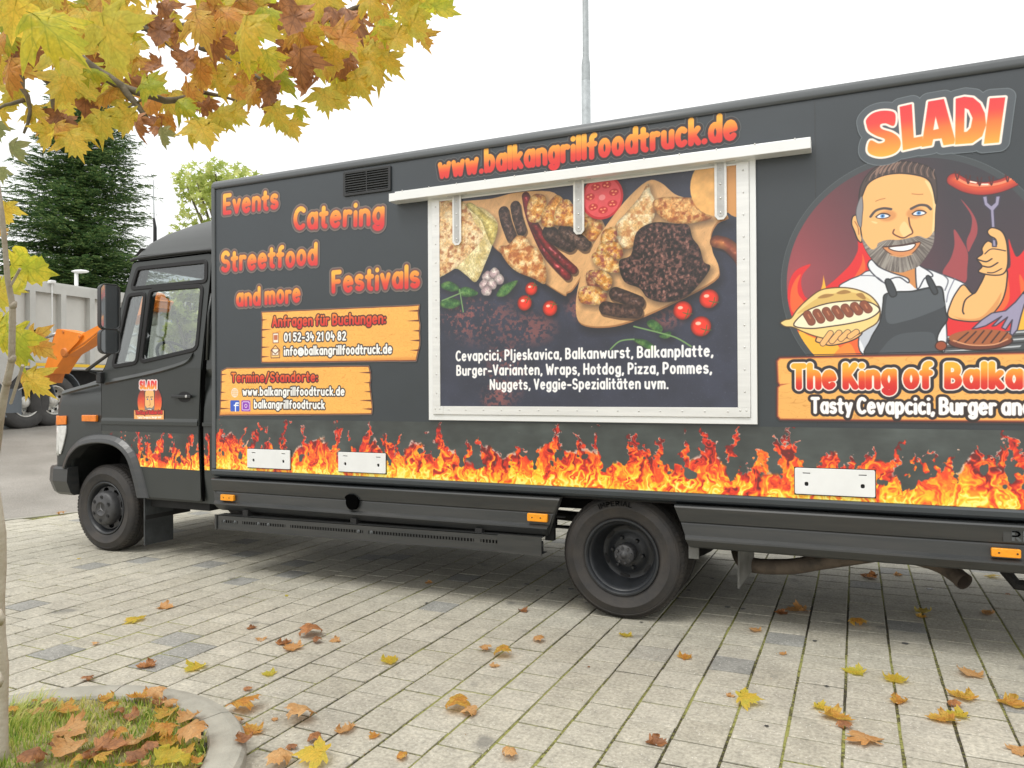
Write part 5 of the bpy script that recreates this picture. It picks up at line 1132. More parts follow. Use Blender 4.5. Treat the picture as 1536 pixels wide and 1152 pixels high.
for i in range(15): rivet(rv, hx0+.16+i*(hx1-hx0-.32)/14, fy, hz0+.072)
for i in range(11):
    z = iz0+.09+i*(hz1-iz0-.16)/10; rivet(rv, hx0+.066, fy, z); rivet(rv, hx1-.066, fy, z)
for x in (hx0+.058, hx0+.092, hx1-.058, hx1-.092): rivet(rv, x, fy-.003, hz0+.078)
tag(rv.build('rivet', M['rivet'], hatch, smooth=True), kind='stuff')
for (xa, xb, yt, yb_) in ((678.5, 691, 297, 368), (860, 875.5, 272, 352), (1072, 1089.5, 246, 330)):
    a = S(xa, yb_, 4.46); b_ = S(xb, yt, 4.46); w_ = (float(b_[0])-float(a[0])); x0 = float(a[0]); zt = hz1-.012; zb = float(a[1])
    q = MB(); poly = [(x0, zt), (x0, zb+.022), (x0+.018, zb), (x0+w_-.018, zb), (x0+w_, zb+.022), (x0+w_, zt)]; q.prism(poly, SY-.038, SY-.0302); st_ = q.build('strap', M['alu'], hatch)
    q = MB(); poly = [(x0+.014, zt-.004), (x0+.014, zb+.030), (x0+.024, zb+.016), (x0+w_-.024, zb+.016), (x0+w_-.014, zb+.030), (x0+w_-.014, zt-.004)]; q.prism(poly, SY-.0405, SY-.038); q.build('strap_inlay', M['alu_g'], hatch)
    q = MB()
    for i in range(4): rivet(q, x0+w_/2, SY-.0405, zb+.04+i*(zt-zb-.08)/3, .007)
    tag(q.build('strap_rivet', M['rivet'], hatch, smooth=True), kind='stuff')
    q = MB(); q.box((x0-.02, SY-.046, hz1-.012), (x0+w_+.03, SY-.028, hz1+.022), bev=.002); q.tube([(x0-.03, SY-.048, hz1-.010), (x0+w_+.05, SY-.048, hz1-.010)], .006, 8); q.build('hinge', M['alu_g'], hatch)
q = MB(); q.box((hx0+.006, SY-.030, hz1-.006), (hx1-.006, SY-.0225, hz1+.02)); q.build('flap_gap', M['trim'], hatch)
# awning rail
a = S(592, 288, 4.40); b_ = S(1216, 205, 4.40); c_ = S(585, 303, 4.40)
rx0, rx1 = float(a[0]), float(b_[0]); rz1 = float(b_[1]); rz0 = float(S(1216, 222, 4.40)[1])
rail = MB(); rail.box((rx0, 4.40, rz0), (rx1, SY-.001, rz1), bev=.003); rail_o = rail.build('awning_rail', M['alu_w'], truck)
q = MB(); q.box((rx0-.05, 4.405, rz0+.001), (rx0+.02, SY-.002, rz0+.055)); q.build('rail_end', M['alu_w'], rail_o)
q = MB()
for i in range(13): rivet(q, rx0+.06+i*(rx1-rx0-.14)/12, 4.40, rz0+.062, .005)
tag(q.build('screw', M['rivet'], rail_o, smooth=True), kind='stuff')

# white boards on the flame film
for (xa, ya, xb, yb_) in ((370.5, 672.5, 434.5, 704.5), (507, 677, 578, 711), (1192, 700.5, 1313, 747)):
    a = S(xa, ya, 4.485); b_ = S(xb, yb_, 4.485); x0, x1, z1_, z0_ = float(a[0]), float(b_[0]), float(a[1])-.004, float(b_[1])+.002
    w_ = x1-x0; sl_z = z1_-.028; holes = []
    for fx in (.15, .85): holes.append(rrect(x0+w_*fx-.020, sl_z-.0025, x0+w_*fx+.020, sl_z+.0025, .002, 1)); cxh = x0+w_*fx; holes.append(rrect(cxh-.010, z0_+.045, cxh+.010, z0_+.068, .008, 3))
    o = plate('sign_plate', rrect(x0, z0_, x1, z1_, .008, 3), holes, SY-.014, .010, M['white'], truck, bev=.0015)
    q = MB(); q.box((x0+.01, SY-.004, z0_+.01), (x1-.01, SY-.0022, z1_-.01)); q.build('backing', M['black'], o)
    q = MB(); q.box((x0-.004, SY-.0035, z0_-.006), (x1+.004, SY-.0023, z1_+.004)); q.build('seal', M['rubber'], o)

M['hole'] = mat('painted_shade_black', (.002, .002, .002), 1.0, spec=0)  # black for painted-in shade: door seams and the filler opening
# plastic skirts
def skirt(x0f, x1f, name='side_skirt'):
    pr = [(SY-.004, .742), (SY-.020, .737), (SY-.024, .728), (SY-.006, .645), (SY+.004, .636), (SY+.002, .628), (SY-.002, .566), (SY-.026, .551), (SY-.027, .541), (SY+.004, .500), (SY+.03, .488), (SY+.05, .49), (SY+.05, .745)]
    o = bar_x(name, pr, 0, 0, M['skirt'], truck, x0f, x1f); return o
wcx, wcz = -1.336, .385
arcx = lambda z, s, off=0: wcx+s*math.sqrt(max(.0, .50**2-(z-wcz)**2))
sk_a = skirt(lambda z: -4.632+max(0, (.60-z))*.55, lambda z: -1.705-.10*max(0, (.72-z)/.23)**.7)
sk_b = skirt(lambda z: -.985+.085*max(0, (.745-z)/.25)**1.0, lambda z: 1.60)
def marker(parent, xa, ya, xb, yb_, n=2):
    a = S(xa, ya, 4.475); b_ = S(xb, yb_, 4.475); x0, x1 = float(a[0]), float(b_[0]); zc_ = (float(a[1])+float(b_[1]))/2; h_ = abs(float(a[1])-float(b_[1]))/2-.003
    o = plate('side_marker', rrect(x0, zc_-h_, x1, zc_+h_, .006, 2), [], SY-.026, .024, M['amber'], parent, bev=.003)
    q = MB()
    for fx in (.18, .60 if n == 2 else .8): q.lathe([(.0001, -.001), (.0045, -.001), (.005, .001)], (x0+(x1-x0)*fx+.01, SY-.0265, zc_), n=8)
    tag(q.build('marker_screw', M['rubber'], parent), kind='stuff'); return o
marker(sk_a, 330.5, 741, 350, 752.5); marker(sk_a, 790.5, 769, 820.5, 784.5); marker(sk_b, 1487, 821, 1532, 839, 3)
hc = S(529.5, 753, 4.49); q = MB(); t_ = [(float(hc[0])+.052*math.cos(a), float(hc[1])+.056*math.sin(a)) for a in np.linspace(0, 2*PI, 20, endpoint=False)]
t_ = [(x-.02 if (z > hc[1]+.02 and x < hc[0]) else x, z) for x, z in t_]; q.prism(t_, SY-.0262, SY-.004); q.build('filler_opening_shade', M['hole'], sk_a)  # solid black plug standing in for the shade inside the opening
# raised letters moulded in the rear skirt
q = MB(); q.box((.665, SY-.0185, .652), (1.25, SY-.009, .716)); q.build('moulded_panel', M['skirt'], sk_b)
def mesh_text(t, x0, z0, h, y, pen, th, parent, mt, xs=1.0, tf=None, name='letter'):
    lay_, w = layout(t, .22, .06)
    for ch, x, st in lay_:
        q = MB()
        for ln_ in st:
            for (ax, az), (bx, bz) in zip(ln_[:-1], ln_[1:]):
                dx, dz = bx-ax, bz-az; l = math.hypot(dx, dz) or 1e-6; nx_, nz_ = -dz/l*pen/2, dx/l*pen/2; ex_, ez_ = dx/l*pen*.4, dz/l*pen*.4
                c4 = [(ax-ex_+nx_, az-ez_+nz_), (ax-ex_-nx_, az-ez_-nz_), (bx+ex_-nx_, bz+ez_-nz_), (bx+ex_+nx_, bz+ez_+nz_)]
                f_ = lambda p, yy: tf((p[0]+x)*xs*h, p[1]*h, yy) if tf else (x0+(p[0]+x)*xs*h, yy, z0+p[1]*h)
                q.add([f_(p, y) for p in c4]+[f_(p, y+th) for p in c4], [(0, 1, 2, 3), (0, 4, 5, 1), (1, 5, 6, 2), (2, 6, 7, 3), (3, 7, 4, 0)])
        if q.v: q.build(name, mt, parent)
mesh_text('RK', .700, .662, .044, SY-.0225, .2, .006, sk_b, M['paint_e'], 1.5)

for nm, x0_, x1_ in (('far_skirt_blocker', -4.6, -1.75), ('far_skirt_blocker', -.95, 1.58)):  # unseen far-side skirts, added to block light below the body
    q = MB(); q.box((x0_, 6.78, .49), (x1_, 6.81, .745), bev=.008); q.build(nm, M['skirt'], truck)
q = MB(); q.box((-4.5, 4.60, .44), (-1.95, 5.10, .72), bev=.02); q.build('underbody_filler', M['black'], truck)  # black filler added behind the tray to close the bright gap
# perforated cable-tray step below the front skirt
a = S(325, 772, 4.46); b_ = S(812, 806, 4.46); tx0, tx1 = float(a[0]), float(b_[0]); tz1 = float(a[1]); tz0 = float(S(325, 793, 4.46)[1])
tr = MB(); ty = 4.455; zc_ = (tz0+tz1)/2+.008; sh_ = .011
tr.box((tx0, ty, tz0), (tx1, ty+.004, zc_-sh_)); tr.box((tx0, ty, zc_+sh_), (tx1, ty+.004, tz1)); tr.box((tx0, ty, tz1-.004), (tx1, ty+.10, tz1)); tr.box((tx0, ty-.006, tz0), (tx1, ty+.10, tz0+.004))
nb = 118; TSL = (float(S(812, 804, 4.46)[1])-float(S(325, 770, 4.46)[1]))/(tx1-tx0)
for i in range(nb+1):
    x = tx0+(tx1-tx0)*i/nb; solid = (i < 3 or i > nb-2 or i in (10, 11, 30, 31, 60, 61, 98, 99)); w_ = (tx1-tx0)/nb*(1.0 if solid else .42)
    tr.box((x-w_/2, ty+.0004, zc_-sh_), (x+w_/2, ty+.0036, zc_+sh_))
tray = tr.build('step_tray', M['skirt'], truck)
for v_ in tray.data.vertices: v_.co.z += TSL*(v_.co.x-tx0)
q = MB(); q.box((tx0+.02, ty+.03, tz0+.03), (tx1-.02, ty+.09, tz1-.01)); q.build('tray_inside', M['black'], tray)
q = MB(); dz_ = TSL*(tx1-tx0); q.box((tx1-.30, ty-.010, tz0-.004+dz_), (tx1+.006, ty-.0035, tz1+.004+dz_)); q.build('joint_plate', M['skirt'], tray); q = MB(); q.box((tx0-.006, ty-.010, tz0-.004), (tx0+.012, ty-.0035, tz1+.004)); q.build('end_plate', M['skirt'], tray)
for i, f in enumerate((.03, .07, .155, .19, .49, .53, .905, .945)):
    q = MB(); q.lathe([(.0001, -.008), (.008, -.008), (.009, -.002), (.013, 0), (.013, .003)], (tx0+(tx1-tx0)*f, ty, zc_+TSL*(tx1-tx0)*f), n=8); q.build('bolt', M['paint_e'], tray)
for x in (tx0+.25, -3.3, -2.3):
    q = MB(); q.box((x, ty+.02, tz1-.002), (x+.05, ty+.5, tz1+.05)); q.build('tray_bracket', M['black'], truck)

# ------------------------------------------------------------------ cab
def cab_y(z):                       # the side leans in a little above the waist
    return CB + (0 if z < 1.62 else (z-1.62)*.075)
sl_ = [(.52, -5.50, 0, .02), (.62, -5.50, 0, .03)]
prof = [ # z, x front, extra inset of the side, corner radius in plan
 (.50, -6.72, .02, .09), (.72, -6.775, .0, .10), (1.0, -6.785, .0, .11), (1.30, -6.77, .0, .12), (1.40, -6.75, .01, .13), (1.436, -6.70, .02, .14), (1.475, -6.54, .03, .14), (1.54, -6.26, .035, .14), (1.607, -6.085, .0, .09), (1.66, -6.062, .0, .08),
 (1.9, -5.990, 0, .08), (2.2, -5.903, 0, .08), (2.45, -5.830, 0, .08), (2.585, -5.790, 0, .08), (2.615, -5.79, -.012, .09), (2.66, -5.79, .01, .12), (2.73, -5.755, .04, .16), (2.81, -5.65, .09, .22), (2.88, -5.45, .15, .26), (2.935, -5.17, .23, .24), (2.97, -4.88, .33, .12)]
XB = -4.72
def loft(prof, n=7):
    q = MB(); rings = 0
    for z, xf, ins, r in prof:
        y0 = cab_y(z)+ins; y1 = 2*CY-y0; pts = [(XB, y0)]
        for i in range(n+1):
            a = math.radians(270-90*i/n); pts.append((xf+r+r*math.cos(a), y0+r+r*math.sin(a)))
        for i in range(n+1):
            a = math.radians(180-90*i/n); pts.append((xf+r+r*math.cos(a), y1-r+r*math.sin(a)))
        pts.append((XB, y1)); k = len(pts); q.v += [(x, y, z) for x, y in pts]; rings += 1
    for i in range(rings-1):
        for j in range(k): a, b_ = i*k+j, i*k+(j+1) % k; q.f.append((a, a+k, b_+k, b_)); q.m.append(0)
    q.f.append(tuple(range(k))); q.f.append(tuple((rings-1)*k+j for j in reversed(range(k)))); q.m += [0, 0]
    return q
outer = loft(prof)
cab = outer.build('cab', M['paint2'], truck, fix=True)
def px_poly(pts, Y=CB): return [tuple(map(float, S(x, y, Y))) for x, y in pts]
WIN_U = round_poly(px_poly([(191.5, 431.5), (198.5, 402), (301, 391), (302.5, 420)]), .03)
WIN_Q = round_poly(px_poly([(171, 549.5), (187.5, 442.5), (211.5, 439.5), (205.5, 543.5)]), .04)
WIN_M = round_poly(px_poly([(212, 542.5), (219.5, 434.8), (297.5, 428.5), (294.5, 523)]), .05)
cutter = MB()
for w_ in (WIN_U, WIN_Q, WIN_M): cutter.prism(w_, 4.2, 7.2)
inner = [(z+(.0), xf+.05, ins+.04, max(.04, r-.04)) for z, xf, ins, r in prof[1:]]
iq = MB()
# hollow inside: smaller loft kept clear of the shell
iprof = [(1.0, -6.10, .05, .05), (1.62, -6.02, .05, .05), (2.2, -5.85, .05, .05), (2.58, -5.74, .05, .06), (2.75, -5.5, .16, .1), (2.85, -5.2, .3, .1)]
XBs = XB; XB = -4.78; inn = loft(iprof); XB = XBs
scr = MB(); scr.v = [(-6.9, 4.80, 1.70), (-6.9, 2*CY-4.80, 1.70), (-5.9, 2*CY-4.80, 1.70), (-5.9, 4.80, 1.70), (-6.9, 4.86, 2.52), (-6.9, 2*CY-4.86, 2.52), (-5.70, 2*CY-4.86, 2.52), (-5.70, 4.86, 2.52)]
scr.f = [(0, 1, 2, 3), (4, 7, 6, 5), (0, 4, 5, 1), (1, 5, 6, 2), (2, 6, 7, 3), (3, 7, 4, 0)]; scr.m = [0]*6
ARC = catmull(px_poly([(104, 742), (106, 712), (112, 684), (128, 669), (152, 664), (178, 668), (196, 684), (206, 712), (214, 745), (216, 780)]), 4, closed=False)
arch = MB(); arch.prism([tuple(p) for p in ARC], 4.3, 5.15); arch2 = MB(); arch2.prism([tuple(p) for p in ARC], 2*CY-5.15, 2*CY-4.3)
def as_obj(q):
    o = q.build('cutter', None); bm = bmesh.new(); bm.from_mesh(o.data); bmesh.ops.remove_doubles(bm, verts=bm.verts[:], dist=1e-5); bmesh.ops.recalc_face_normals(bm, faces=bm.faces[:]); bm.to_mesh(o.data); bm.free(); return o
MB_b = MB.build
def build_nomat(q): me = q.mesh('cutter'); o = bpy.data.objects.new('cutter', me); COL.objects.link(o); bm = bmesh.new(); bm.from_mesh(me); bmesh.ops.remove_doubles(bm, verts=bm.verts[:], dist=1e-5); bmesh.ops.recalc_face_normals(bm, faces=bm.faces[:]); bm.to_mesh(me); bm.free(); return o
def cut_away(target, qs):
    obs = []
    for q in qs:
        o = build_nomat(q); obs.append(o); md = target.modifiers.new('cut', 'BOOLEAN'); md.operation = 'DIFFERENCE'; md.object = o; md.solver = 'EXACT'
    dg = bpy.context.evaluated_depsgraph_get(); dg.update(); me = bpy.data.meshes.new_from_object(target.evaluated_get(dg))
    target.modifiers.clear(); old = target.data; target.data = me; me.name = old.name; bpy.data.meshes.remove(old)
    for o in obs: bpy.data.objects.remove(o)
wq = []
for w_ in (WIN_U, WIN_Q, WIN_M): t_ = MB(); t_.prism(w_, 4.2, 7.2); wq.append(t_)
cut_away(cab, [inn, scr, arch, arch2]+wq)
for p in cab.data.polygons: p.use_smooth = True
try:
    cab.data.set_sharp_from_angle(angle=math.radians(28))
except Exception: pass

yb = lambda x, z: cab_y(z)-CB
# door with its window openings, on a black backing that paints in the seam's shade
door_out = px_poly([(154.5, 655), (153.5, 562), (160, 548), (190.5, 392.5), (305, 378.5), (309.5, 380), (308.5, 420), (302, 560), (299, 640), (303, 752), (226, 746), (217, 741), (213, 712), (203, 684), (190, 668), (176, 660)])
def grow(poly, d):
    c = catmull(poly, 1); P_ = np.array(poly); n = len(P_); out = []
    ar = sum(P_[i][0]*P_[(i+1) % n][1]-P_[(i+1) % n][0]*P_[i][1] for i in range(n)); s = 1 if ar > 0 else -1
    for i in range(n):
        a = P_[i]-P_[i-1]; b_ = P_[(i+1) % n]-P_[i]; a = a/(np.hypot(*a)+1e-9); b_ = b_/(np.hypot(*b_)+1e-9); na = np.array([a[1], -a[0]])*s; nb_ = np.array([b_[1], -b_[0]])*s; m_ = na+nb_; m_ = m_/(np.hypot(*m_)+1e-9); k = d/max(.5, m_ @ na); out.append(tuple(P_[i]+m_*k))
    return out
door_in = round_poly(door_out, .03, 3)
plate('door_seam_shade', grow(door_in, .014), [grow(w_, .02) for w_ in (WIN_U, WIN_Q, WIN_M)], CB-.002, .004, M['hole'], truck, bev=.0005, yfun=yb, zcuts=(1.62,))
door = plate('door', door_in, [grow(w_, .014) for w_ in (WIN_U, WIN_Q, WIN_M)], CB-.010, .007, M['paint2'], truck, bev=.003, yfun=yb, zcuts=(1.62,))
for nm, w_, gm_ in (('window_glass', WIN_U, 'glass_d'), ('window_glass', WIN_Q, 'glass'), ('window_glass', WIN_M, 'glass')):
    plate('window_seal', grow(w_, .022), [grow(w_, -.014)], CB-.018, .022, M['rubber'], door, bev=.005, yfun=yb)
    plate(nm, w_, [], CB-.004, .004, M[gm_], door, bev=.0002, yfun=yb)
    plate('far_window_glass', w_, [], 2*CY-CB+.002, .003, M['glass'], truck, bev=.0002, yfun=lambda x, z: -(cab_y(z)-CB)).name = 'far_window_glass'
    plate('window_seal', grow(w_, .02), [grow(w_, -.012)], 2*CY-CB-.006, .016, M['rubber'], truck, bev=.003, yfun=lambda x, z: -(cab_y(z)-CB))
# windscreen
q = MB(); q.v = [(-6.045, 4.80, 1.70), (-6.045, 6.50, 1.70), (-5.815, 6.44, 2.52), (-5.815, 4.86, 2.52)]; q.f = [(0, 1, 2, 3)]; q.m = [0]; q.build('windscreen', M['glass'], truck)
# body crease, belt strip under the door line, sill, rail over the door
def strip(pts, r, mt, name, parent, dy=-.012, n=6, Y=CB):
    return (lambda q: q.build(name, mt, parent, smooth=True))(MB().tube([(p[0], cab_y(p[1])+dy-(CB-CB), p[1]) for p in catmull(px_poly(pts), 5, closed=False)], r, n))
M['crease'] = mat('crease_highlight_paint', (.040, .044, .042), .28)  # lighter copy of the cab paint, painting in the highlight on crease and belt
def wedge(pts_t, depth, mt, name, parent):
    """raised body crease: a ridge standing off the side, following pts"""
    P_ = catmull(px_poly(pts_t), 4, closed=False); q = MB()
    for x, z in P_: q.v += [(x, cab_y(z)-.0095, z+.024), (x, cab_y(z)-.009-depth*1.9, z-.006), (x, cab_y(z)-.0095, z-.020)]
    for i in range(len(P_)-1):
        for j in range(2): q.f.append((i*3+j, i*3+j+1, i*3+3+j+1, i*3+3+j)); q.m.append(0)
    return q.build(name, mt, parent, smooth=False, fix=True)
wedge([(160, 574), (200, 566), (240, 557), (270, 548), (284, 541), (290, 532)], .010, M['crease'], 'door_crease', door)
wedge([(96, 590), (120, 583), (151, 575)], .010, M['crease'], 'hood_crease', truck)
a = S(153, 632.5, CB); b_ = S(301, 643, CB)
bz_ = float(S(230, 636, CB)[1]); q = MB(); q.box((float(a[0])+.012, CB-.020, bz_-.010), (float(b_[0])-.02, CB-.009, bz_+.022), bev=.003); q.v += [(float(a[0])+.012, CB-.0095, bz_+.05), (float(b_[0])-.02, CB-.0095, bz_+.05), (float(b_[0])-.02, CB-.0195, bz_+.0225), (float(a[0])+.012, CB-.0195, bz_+.0225)]; k_ = len(q.v)-4; q.f.append((k_, k_+3, k_+2, k_+1)); q.m.append(0); q.build('belt_strip', M['crease'], door)
q = MB(); q.box((float(b_[0])+.03, CB-.014, bz_-.010), (-4.70, CB-.001, bz_+.020), bev=.003); q.build('belt_strip', M['paint2'], truck)
# flame film on the door, cut to the door's outline over the wheel arch, and on the pillar behind it
dpoly = [(x, z) for x, z in px_poly([(154.8, 654), (154.4, 646), (298.5, 651), (301, 705.5), (212, 699.5), (204, 682), (192, 667.5), (176, 658.5)])]
def film(poly, y, name, parent, label=None):
    q = MB(); n = len(poly); q.v = [(x, y, z) for x, z in poly]
    for t in tessellate_polygon([[Vector((x, z, 0)) for x, z in poly]]):
        p = [poly[i] for i in t]; ar = (p[1][0]-p[0][0])*(p[2][1]-p[0][1])-(p[2][0]-p[0][0])*(p[1][1]-p[0][1]); q.f.append(tuple(t) if ar > 0 else tuple(reversed(t))); q.m.append(0)
    o = q.build(name, M['print2'], parent); uv_from(o, cc); tag(o, label); return o
film(dpoly, CB-.0125, 'flame_film', door, 'printed flames along the lower door'); film(px_poly([(306, 650), (314.5, 650), (315, 705.5), (307.5, 705)]), CB-.0035, 'flame_film', truck, 'narrow strip of printed flames on the pillar behind the door')
bad = [(hx+.150*math.cos(t), hz+.16*math.sin(t)) for t in np.linspace(0, 2*PI, 24, endpoint=False)]
a = CD(210, 585); b_ = CD(239, 569); film([(a[0], a[1]), (b_[0], a[1]), (b_[0], b_[1]), (a[0], b_[1])], CB-.0122, 'name_sticker', door, 'small SLADI sticker on the door')
film(bad, CB-.0116, 'emblem_sticker', door, 'small round sticker with the cook on the door'); a = CD(202.5, 629.5); b_ = CD(248, 615); film([(a[0], a[1]), (b_[0], a[1]), (b_[0], b_[1]), (a[0], b_[1])], CB-.0128, 'motto_sticker', door)
# handle
a = S(262.5, 594.5, CB); hx_, hz_ = float(a[0]), float(a[1])
q = MB(); q.box((hx_, CB-.045, hz_-.014), (hx_+.22, CB-.020, hz_+.012), bev=.006); q.box((hx_+.02, CB-.022, hz_-.010), (hx_+.05, CB-.008, hz_+.008)); q.box((hx_+.17, CB-.022, hz_-.010), (hx_+.20, CB-.008, hz_+.008)); h_o = q.build('handle', M['trim'], door)
q = MB(); q.lathe([(.0001, -.002), (.010, -.002), (.012, 0), (.012, .02)], (hx_+.175, CB-.046, hz_), n=12); q.build('lock', M['alu_g'], door)
q = MB(); t_ = [(hx_+.12+.075*math.cos(a), hz_-.005+.045*math.sin(a)) for a in np.linspace(0, 2*PI, 20, endpoint=False)]; q.prism(t_, CB-.0112, CB-.0098); q.build('handle_recess', M['rubber'], door)
# hinges at the front of the door
# indicators and lamp at the nose
a = S(126.5, 632, CB); b_ = S(148, 622.5, CB); plate('side_indicator', rrect(float(a[0]), float(a[1]), float(b_[0]), float(b_[1]), .008, 3), [], CB-.030, .030, M['amber_d'], truck, bev=.006)
def nose_patch(z0, z1, mt, name, a0=196, a1=268, off=.012):
    q = MB(); n = 9; zs = np.linspace(z0, z1, 5)
    for z in zs:
        xf = np.interp(z, [p[0] for p in prof], [p[1] for p in prof]); r_ = np.interp(z, [p[0] for p in prof], [p[3] for p in prof]); t = (z-z0)/(z1-z0)
        for i in range(n): a_ = math.radians(a0+(a1-a0)*i/(n-1)); q.v.append((xf+r_+(r_+off)*math.cos(a_), CB+r_+(r_+off)*math.sin(a_), z))
    for j in range(4):
        for i in range(n-1): q.f.append((j*n+i, j*n+i+1, (j+1)*n+i+1, (j+1)*n+i)); q.m.append(0)
    o = q.build(name, M[mt], truck, smooth=True, fix=True); md = o.modifiers.new('thick', 'SOLIDIFY'); md.thickness = .016; md.offset = -1; return o
za = float(S(95, 637, 4.72)[1]); zb2 = float(S(95, 623, 4.72)[1]); nose_patch(za, zb2, 'amber_d', 'front_indicator', 190, 262, .014)
zc2 = float(S(95, 682, 4.72)[1]); nose_patch(zc2, za-.006, 'lamp', 'headlamp', 185, 268, .008)
plate('indicator_side', px_poly([(87.5, 624), (100.5, 623.5), (101, 636.5), (88, 637)]), [], CB-.014, .014, M['amber_d'], truck, bev=.003)
plate('headlamp_side', px_poly([(88, 638.5), (100.5, 638.5), (100, 650), (96.5, 666), (92.5, 681), (90, 681)]), [], CB-.012, .012, M['lamp'], truck, bev=.003)
plate('door_gap_shade', px_poly([(309.8, 379), (315, 378), (313.2, 430), (308.6, 560), (304.6, 640), (307.6, 752), (304.2, 752), (300.4, 640), (303.6, 560), (308.6, 430)]), [], CB-.005, .004, M['hole'], truck, bev=.0004, yfun=yb, zcuts=(1.62,))  # black strip painting in the shade of the gap behind the door
# roof rail over the door and roof fittings
q = MB(); P_ = catmull(px_poly([(189.5, 389.5), (200, 386), (240, 380.5), (280, 376), (318, 372.5)]), 4, closed=False); q.tube([(x, cab_y(z)-.022, z) for x, z in P_], .014, 8); q.build('drip_rail', M['trim'], truck, smooth=True)
q = MB(); P_ = catmull([(-5.55, 2.72), (-5.2, 2.785), (-4.74, 2.83)], 5, closed=False)
q = MB(); p_ = S3(219, 379, 4.78); q.v = [(p_.x-.14, 4.78, p_.z-.02), (p_.x-.02, 4.74, p_.z+.035), (p_.x+.11, 4.76, p_.z+.015), (p_.x+.13, 4.78, p_.z-.03), (p_.x-.14, 4.86, p_.z+.0), (p_.x-.02, 4.84, p_.z+.05), (p_.x+.11, 4.85, p_.z+.03), (p_.x+.13, 4.86, p_.z-.01)]
q.f = [(0, 1, 5, 4), (1, 2, 6, 5), (2, 3, 7, 6), (3, 0, 4, 7), (0, 3, 2, 1), (4, 5, 6, 7)]; q.m = [0]*6; q.build('roof_marker_lamp', M['rubber'], truck, fix=True)
a = S3(232.5, 349, 5.2); q = MB(); q.tube([a+Vector((0, 0, -.30)), a+Vector((0, 0, .05)), a+Vector((-.015, 0, .14))], [.018, .016, .010], 8); an = q.build('antenna', M['rubber'], truck); b2 = S3(230, 270, 5.2); q = MB(); q.tube([a+Vector((-.012, 0, .12)), b2], [.006, .003], 6); q.build('antenna_rod', M['galv'], an)
# pillar behind the door: recessed panel
q = MB(); P_ = px_poly([(311, 540), (312, 470), (313.5, 440)]); q.tube([(P_[0][0], CB-.002, P_[0][1]), (P_[1][0], CB+.01, P_[1][1]), (P_[2][0], CB+.03, P_[2][1])], .012, 6); q.build('pillar_bead', M['paint2'], truck, smooth=True)
# wheel arch flare
FA = catmull(px_poly([(105.5, 702), (108, 694), (114, 682), (128, 669), (152, 664), (178, 668), (196, 684), (206, 712), (214, 745)]), 4, closed=False); ai = FA; ao = np.array(grow([tuple(p) for p in FA]+[(FA[-1][0]-.1, .3), (FA[0][0]+.1, .3)], .085))[:len(FA)]
if ao[:, 1].max() < ai[:, 1].max(): ao = np.array(grow([tuple(p) for p in FA]+[(FA[-1][0]-.1, .3), (FA[0][0]+.1, .3)], -.085))[:len(FA)]
q = MB(); n = len(ai)
for i in range(n):
    m_ = ai[i]*.55+ao[i]*.45; q.v += [(ao[i][0], CB+.002, ao[i][1]), (ao[i][0]*.85+ai[i][0]*.15, CB-.022, ao[i][1]*.85+ai[i][1]*.15), (m_[0], CB-.052, m_[1]), (ai[i][0]*.9+ao[i][0]*.1, CB-.062, ai[i][1]*.9+ao[i][1]*.1), (ai[i][0], CB-.058, ai[i][1]), (ai[i][0], CB+.06, ai[i][1])]
for i in range(n-1):
    for j in range(5): q.f.append((i*6+j, i*6+j+1, i*6+6+j+1, i*6+6+j)); q.m.append(0)
q.f.append(tuple(range(6))); q.f.append(tuple((n-1)*6+j for j in reversed(range(6)))); q.m += [0, 0]
q.build('arch_flare', M['skirt'], truck, smooth=False, fix=True)
# dark inside of the wheel house
q = MB(); P_ = [tuple(p) for p in ARC]; n = len(P_)
for x, z in P_: q.v += [(x, CB+.02, z), (x, 5.15, z)]
for i in range(n-1): q.f.append((2*i, 2*i+1, 2*i+3, 2*i+2)); q.m.append(0)
q.v += [(x, 5.145, z) for x, z in P_]; q.f.append(tuple(2*n+i for i in range(n))); q.m.append(0); q.build('wheel_house', M['black'], truck)
# bumper
q = MB(); bz0_, bz1_ = .485, .745; sec = [(-.0, bz1_), (.0, bz1_)]
path = [(-6.50, CB-.045), (-6.70, CB-.040), (-6.815, CB+.01), (-6.865, CB+.10), (-6.885, CB+.4), (-6.885, 2*CY-CB-.4), (-6.865, 2*CY-CB-.10), (-6.815, 2*CY-CB-.01), (-6.70, 2*CY-CB+.04), (-6.50, 2*CY-CB+.045)]
prb = [(.10, .0), (.012, .0), (0, -.02), (-.008, -.13), (.03, -.235), (.06, -.26), (.12, -.26)]
for i, (x, y) in enumerate(path):
    a_ = np.array(path[max(0, i-1)]); b_ = np.array(path[min(len(path)-1, i+1)]); t_ = (b_-a_)/np.hypot(*(b_-a_)); nn = np.array([-t_[1], t_[0]])
    if nn @ (np.array([x, y])-np.array([-6.2, CY])) > 0: nn = -nn
    for d_, z_ in prb: p_ = np.array([x, y])+nn*d_; q.v.append((p_[0], p_[1], bz1_+z_))
k = len(prb)
for i in range(len(path)-1):
    for j in range(k): a_, b_ = i*k+j, i*k+(j+1) % k; q.f.append((a_, b_, b_+k, a_+k)); q.m.append(0)
q.f.append(tuple(range(k))); q.f.append(tuple((len(path)-1)*k+j for j in reversed(range(k)))); q.m += [0, 0]; q.build('bumper', M['skirt'], truck, fix=True)
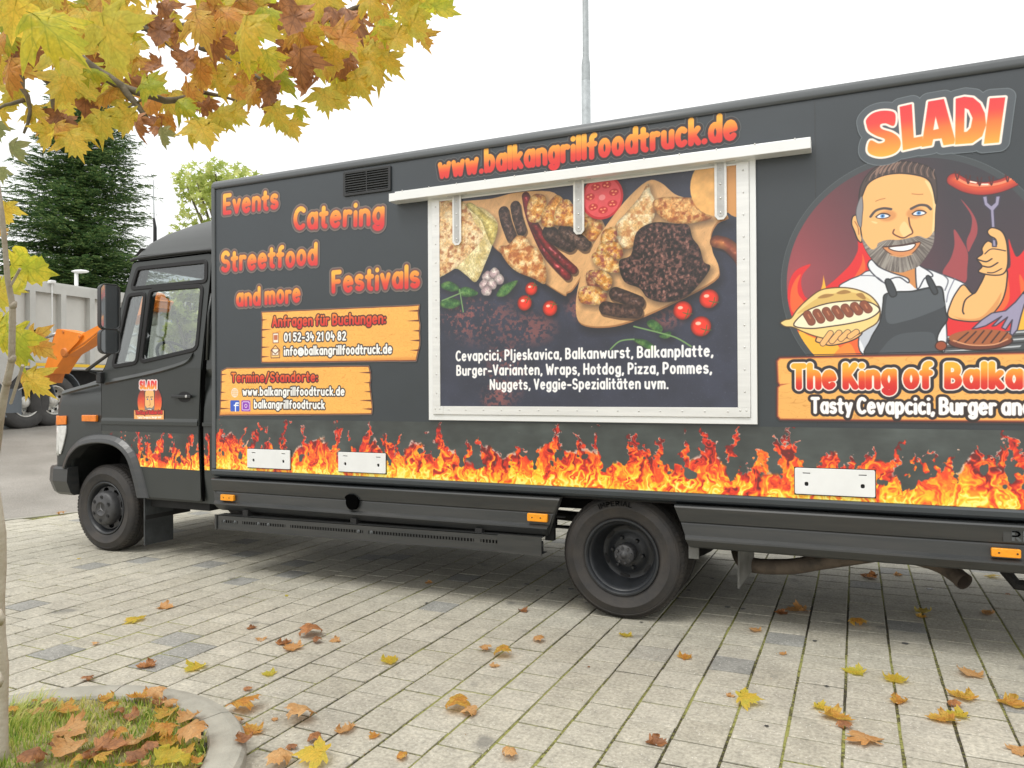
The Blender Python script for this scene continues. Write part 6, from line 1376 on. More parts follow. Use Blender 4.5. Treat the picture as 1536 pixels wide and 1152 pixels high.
# mud flap behind the front wheel
fa = S3(213, 745, 4.72); fb = S3(262, 762, 4.9)
q = MB(); q.v = [(-5.55, 4.64, .50), (-5.52, 4.64, .06), (-5.52, 4.98, .06), (-5.55, 4.98, .52), (-5.54, 4.64, .50), (-5.51, 4.64, .06), (-5.51, 4.98, .06), (-5.54, 4.98, .52)]
q.f = [(0, 1, 2, 3), (7, 6, 5, 4), (0, 4, 5, 1), (1, 5, 6, 2), (2, 6, 7, 3), (3, 7, 4, 0)]; q.m = [0]*6
q.v = []; q.f = []; q.m = []
q.box((-5.60, 4.66, .10), (-5.585, 4.96, .52), bev=.002); q.build('mud_flap', M['flap'], truck)
q = MB(); q.box((-5.58, 4.72, .43), (-4.9, 5.0, .52)); q.build('step_box', M['black'], truck)

# mirrors
def mirror(cx_, cy_, zc_, w_, h_, name, depth=.07, round_=.035):
    a_ = math.radians(-16); n_ = Vector((math.cos(a_), math.sin(a_), 0)); u = Vector((-n_.y, n_.x, 0))
    o = plate(name, rrect(-w_/2, -h_/2, w_/2, h_/2, round_, 5), [rrect(-w_/2+.010, -h_/2+.010, w_/2-.010, h_/2-.010, round_*.8, 5)], 0, .02, M['trim'], truck, bev=.004)
    h2 = plate('mirror_shell', rrect(-w_/2+.002, -h_/2+.002, w_/2-.002, h_/2-.002, round_, 5), [], .015, depth, M['trim'], truck, bev=.018)
    g = plate('mirror_pane', rrect(-w_/2+.008, -h_/2+.008, w_/2-.008, h_/2-.008, round_*.8, 5), [], .010, .003, M['mirror'], truck, bev=.0003)
    T_ = Matrix((( u.x, -n_.x, 0, cx_), (u.y, -n_.y, 0, cy_), (0, 0, 1, zc_), (0, 0, 0, 1)))
    for ob in (o, h2, g): ob.data.transform(T_); ob.data.update()
    for ob in (h2, g): ob.parent = o; ob.matrix_parent_inverse = wmat(o).inverted()
    return o
p1 = D3(166.5, 460, 7.05); MY = 4.42
p1 = S3(166, 460, MY); mirror(p1.x, MY, p1.z, .165, .385, 'wing_mirror', round_=.045)
p2 = S3(166, 512, MY); mirror(p2.x, MY, p2.z, .165, .215, 'wide_angle_mirror', round_=.05)
q = MB(); q.tube([(p1.x-.05, MY+.03, p1.z+.12), (p1.x-.05, MY+.03, p2.z-.1), (-6.16, 4.55, 1.62), (-6.07, 4.66, 1.56)], .016, 8); q.build('mirror_arm', M['trim'], truck, smooth=True)
q = MB(); q.box((-6.12, CB-.05, 1.50), (-6.06, CB+.0, 1.60), bev=.01); q.build('mirror_bracket', M['trim'], truck)

# inside the cab: seats, steering wheel, dash
q = MB()
q = MB(); q.box((-6.0, 4.75, 1.40), (-5.72, 6.5, 1.62), bev=.03); q.build('dashboard', M['dash'], truck)
q = MB(); c0 = Vector((-5.66, 5.10, 1.72)); ax = Vector((.75, 0, .66)).normalized(); u = Vector((0, 1, 0)); w_ = ax.cross(u)
ring = [c0+(u*math.cos(t)+w_*math.sin(t))*.215 for t in np.linspace(0, 2*PI, 33)]; q.tube(ring, .014, 8, cap=False); q.tube([c0-w_*.2, c0, c0+w_*.2], .013, 6); q.tube([c0-u*.2, c0+u*.2], .013, 6); q.tube([c0, c0-ax*.4], .03, 8); q.build('steering_wheel', M['rubber'], truck, smooth=True)
for yy in (5.10, 6.2):
    q = MB(); q.box((-5.35, yy-.22, 1.10), (-4.85, yy+.22, 1.28), bev=.05); q.box((-5.0, yy-.2, 1.2), (-4.86, yy+.2, 1.72), bev=.05); q.build('seat', M['seat'], truck)

# ------------------------------------------------------------------ wheels
def tyre_mesh(c, side, w=.215, R=.385, r=.228):
    """side -1: outside face towards the viewer (lower y)"""
    q = MB(); h = w/2
    pf = [(r, -h+.030), (r+.006, -h+.018), (r+.030, -h+.006), (r+.075, -h-.002), (r+.078, -h-.0045), (r+.083, -h-.0045), (r+.086, -h-.001), (r+.115, -h+.002), (R-.034, -h+.008), (R-.031, -h+.006), (R-.026, -h+.010), (R-.012, -h+.022), (R-.003, -h+.040)]
    for k in range(4):
        y = -h+.052+k*(w-.104)/3; pf += [(R, y-.010), (R, y-.005), (R-.010, y-.0035), (R-.010, y+.0035), (R, y+.005)]
    pf += [(R-.003, h-.040), (R-.012, h-.022), (R-.031, h-.008), (r+.075, h+.001), (r+.02, h-.008), (r, h-.03)]
    if side > 0: pf = [(a, -b_) for a, b_ in pf]
    q.lathe(pf, c, n=96); 
    # tread notches at the shoulder
    n = 72
    return q
def add_tyre(c, side, parent, name='tyre', w=.215, lugs=True):
    q = tyre_mesh(c, side, w); o = q.build(name, M['tyre'], parent, smooth=True, fix=True)
    try: o.data.set_sharp_from_angle(angle=math.radians(50))
    except Exception: pass
    if lugs:
        lg = MB(); h = w/2
        for k in range(76):
            a0 = 2*PI*k/76; a1 = a0+2*PI/76*.72
            for s_ in (-1, 1):
                vs = []
                for a in (a0, a1):
                    for rr__, yy in ((.370, s_*(h-.012)), (.3845, s_*(h-.036)), (.3875, s_*(h-.048)), (.3875, s_*(h-.062))): vs.append((c[0]+rr__*math.cos(a), c[1]+yy, c[2]+rr__*math.sin(a)))
                lg.add(vs, [(i, i+1, i+5, i+4) for i in range(3)]+[(0, 1, 2, 3), (4, 5, 6, 7), (0, 4, 7, 3)])
        tag(lg.build('tread_block', M['tyre'], parent), kind='stuff')
    return o
def letters_on_tyre(t, c, rad, h, a_mid, y, parent, mt, xs=1.0):
    lay_, w = layout(t, .22, .10); total = w*h*xs
    def tf(px_, pz_, yy):
        a = a_mid+(total/2-px_)/rad; rr__ = rad+pz_; return (c[0]+rr__*math.cos(a), yy, c[2]+rr__*math.sin(a))
    mesh_text(t, 0, 0, h, y, .19, .002, parent, mt, xs, tf)
M['tyre_l'] = mat('tyre_letter_rubber', (.005, .005, .005), .7, spec=.2); M['star'] = mat('star_grey', (.13, .13, .135), .4)
# front wheel with its domed cover
fc = (-6.135, 4.80, .383)
fw = empty('front_wheel', fc); fw.parent = truck; fw.matrix_parent_inverse = wmat(truck).inverted()
ft = add_tyre(fc, -1, fw)
q = MB(); q.lathe([(.231, -.085), (.238, -.094), (.232, -.100), (.222, -.098), (.212, -.080), (.196, -.050), (.190, -.02), (.19, .05)], fc, n=64); q.build('rim_edge', M['rim'], fw, smooth=True, fix=True)
disc_out = [(.192*math.cos(a), .192*math.sin(a)) for a in np.linspace(0, 2*PI, 64, endpoint=False)]
hl = []
for k in range(8):
    a = 2*PI*k/8+.2; hl.append([(.172*math.cos(a)+.015*math.cos(a)*math.cos(t)-.034*math.sin(a)*math.sin(t), .160*math.sin(a)+.024*math.sin(a)*math.cos(t)+.034*math.cos(a)*math.sin(t)) for t in np.linspace(0, 2*PI, 14, endpoint=False)])
pl = plate('rim_disc', [(fc[0]+x, fc[2]+z) for x, z in disc_out], [[(fc[0]+x, fc[2]+z) for x, z in h_] for h_ in hl], fc[1]-.068, .010, M['hub'], fw, bev=.003, yfun=lambda x, z: .14*max(0, math.hypot(x-fc[0], z-fc[2])-.12))
q = MB(); q.lathe([(.001, -.140), (.056, -.140), (.058, -.144), (.066, -.144), (.069, -.140), (.110, -.138), (.135, -.130), (.148, -.114), (.153, -.085), (.155, -.045)], fc, n=48); hubc = q.build('hub_cover', M['hub'], fw, smooth=True, fix=True)
for k in range(6):
    a = 2*PI*k/6+.45; x, z = fc[0]+.103*math.cos(a), fc[2]+.103*math.sin(a); q = MB(); q.lathe([(.0001, -.004), (.007, -.004), (.009, .0), (.009, .004)], (x, fc[1]-.1395, z), n=6); q.lathe([(.012, -.0015), (.0155, -.0035), (.017, 0)], (x, fc[1]-.1385, z), n=14); q.build('wheel_nut', M['rubber'], fw)
q = MB()
for k in range(3):
    a = PI/2+2*PI*k/3; t_ = (fc[0]+.050*math.cos(a), fc[1]-.1430, fc[2]+.050*math.sin(a)); l_ = (fc[0]+.009*math.cos(a+1.047), fc[1]-.1425, fc[2]+.009*math.sin(a+1.047)); r_ = (fc[0]+.009*math.cos(a-1.047), fc[1]-.1425, fc[2]+.009*math.sin(a-1.047)); c_ = (fc[0], fc[1]-.149, fc[2]); b0 = len(q.v); q.v += [t_, l_, c_, r_]; q.f += [(b0, b0+1, b0+2), (b0, b0+2, b0+3)]; q.m += [0, 0]
q.build('star_emblem', M['star'], fw, fix=True)
q = MB(); q.lathe([(.0001, .02), (.19, .02)], fc, n=32); q.build('drum', M['black'], fw)
# rear twin wheels, deep dished rim
rc = (-1.336, 4.675, .383)
rw = empty('rear_wheel', rc); rw.parent = truck; rw.matrix_parent_inverse = wmat(truck).inverted()
rt_ = add_tyre(rc, -1, rw); letters_on_tyre('IMPERIAL', rc, .322, .026, PI/2+.08, rc[1]-.1075-.0065, rw, M['tyre_l'], 1.7)
add_tyre((rc[0], rc[1]+.26, rc[2]), 1, rw, 'inner_tyre')
q = MB(); q.lathe([(.229, -.090), (.239, -.100), (.236, -.106), (.226, -.106), (.216, -.096), (.213, -.080), (.205, -.074), (.196, -.052), (.192, -.01), (.186, .03), (.178, .06), (.168, .078), (.150, .084), (.125, .078), (.100, .060), (.085, .058), (.0001, .058)], rc, n=72); ri = q.build('rim', M['rim'], rw, smooth=True, fix=True)
try: ri.data.set_sharp_from_angle(angle=math.radians(40))
except Exception: pass
for k in range(6):
    a = 2*PI*k/6+.35; r_ = .155; q = MB(); pts_ = [(rc[0]+r_*math.cos(a)+.011*math.cos(a)*math.cos(t)-.034*math.sin(a)*math.sin(t), rc[2]+r_*math.sin(a)+.011*math.sin(a)*math.cos(t)+.034*math.cos(a)*math.sin(t)) for t in np.linspace(0, 2*PI, 14, endpoint=False)]; q.prism(pts_, rc[1]+.0755, rc[1]+.09); q.build('rim_hole', M['rubber'], rw)
q = MB(); q.lathe([(.0001, -.050), (.016, -.050), (.018, -.042), (.030, -.038), (.060, -.036), (.064, -.028), (.064, .055)], rc, n=40); hb2 = q.build('hub', M['hub'], rw, smooth=True, fix=True)
for k in range(8):
    a = 2*PI*k/8+.2; q = MB(); q.lathe([(.0001, -.010), (.008, -.010), (.0095, 0), (.0095, .004)], (rc[0]+.048*math.cos(a), rc[1]-.036, rc[2]+.048*math.sin(a)), n=6); q.build('hub_bolt', M['hub'], rw)
for k in range(6):
    a = 2*PI*k/6+.9; q = MB(); q.lathe([(.0001, -.024), (.010, -.024), (.014, -.010), (.015, .004)], (rc[0]+.098*math.cos(a), rc[1]+.060, rc[2]+.098*math.sin(a)), n=6); q.build('wheel_nut', M['rim'], rw)
# the two wheels on the far side, simpler
for nm, cx_ in (('front_wheel', fc[0]), ('rear_wheel', rc[0])):
    q = MB(); q.lathe([(.05, .02), (.20, .02), (.228, .09), (.30, .108), (.365, .09), (.385, .06), (.385, -.12), (.30, -.14), (.05, -.14)], (cx_, 2*CY-4.76, .383), n=40); q.build('far_wheel', M['tyre'], truck, smooth=True, fix=True)

# ------------------------------------------------------------------ below the body
q = MB(); q.box((-5.6, 5.22, .56), (1.4, 5.30, .74)); q.build('chassis_rail', M['black'], truck); q = MB(); q.box((-5.6, 6.0, .56), (1.4, 6.08, .74)); q.build('chassis_rail', M['black'], truck)
q = MB(); q.box((BX0+.05, SY+.06, .735), (BX1-.05, 6.74, .80)); q.build('floor_frame', M['black'], truck)
q = MB(); q.tube([(rc[0], 4.8, .383), (rc[0], 6.5, .383)], .06, 12); q.lathe([(.06, -.16), (.15, -.07), (.16, .0), (.15, .07), (.06, .16)], (rc[0], CY, .383), n=20); q.build('rear_axle', M['black'], truck, smooth=True)
q = MB(); q.tube([(fc[0], 4.85, .36), (fc[0], 6.45, .36)], .045, 10); q.build('front_axle', M['black'], truck)
q = MB(); q.tube([(rc[0], CY, .40), (-4.6, CY, .52)], .04, 10); q.build('prop_shaft', M['black'], truck)
for x in (rc[0], ):
    q = MB()
    for k in range(4): q.box((x-.62+k*.12, 5.0, .45+k*-.013), (x+.62-k*.12, 5.07, .462+k*-.013))
    q.build('leaf_spring', M['black'], truck)
q = MB(); q.box((-4.55, 5.35, .42), (-2.5, 5.95, .73), bev=.04); q.build('fuel_tank', M['black'], truck)
q = MB(); q.box((-3.9, 6.3, .30), (-2.9, 6.7, .70), bev=.03); q.build('battery_box', M['black'], truck)
q = MB(); q.box((-1.86, 4.62, .44), (-1.80, 4.66, .74)); q.tube([(-1.90, 4.60, .60), (-1.72, 4.62, .60)], .006, 6); q.build('splash_strut', M['trim'], truck)
q = MB(); q.box((-.92, 4.70, .46), (-.89, 4.74, .52)); q.box((-.93, 4.63, .40), (-.87, 4.65, .50)); q.build('bracket', M['flapmetal'], truck)
fp = S3(1106, 830, 4.75); q = MB(); q.v = [(-.655, 4.74, .50), (-.60, 4.98, .50), (-.60, 4.98, .30), (-.66, 4.74, .22), (-.645, 4.735, .50), (-.59, 4.975, .50), (-.59, 4.975, .30), (-.65, 4.735, .22)]; q.f = [(0, 1, 2, 3), (7, 6, 5, 4), (0, 4, 5, 1), (1, 5, 6, 2), (2, 6, 7, 3), (3, 7, 4, 0)]; q.m = [0]*6; q.build('rear_flap', M['flapmetal'], truck)
# exhaust: silencer and tail pipe
e1, e2, e3, e4 = S3(1120, 845, 5.0), S3(1180, 850, 4.95), S3(1235, 842, 4.95), S3(1330, 828, 4.95)
q = MB(); q.tube(catmull([tuple(e1+Vector((-.1, .3, .05))), tuple(e1), tuple(e2), tuple(e3), tuple(e4)], 5, closed=False), .048, 12); q.build('exhaust_pipe', M['rust'], truck, smooth=True)
q = MB(); a, b_, c_, d_ = S3(1330, 826, 4.95), S3(1395, 842, 4.93), S3(1425, 856, 4.88), S3(1447, 873, 4.80); q.tube(catmull([tuple(a), tuple(b_), tuple(c_), tuple(d_)], 5, closed=False), .045, 14, cap=False); q.tube([tuple(d_-(d_-c_)*.25), tuple(d_+(d_-c_)*.01)], .0475, 14, cap=False); q.build('tail_pipe', M['rust'], truck, smooth=True)
q = MB(); q.tube([(.7, 4.9, .47), (.78, 4.86, .36), (.98, 4.86, .35), (1.5, 4.86, .35)], .03, 8); q.build('tow_bracket', M['black'], truck)
q = MB(); q.box((1.45, SY+.05, .40), (1.60, 6.75, .52)); q.build('rear_bumper', M['trim'], truck)
# faint fittings: rear doors on the end of the box
plate_r = MB(); plate_r.box((BX1-.03, SY+.1, .86), (BX1+.004, CY-.01, 2.96)); plate_r.build('rear_door', M['paint'], truck); plate_r = MB(); plate_r.box((BX1-.03, CY+.01, .86), (BX1+.004, 6.70, 2.96)); plate_r.build('rear_door', M['paint'], truck)

# ------------------------------------------------------------------ the tipper lorry behind, standing almost square to the truck
TD = Vector((-.096, .995)).normalized(); TN = Vector((TD.y, -TD.x)); TP0 = Vector((-14.9, 10.26)); TZ = gz(-14.9, 10.26)
def T_px(px, py, off=0.0):
    """pixel -> (s along the lorry, z) on its long side, moved out by off"""
    d = ray(px, py); n = np.array([TN.x, TN.y]); k = ((TP0.x*TN.x+TP0.y*TN.y)+off)/(d[0]*n[0]+d[1]*n[1]); p = d*k; return float((p[0]-TP0.x)*TD.x+(p[1]-TP0.y)*TD.y), float(p[2])+CAM_H
tp_ = empty('tipper_lorry', (TP0.x, TP0.y, TZ), label='large pale grey tipper lorry body with ribbed side standing behind the truck cab', cat='lorry')
def Tb(q, s0, s1, z0, z1, o0, o1, m=0):
    """box in lorry coordinates: s along, z up, o outwards from the side (towards the viewer positive)"""
    vs = []
    for z in (z0, z1):
        for s, o in ((s0, o0), (s1, o0), (s1, o1), (s0, o1)):
            p = TP0+TD*s+TN*o; vs.append((p.x, p.y, z))
    return q.add(vs, [(0, 3, 2, 1), (4, 5, 6, 7), (0, 1, 5, 4), (1, 2, 6, 5), (2, 3, 7, 6), (3, 0, 4, 7)], m)
s_a, zt = T_px(0, 414); _, zt2 = T_px(148, 438); zt = (zt+zt2)/2
_, zr = T_px(40, 435.5); _, zb = T_px(60, 553); _, zy0 = T_px(60, 551.5); _, zy1 = T_px(60, 547.5)
SA, SB = -4.2, 6.2
q = MB(); Tb(q, SA, SB, zb+.05, zt-.02, -2.45, -.06); q.build('tipper_body', M['tip'], tp_, fix=True)
q = MB(); Tb(q, SA, SB, zr, zt, -.10, .06); q.build('top_rail', M['tip2'], tp_, fix=True)
q = MB(); Tb(q, SA, SB, zt, zt+.05, -.55, -.02); q.build('rolled_cover', M['tip2'], tp_, fix=True)
q = MB(); Tb(q, SA, SB, zb, zb+.09, -.08, .055); q.build('bottom_rail', M['tip2'], tp_, fix=True)
q = MB(); Tb(q, SA, SB, zy0+.03, zy1+.04, .056, .060); q.build('yellow_stripe', M['yel'], tp_, fix=True)
ribs = [T_px(x, 500)[0] for x in (-52, -4, 45.5, 92, 135)]; dlt = ribs[-1]-ribs[-2]
ss = ribs+[ribs[-1]+dlt*(k+1) for k in range(4)]
for s in ss:
    if SA < s < SB: q = MB(); Tb(q, s-.06, s+.06, zb, zr, -.06, .07); q.build('side_rib', M['tip2'], tp_, fix=True)
for i, (a, b_) in enumerate(zip([SA]+ss, ss+[SB])):
    if b_-a > .3: q = MB(); Tb(q, max(a, SA)+.10, min(b_, SB)-.10, zb+.14, zr-.06, -.061, -.050+.004*(i % 3)); q.build('side_panel', M['tip'], tp_, fix=True)
q = MB(); s_ = T_px(73, 440)[0]; p = TP0+TD*s_+TN*.09; q.tube([(p.x, p.y, zt+.02), (p.x, p.y, T_px(73, 505, .09)[1])], .012, 6); q.box((p.x-.06, p.y-.06, zt-.0), (p.x+.05, p.y+.06, zt+.07), bev=.02); q.build('cover_rope', M['white'], tp_)
dk = MB(); Tb(dk, SA, SB, zb-.30, zb-.01, -1.9, -.35); dk.build('lorry_chassis', M['black'], tp_, fix=True)
M['plain_rubber'] = mat('lorry_tyre', (.06, .058, .056), .8, var=.2, vscale=6)
def lorry_wheel(px, parent, name='lorry_wheel'):
    s, z = T_px(px, 615); R = .53; c = TP0+TD*s; zc_ = gz(c.x, c.y)+R-.02
    w = empty(name, (c.x, c.y, zc_), math.atan2(TD.y, TD.x)); w.parent = parent; w.matrix_parent_inverse = wmat(parent).inverted()
    Mw = Matrix.Translation((c.x, c.y, zc_)) @ Matrix.Rotation(math.atan2(TD.y, TD.x), 4, 'Z')
    def lat(pf, nm, mt, n=40, sm=True):
        q = MB(); q.lathe([(r, -t-0*.1) for r, t in pf], (0, 0, 0), n=n); q.v = [tuple(Mw @ Vector((x, y, z))) for x, y, z in q.v]; return q.build(nm, mt, w, smooth=sm, fix=True)
    # local -y is towards the viewer's side (TN)
    lat([(.295, .0), (.30, .03), (.36, .045), (.46, .04), (.51, .02), (.53, -.02), (.53, -.26), (.50, -.29), (.30, -.29)], 'tyre', M['plain_rubber'])
    lat([(.302, .02), (.29, .04), (.275, .03), (.268, -.05), (.255, -.11), (.20, -.12), (.14, -.10), (.12, -.06), (.11, .0), (.06, .02), (.001, .02)], 'rim', M['chrome'])
    for k in range(10):
        a = 2*PI*k/10; q = MB(); q.lathe([(.0001, -.02), (.012, -.02), (.014, .02)], (.175*math.cos(a), .115, .175*math.sin(a)), n=6); q.v = [tuple(Mw @ Vector((x, y-.02, z))) for x, y, z in q.v]; q.build('wheel_nut', M['galv'], w)
        if True:
            q = MB(); q.lathe([(.0001, 0), (.03, 0)], (.225*math.cos(a+.3), .100, .225*math.sin(a+.3)), n=10); q.v = [tuple(Mw @ Vector((x, y, z))) for x, y, z in q.v]; q.build('rim_hole', M['black'], w, fix=True)
lorry_wheel(81, tp_); lorry_wheel(38, tp_); lorry_wheel(-40, tp_); lorry_wheel(215, tp_)
for px in (81, 38):                # mudguards
    s, z = T_px(px, 615); pts = []
    for t in np.linspace(.1, PI-.1, 12): pts.append((s+.64*math.cos(t), gz(*(TP0+TD*s))+.53+.62*math.sin(t)))
    q = MB()
    for (a, z_) in pts:
        for o in (.06, -.36): p = TP0+TD*a+TN*o; q.v.append((p.x, p.y, z_))
    for i in range(len(pts)-1): q.f.append((2*i, 2*i+1, 2*i+3, 2*i+2)); q.m.append(0)
    o = q.build('mudguard', M['grey'], tp_); md = o.modifiers.new('t', 'SOLIDIFY'); md.thickness = .02
s0, z1_ = T_px(-30, 572); s1, z0_ = T_px(31, 625); q = MB(); Tb(q, s0, s1, z0_, z1_-.02, -.5, .03); Tb(q, s0+.08, s1-.08, z0_+.08, z1_-.14, .03, .045); q.build('tool_box', M['grey'], tp_, fix=True)
q = MB(); Tb(q, s0, s1+.8, z0_-.25, z0_-.05, -.3, -.2); q.build('side_guard', M['galv'], tp_, fix=True)
sc0 = -7.4; q = MB(); Tb(q, -6.9, -4.7, TZ+.5-.5, zt-.3, -2.35, -.05); q.build('lorry_cab', M['orange_d'], tp_, fix=True)
# small hazard plate
q = MB(); p = T_px(3, 552); c = TP0+TD*p[0]+TN*.08
for k_ in range(4): a = k_*PI/2; q.v.append((c.x+TD.x*.34*math.cos(a), c.y+TD.y*.34*math.cos(a), p[1]-.05+.34*math.sin(a)))
q.f = [(0, 1, 2, 3)]; q.m = [0]; o = q.build('diamond_board', M['tip2'], tp_); md = o.modifiers.new('t', 'SOLIDIFY'); md.thickness = .01

# ------------------------------------------------------------------ orange loading crane in front of the lorry
CRY = 9.2
cr = empty('loading_crane', (float(S(70, 600, CRY)[0]), CRY, gz(float(S(70, 600, CRY)[0]), CRY)), label='orange loading crane with a bent boom in front of the grey tipper lorry', cat='crane')
def cpr(pts, y0, y1, name, mt, parent=None):
    q = MB(); q.prism([tuple(map(float, S(x, y, CRY))) for x, y in pts], y0, y1); return q.build(name, mt, parent or cr, fix=True)
cx = lambda x, y: (x/3.6, y/3.6+380)
cpr([cx(262, 648), cx(268, 622), cx(334, 412), cx(346, 410), cx(466, 436), cx(470, 445), cx(448, 478), cx(376, 552), cx(350, 590), cx(312, 650)], CRY-.10, CRY+.22, 'boom_base', M['orange'])
cpr([cx(232, 700), cx(258, 600), cx(300, 470), cx(326, 425), cx(334, 430), cx(270, 640), cx(252, 700)], CRY-.02, CRY+.30, 'boom_cheek', M['orange_d'])
cpr([cx(458, 436), cx(548, 389), cx(640, 345), (196, 462), (216, 452), (240, 446), (241, 462), (214, 472), (190, 488), cx(560, 425), cx(470, 500), cx(374, 556), cx(384, 540)], CRY-.06, CRY+.18, 'boom', M['orange'])
cpr([cx(372, 545), cx(470, 482), cx(560, 412), cx(560, 418), cx(470, 490), cx(372, 552)], CRY-.07, CRY-.061, 'boom_edge', M['orange_d'])
q = MB(); pc = S3(*cx(346, 536), CRY-.1); q.lathe([(.0001, -.02), (.07, -.02), (.09, -.0), (.09, .03)], (pc.x, CRY-.10, pc.z), n=14); q.build('pivot_pin', M['orange_d'], cr)
for x_, y_ in ((342, 425), (300, 560), (430, 450)):
    pc = S3(*cx(x_, y_), CRY-.1); q = MB(); q.lathe([(.0001, -.015), (.022, -.015), (.03, .0)], (pc.x, CRY-.10, pc.z), n=8); q.build('pivot_bolt', M['orange_d'], cr)
a, b_ = S3(*cx(335, 428), CRY-.02), S3(*cx(232, 455), CRY-.02); q = MB(); q.tube([a, b_], .035, 8); q.build('hydraulic_rod', M['steel'], cr, smooth=True)
a, b_ = S3(*cx(318, 430), CRY+.1), S3(*cx(258, 660), CRY+.1); q = MB(); q.tube([a, b_], .07, 8); q.build('hydraulic_ram', M['orange_d'], cr, smooth=True)
# jib, joint head and hanging ram, seen through the cab windows
w3 = lambda x, y: (x/5.01+140, y/5.01+330)
cpr([w3(232, 780), w3(262, 660), w3(352, 560), w3(400, 560), w3(400, 610), w3(300, 700), w3(262, 770)], CRY-.04, CRY+.2, 'jib', M['orange'])
cpr([w3(396, 560), w3(415, 535), w3(440, 545), w3(462, 600), w3(500, 595), w3(512, 608), w3(490, 640), w3(484, 676), w3(462, 688), w3(430, 676), w3(396, 680)], CRY-.12, CRY+.26, 'joint_head', M['orange'])
a, b_ = S3(*w3(420, 680), CRY+.05), S3(*w3(425, 790), CRY+.05); q = MB(); q.tube([a, b_], .13, 10); q.build('hanging_ram', M['tip2'], cr, smooth=True)
a, b_ = S3(*w3(388, 690), CRY+.05), S3(*w3(395, 1060), CRY+.05); q = MB(); q.tube([a, (b_.x, b_.y, gz(b_.x, b_.y))], .07, 8); q.build('post', M['white'], cr, smooth=True)
a, b_ = S3(*w3(228, 790), CRY), S3(*w3(205, 1100), CRY); q = MB(); q.tube([a, (b_.x, b_.y, gz(b_.x, b_.y))], .09, 8)
q.build('post', M['white'], cr, smooth=True)
for (x0_, y0_, x1_, y1_) in ((250, 800, 340, 810), (245, 880, 330, 860), (240, 960, 335, 985), (250, 1000, 330, 1010)):
    q = MB(); q.tube([S3(*w3(x0_, y0_), CRY+.02), S3(*w3((x0_+x1_)/2, y0_-16), CRY+.02), S3(*w3(x1_, y1_), CRY+.02)], .028, 6); q.build('hose', M['galv'], cr, smooth=True)
# crane pedestal down to the ground
a = S3(76, 566, CRY+.1); pz_ = T_px(70, 566); b_ = TP0+TD*pz_[0]; q = MB(); q.tube([a, (b_.x, b_.y, a.z), (b_.x-.3, b_.y, a.z-.1)], .10, 8); q.build('crane_mount', M['black'], cr)

# ------------------------------------------------------------------ lamp posts and the blue sign
pt = D3(879.3, 187, 11.0); lp = empty('lamp_post', (pt.x, pt.y, 0), label='tall galvanised lamp post rising behind the truck roof', cat='lamp post')
r_l, r_u = 7.0/FOC*11.0, 4.9/FOC*11.0; zc_ = D3(879, 96, 11.0).z
q = MB(); q.tube([(pt.x, pt.y, 0), (pt.x, pt.y, zc_-.25)], r_l, 20); q.build('lower_pole', M['galv'], lp, smooth=True)
q = MB(); q.tube([(pt.x, pt.y, zc_-.26), (pt.x, pt.y, zc_), (pt.x, pt.y, zc_+.10), (pt.x, pt.y, 9.0)], [r_l*.97, r_l*.95, r_u, r_u*.9], 20, cap=False); q.tube([(pt.x, pt.y, 8.9), (pt.x+.2, pt.y, 9.2), (pt.x+1.0, pt.y, 9.3)], .04, 10); q.build('upper_pole', M['galv'], lp, smooth=True)
q = MB(); q.box((pt.x+.95, pt.y-.15, 9.22), (pt.x+1.6, pt.y+.15, 9.34), bev=.05); q.build('lamp_head', M['galv'], lp)
DL = 19.0; pt = D3(114.5, 440, DL); lz = gz(pt.x, pt.y); l2 = empty('street_lamp', (pt.x, pt.y, lz), label='small white street lamp showing above the tipper lorry', cat='street lamp')
zt_ = D3(114, 409, DL).z; q = MB(); q.tube([(pt.x, pt.y, lz), (pt.x, pt.y, zt_)], .045, 10); q.build('pole', M['white'], l2, smooth=True)
q = MB(); hd = D3(120, 409.5, DL); dx = Vector((RT[0], RT[1], 0)).normalized(); q.v = []
for t, w_, h_ in ((-.10, .05, .04), (0, .09, .09), (.12, .10, .10), (.24, .09, .07), (.30, .04, .03)):
    for k in range(8): a = k*PI/4; p = Vector((pt.x, pt.y, zt_))+dx*t+Vector((-dx.y, dx.x, 0))*math.cos(a)*w_+Vector((0, 0, math.sin(a)*h_*.5+.03)); q.v.append(tuple(p))
for i in range(4):
    for k in range(8): a, b_ = i*8+k, i*8+(k+1) % 8; q.f.append((a, b_, b_+8, a+8)); q.m.append(0)
q.f += [tuple(range(8)), tuple(reversed(range(32, 40)))]; q.m += [0, 0]; q.build('lamp_head', M['white'], l2, smooth=True, fix=True)
a, b_ = S3(*w3(584, 790), 11), S3(*w3(664, 705), 11); bs = empty('blue_sign', ((a.x+b_.x)/2, 11.0, gz((a.x+b_.x)/2, 11.0)), label='small blue sign with a white angle mark seen through the cab side window', cat='sign')
q = MB(); q.box((a.x, 11, a.z), (b_.x, 11.03, b_.z), bev=.005); q.build('sign_board', M['blue'], bs); q = MB(); xm = a.x+.08; q.box((xm, 10.99, a.z+.06), (xm+.05, 10.998, b_.z-.02)); q.box((xm, 10.986, a.z+.06), (b_.x-.02, 10.994, a.z+.11)); q.build('sign_mark', M['white'], bs)
q = MB(); q.tube([((a.x+b_.x)/2, 11.05, gz((a.x+b_.x)/2, 11)), ((a.x+b_.x)/2, 11.05, b_.z)], .03, 8); q.build('post', M['galv'], bs)

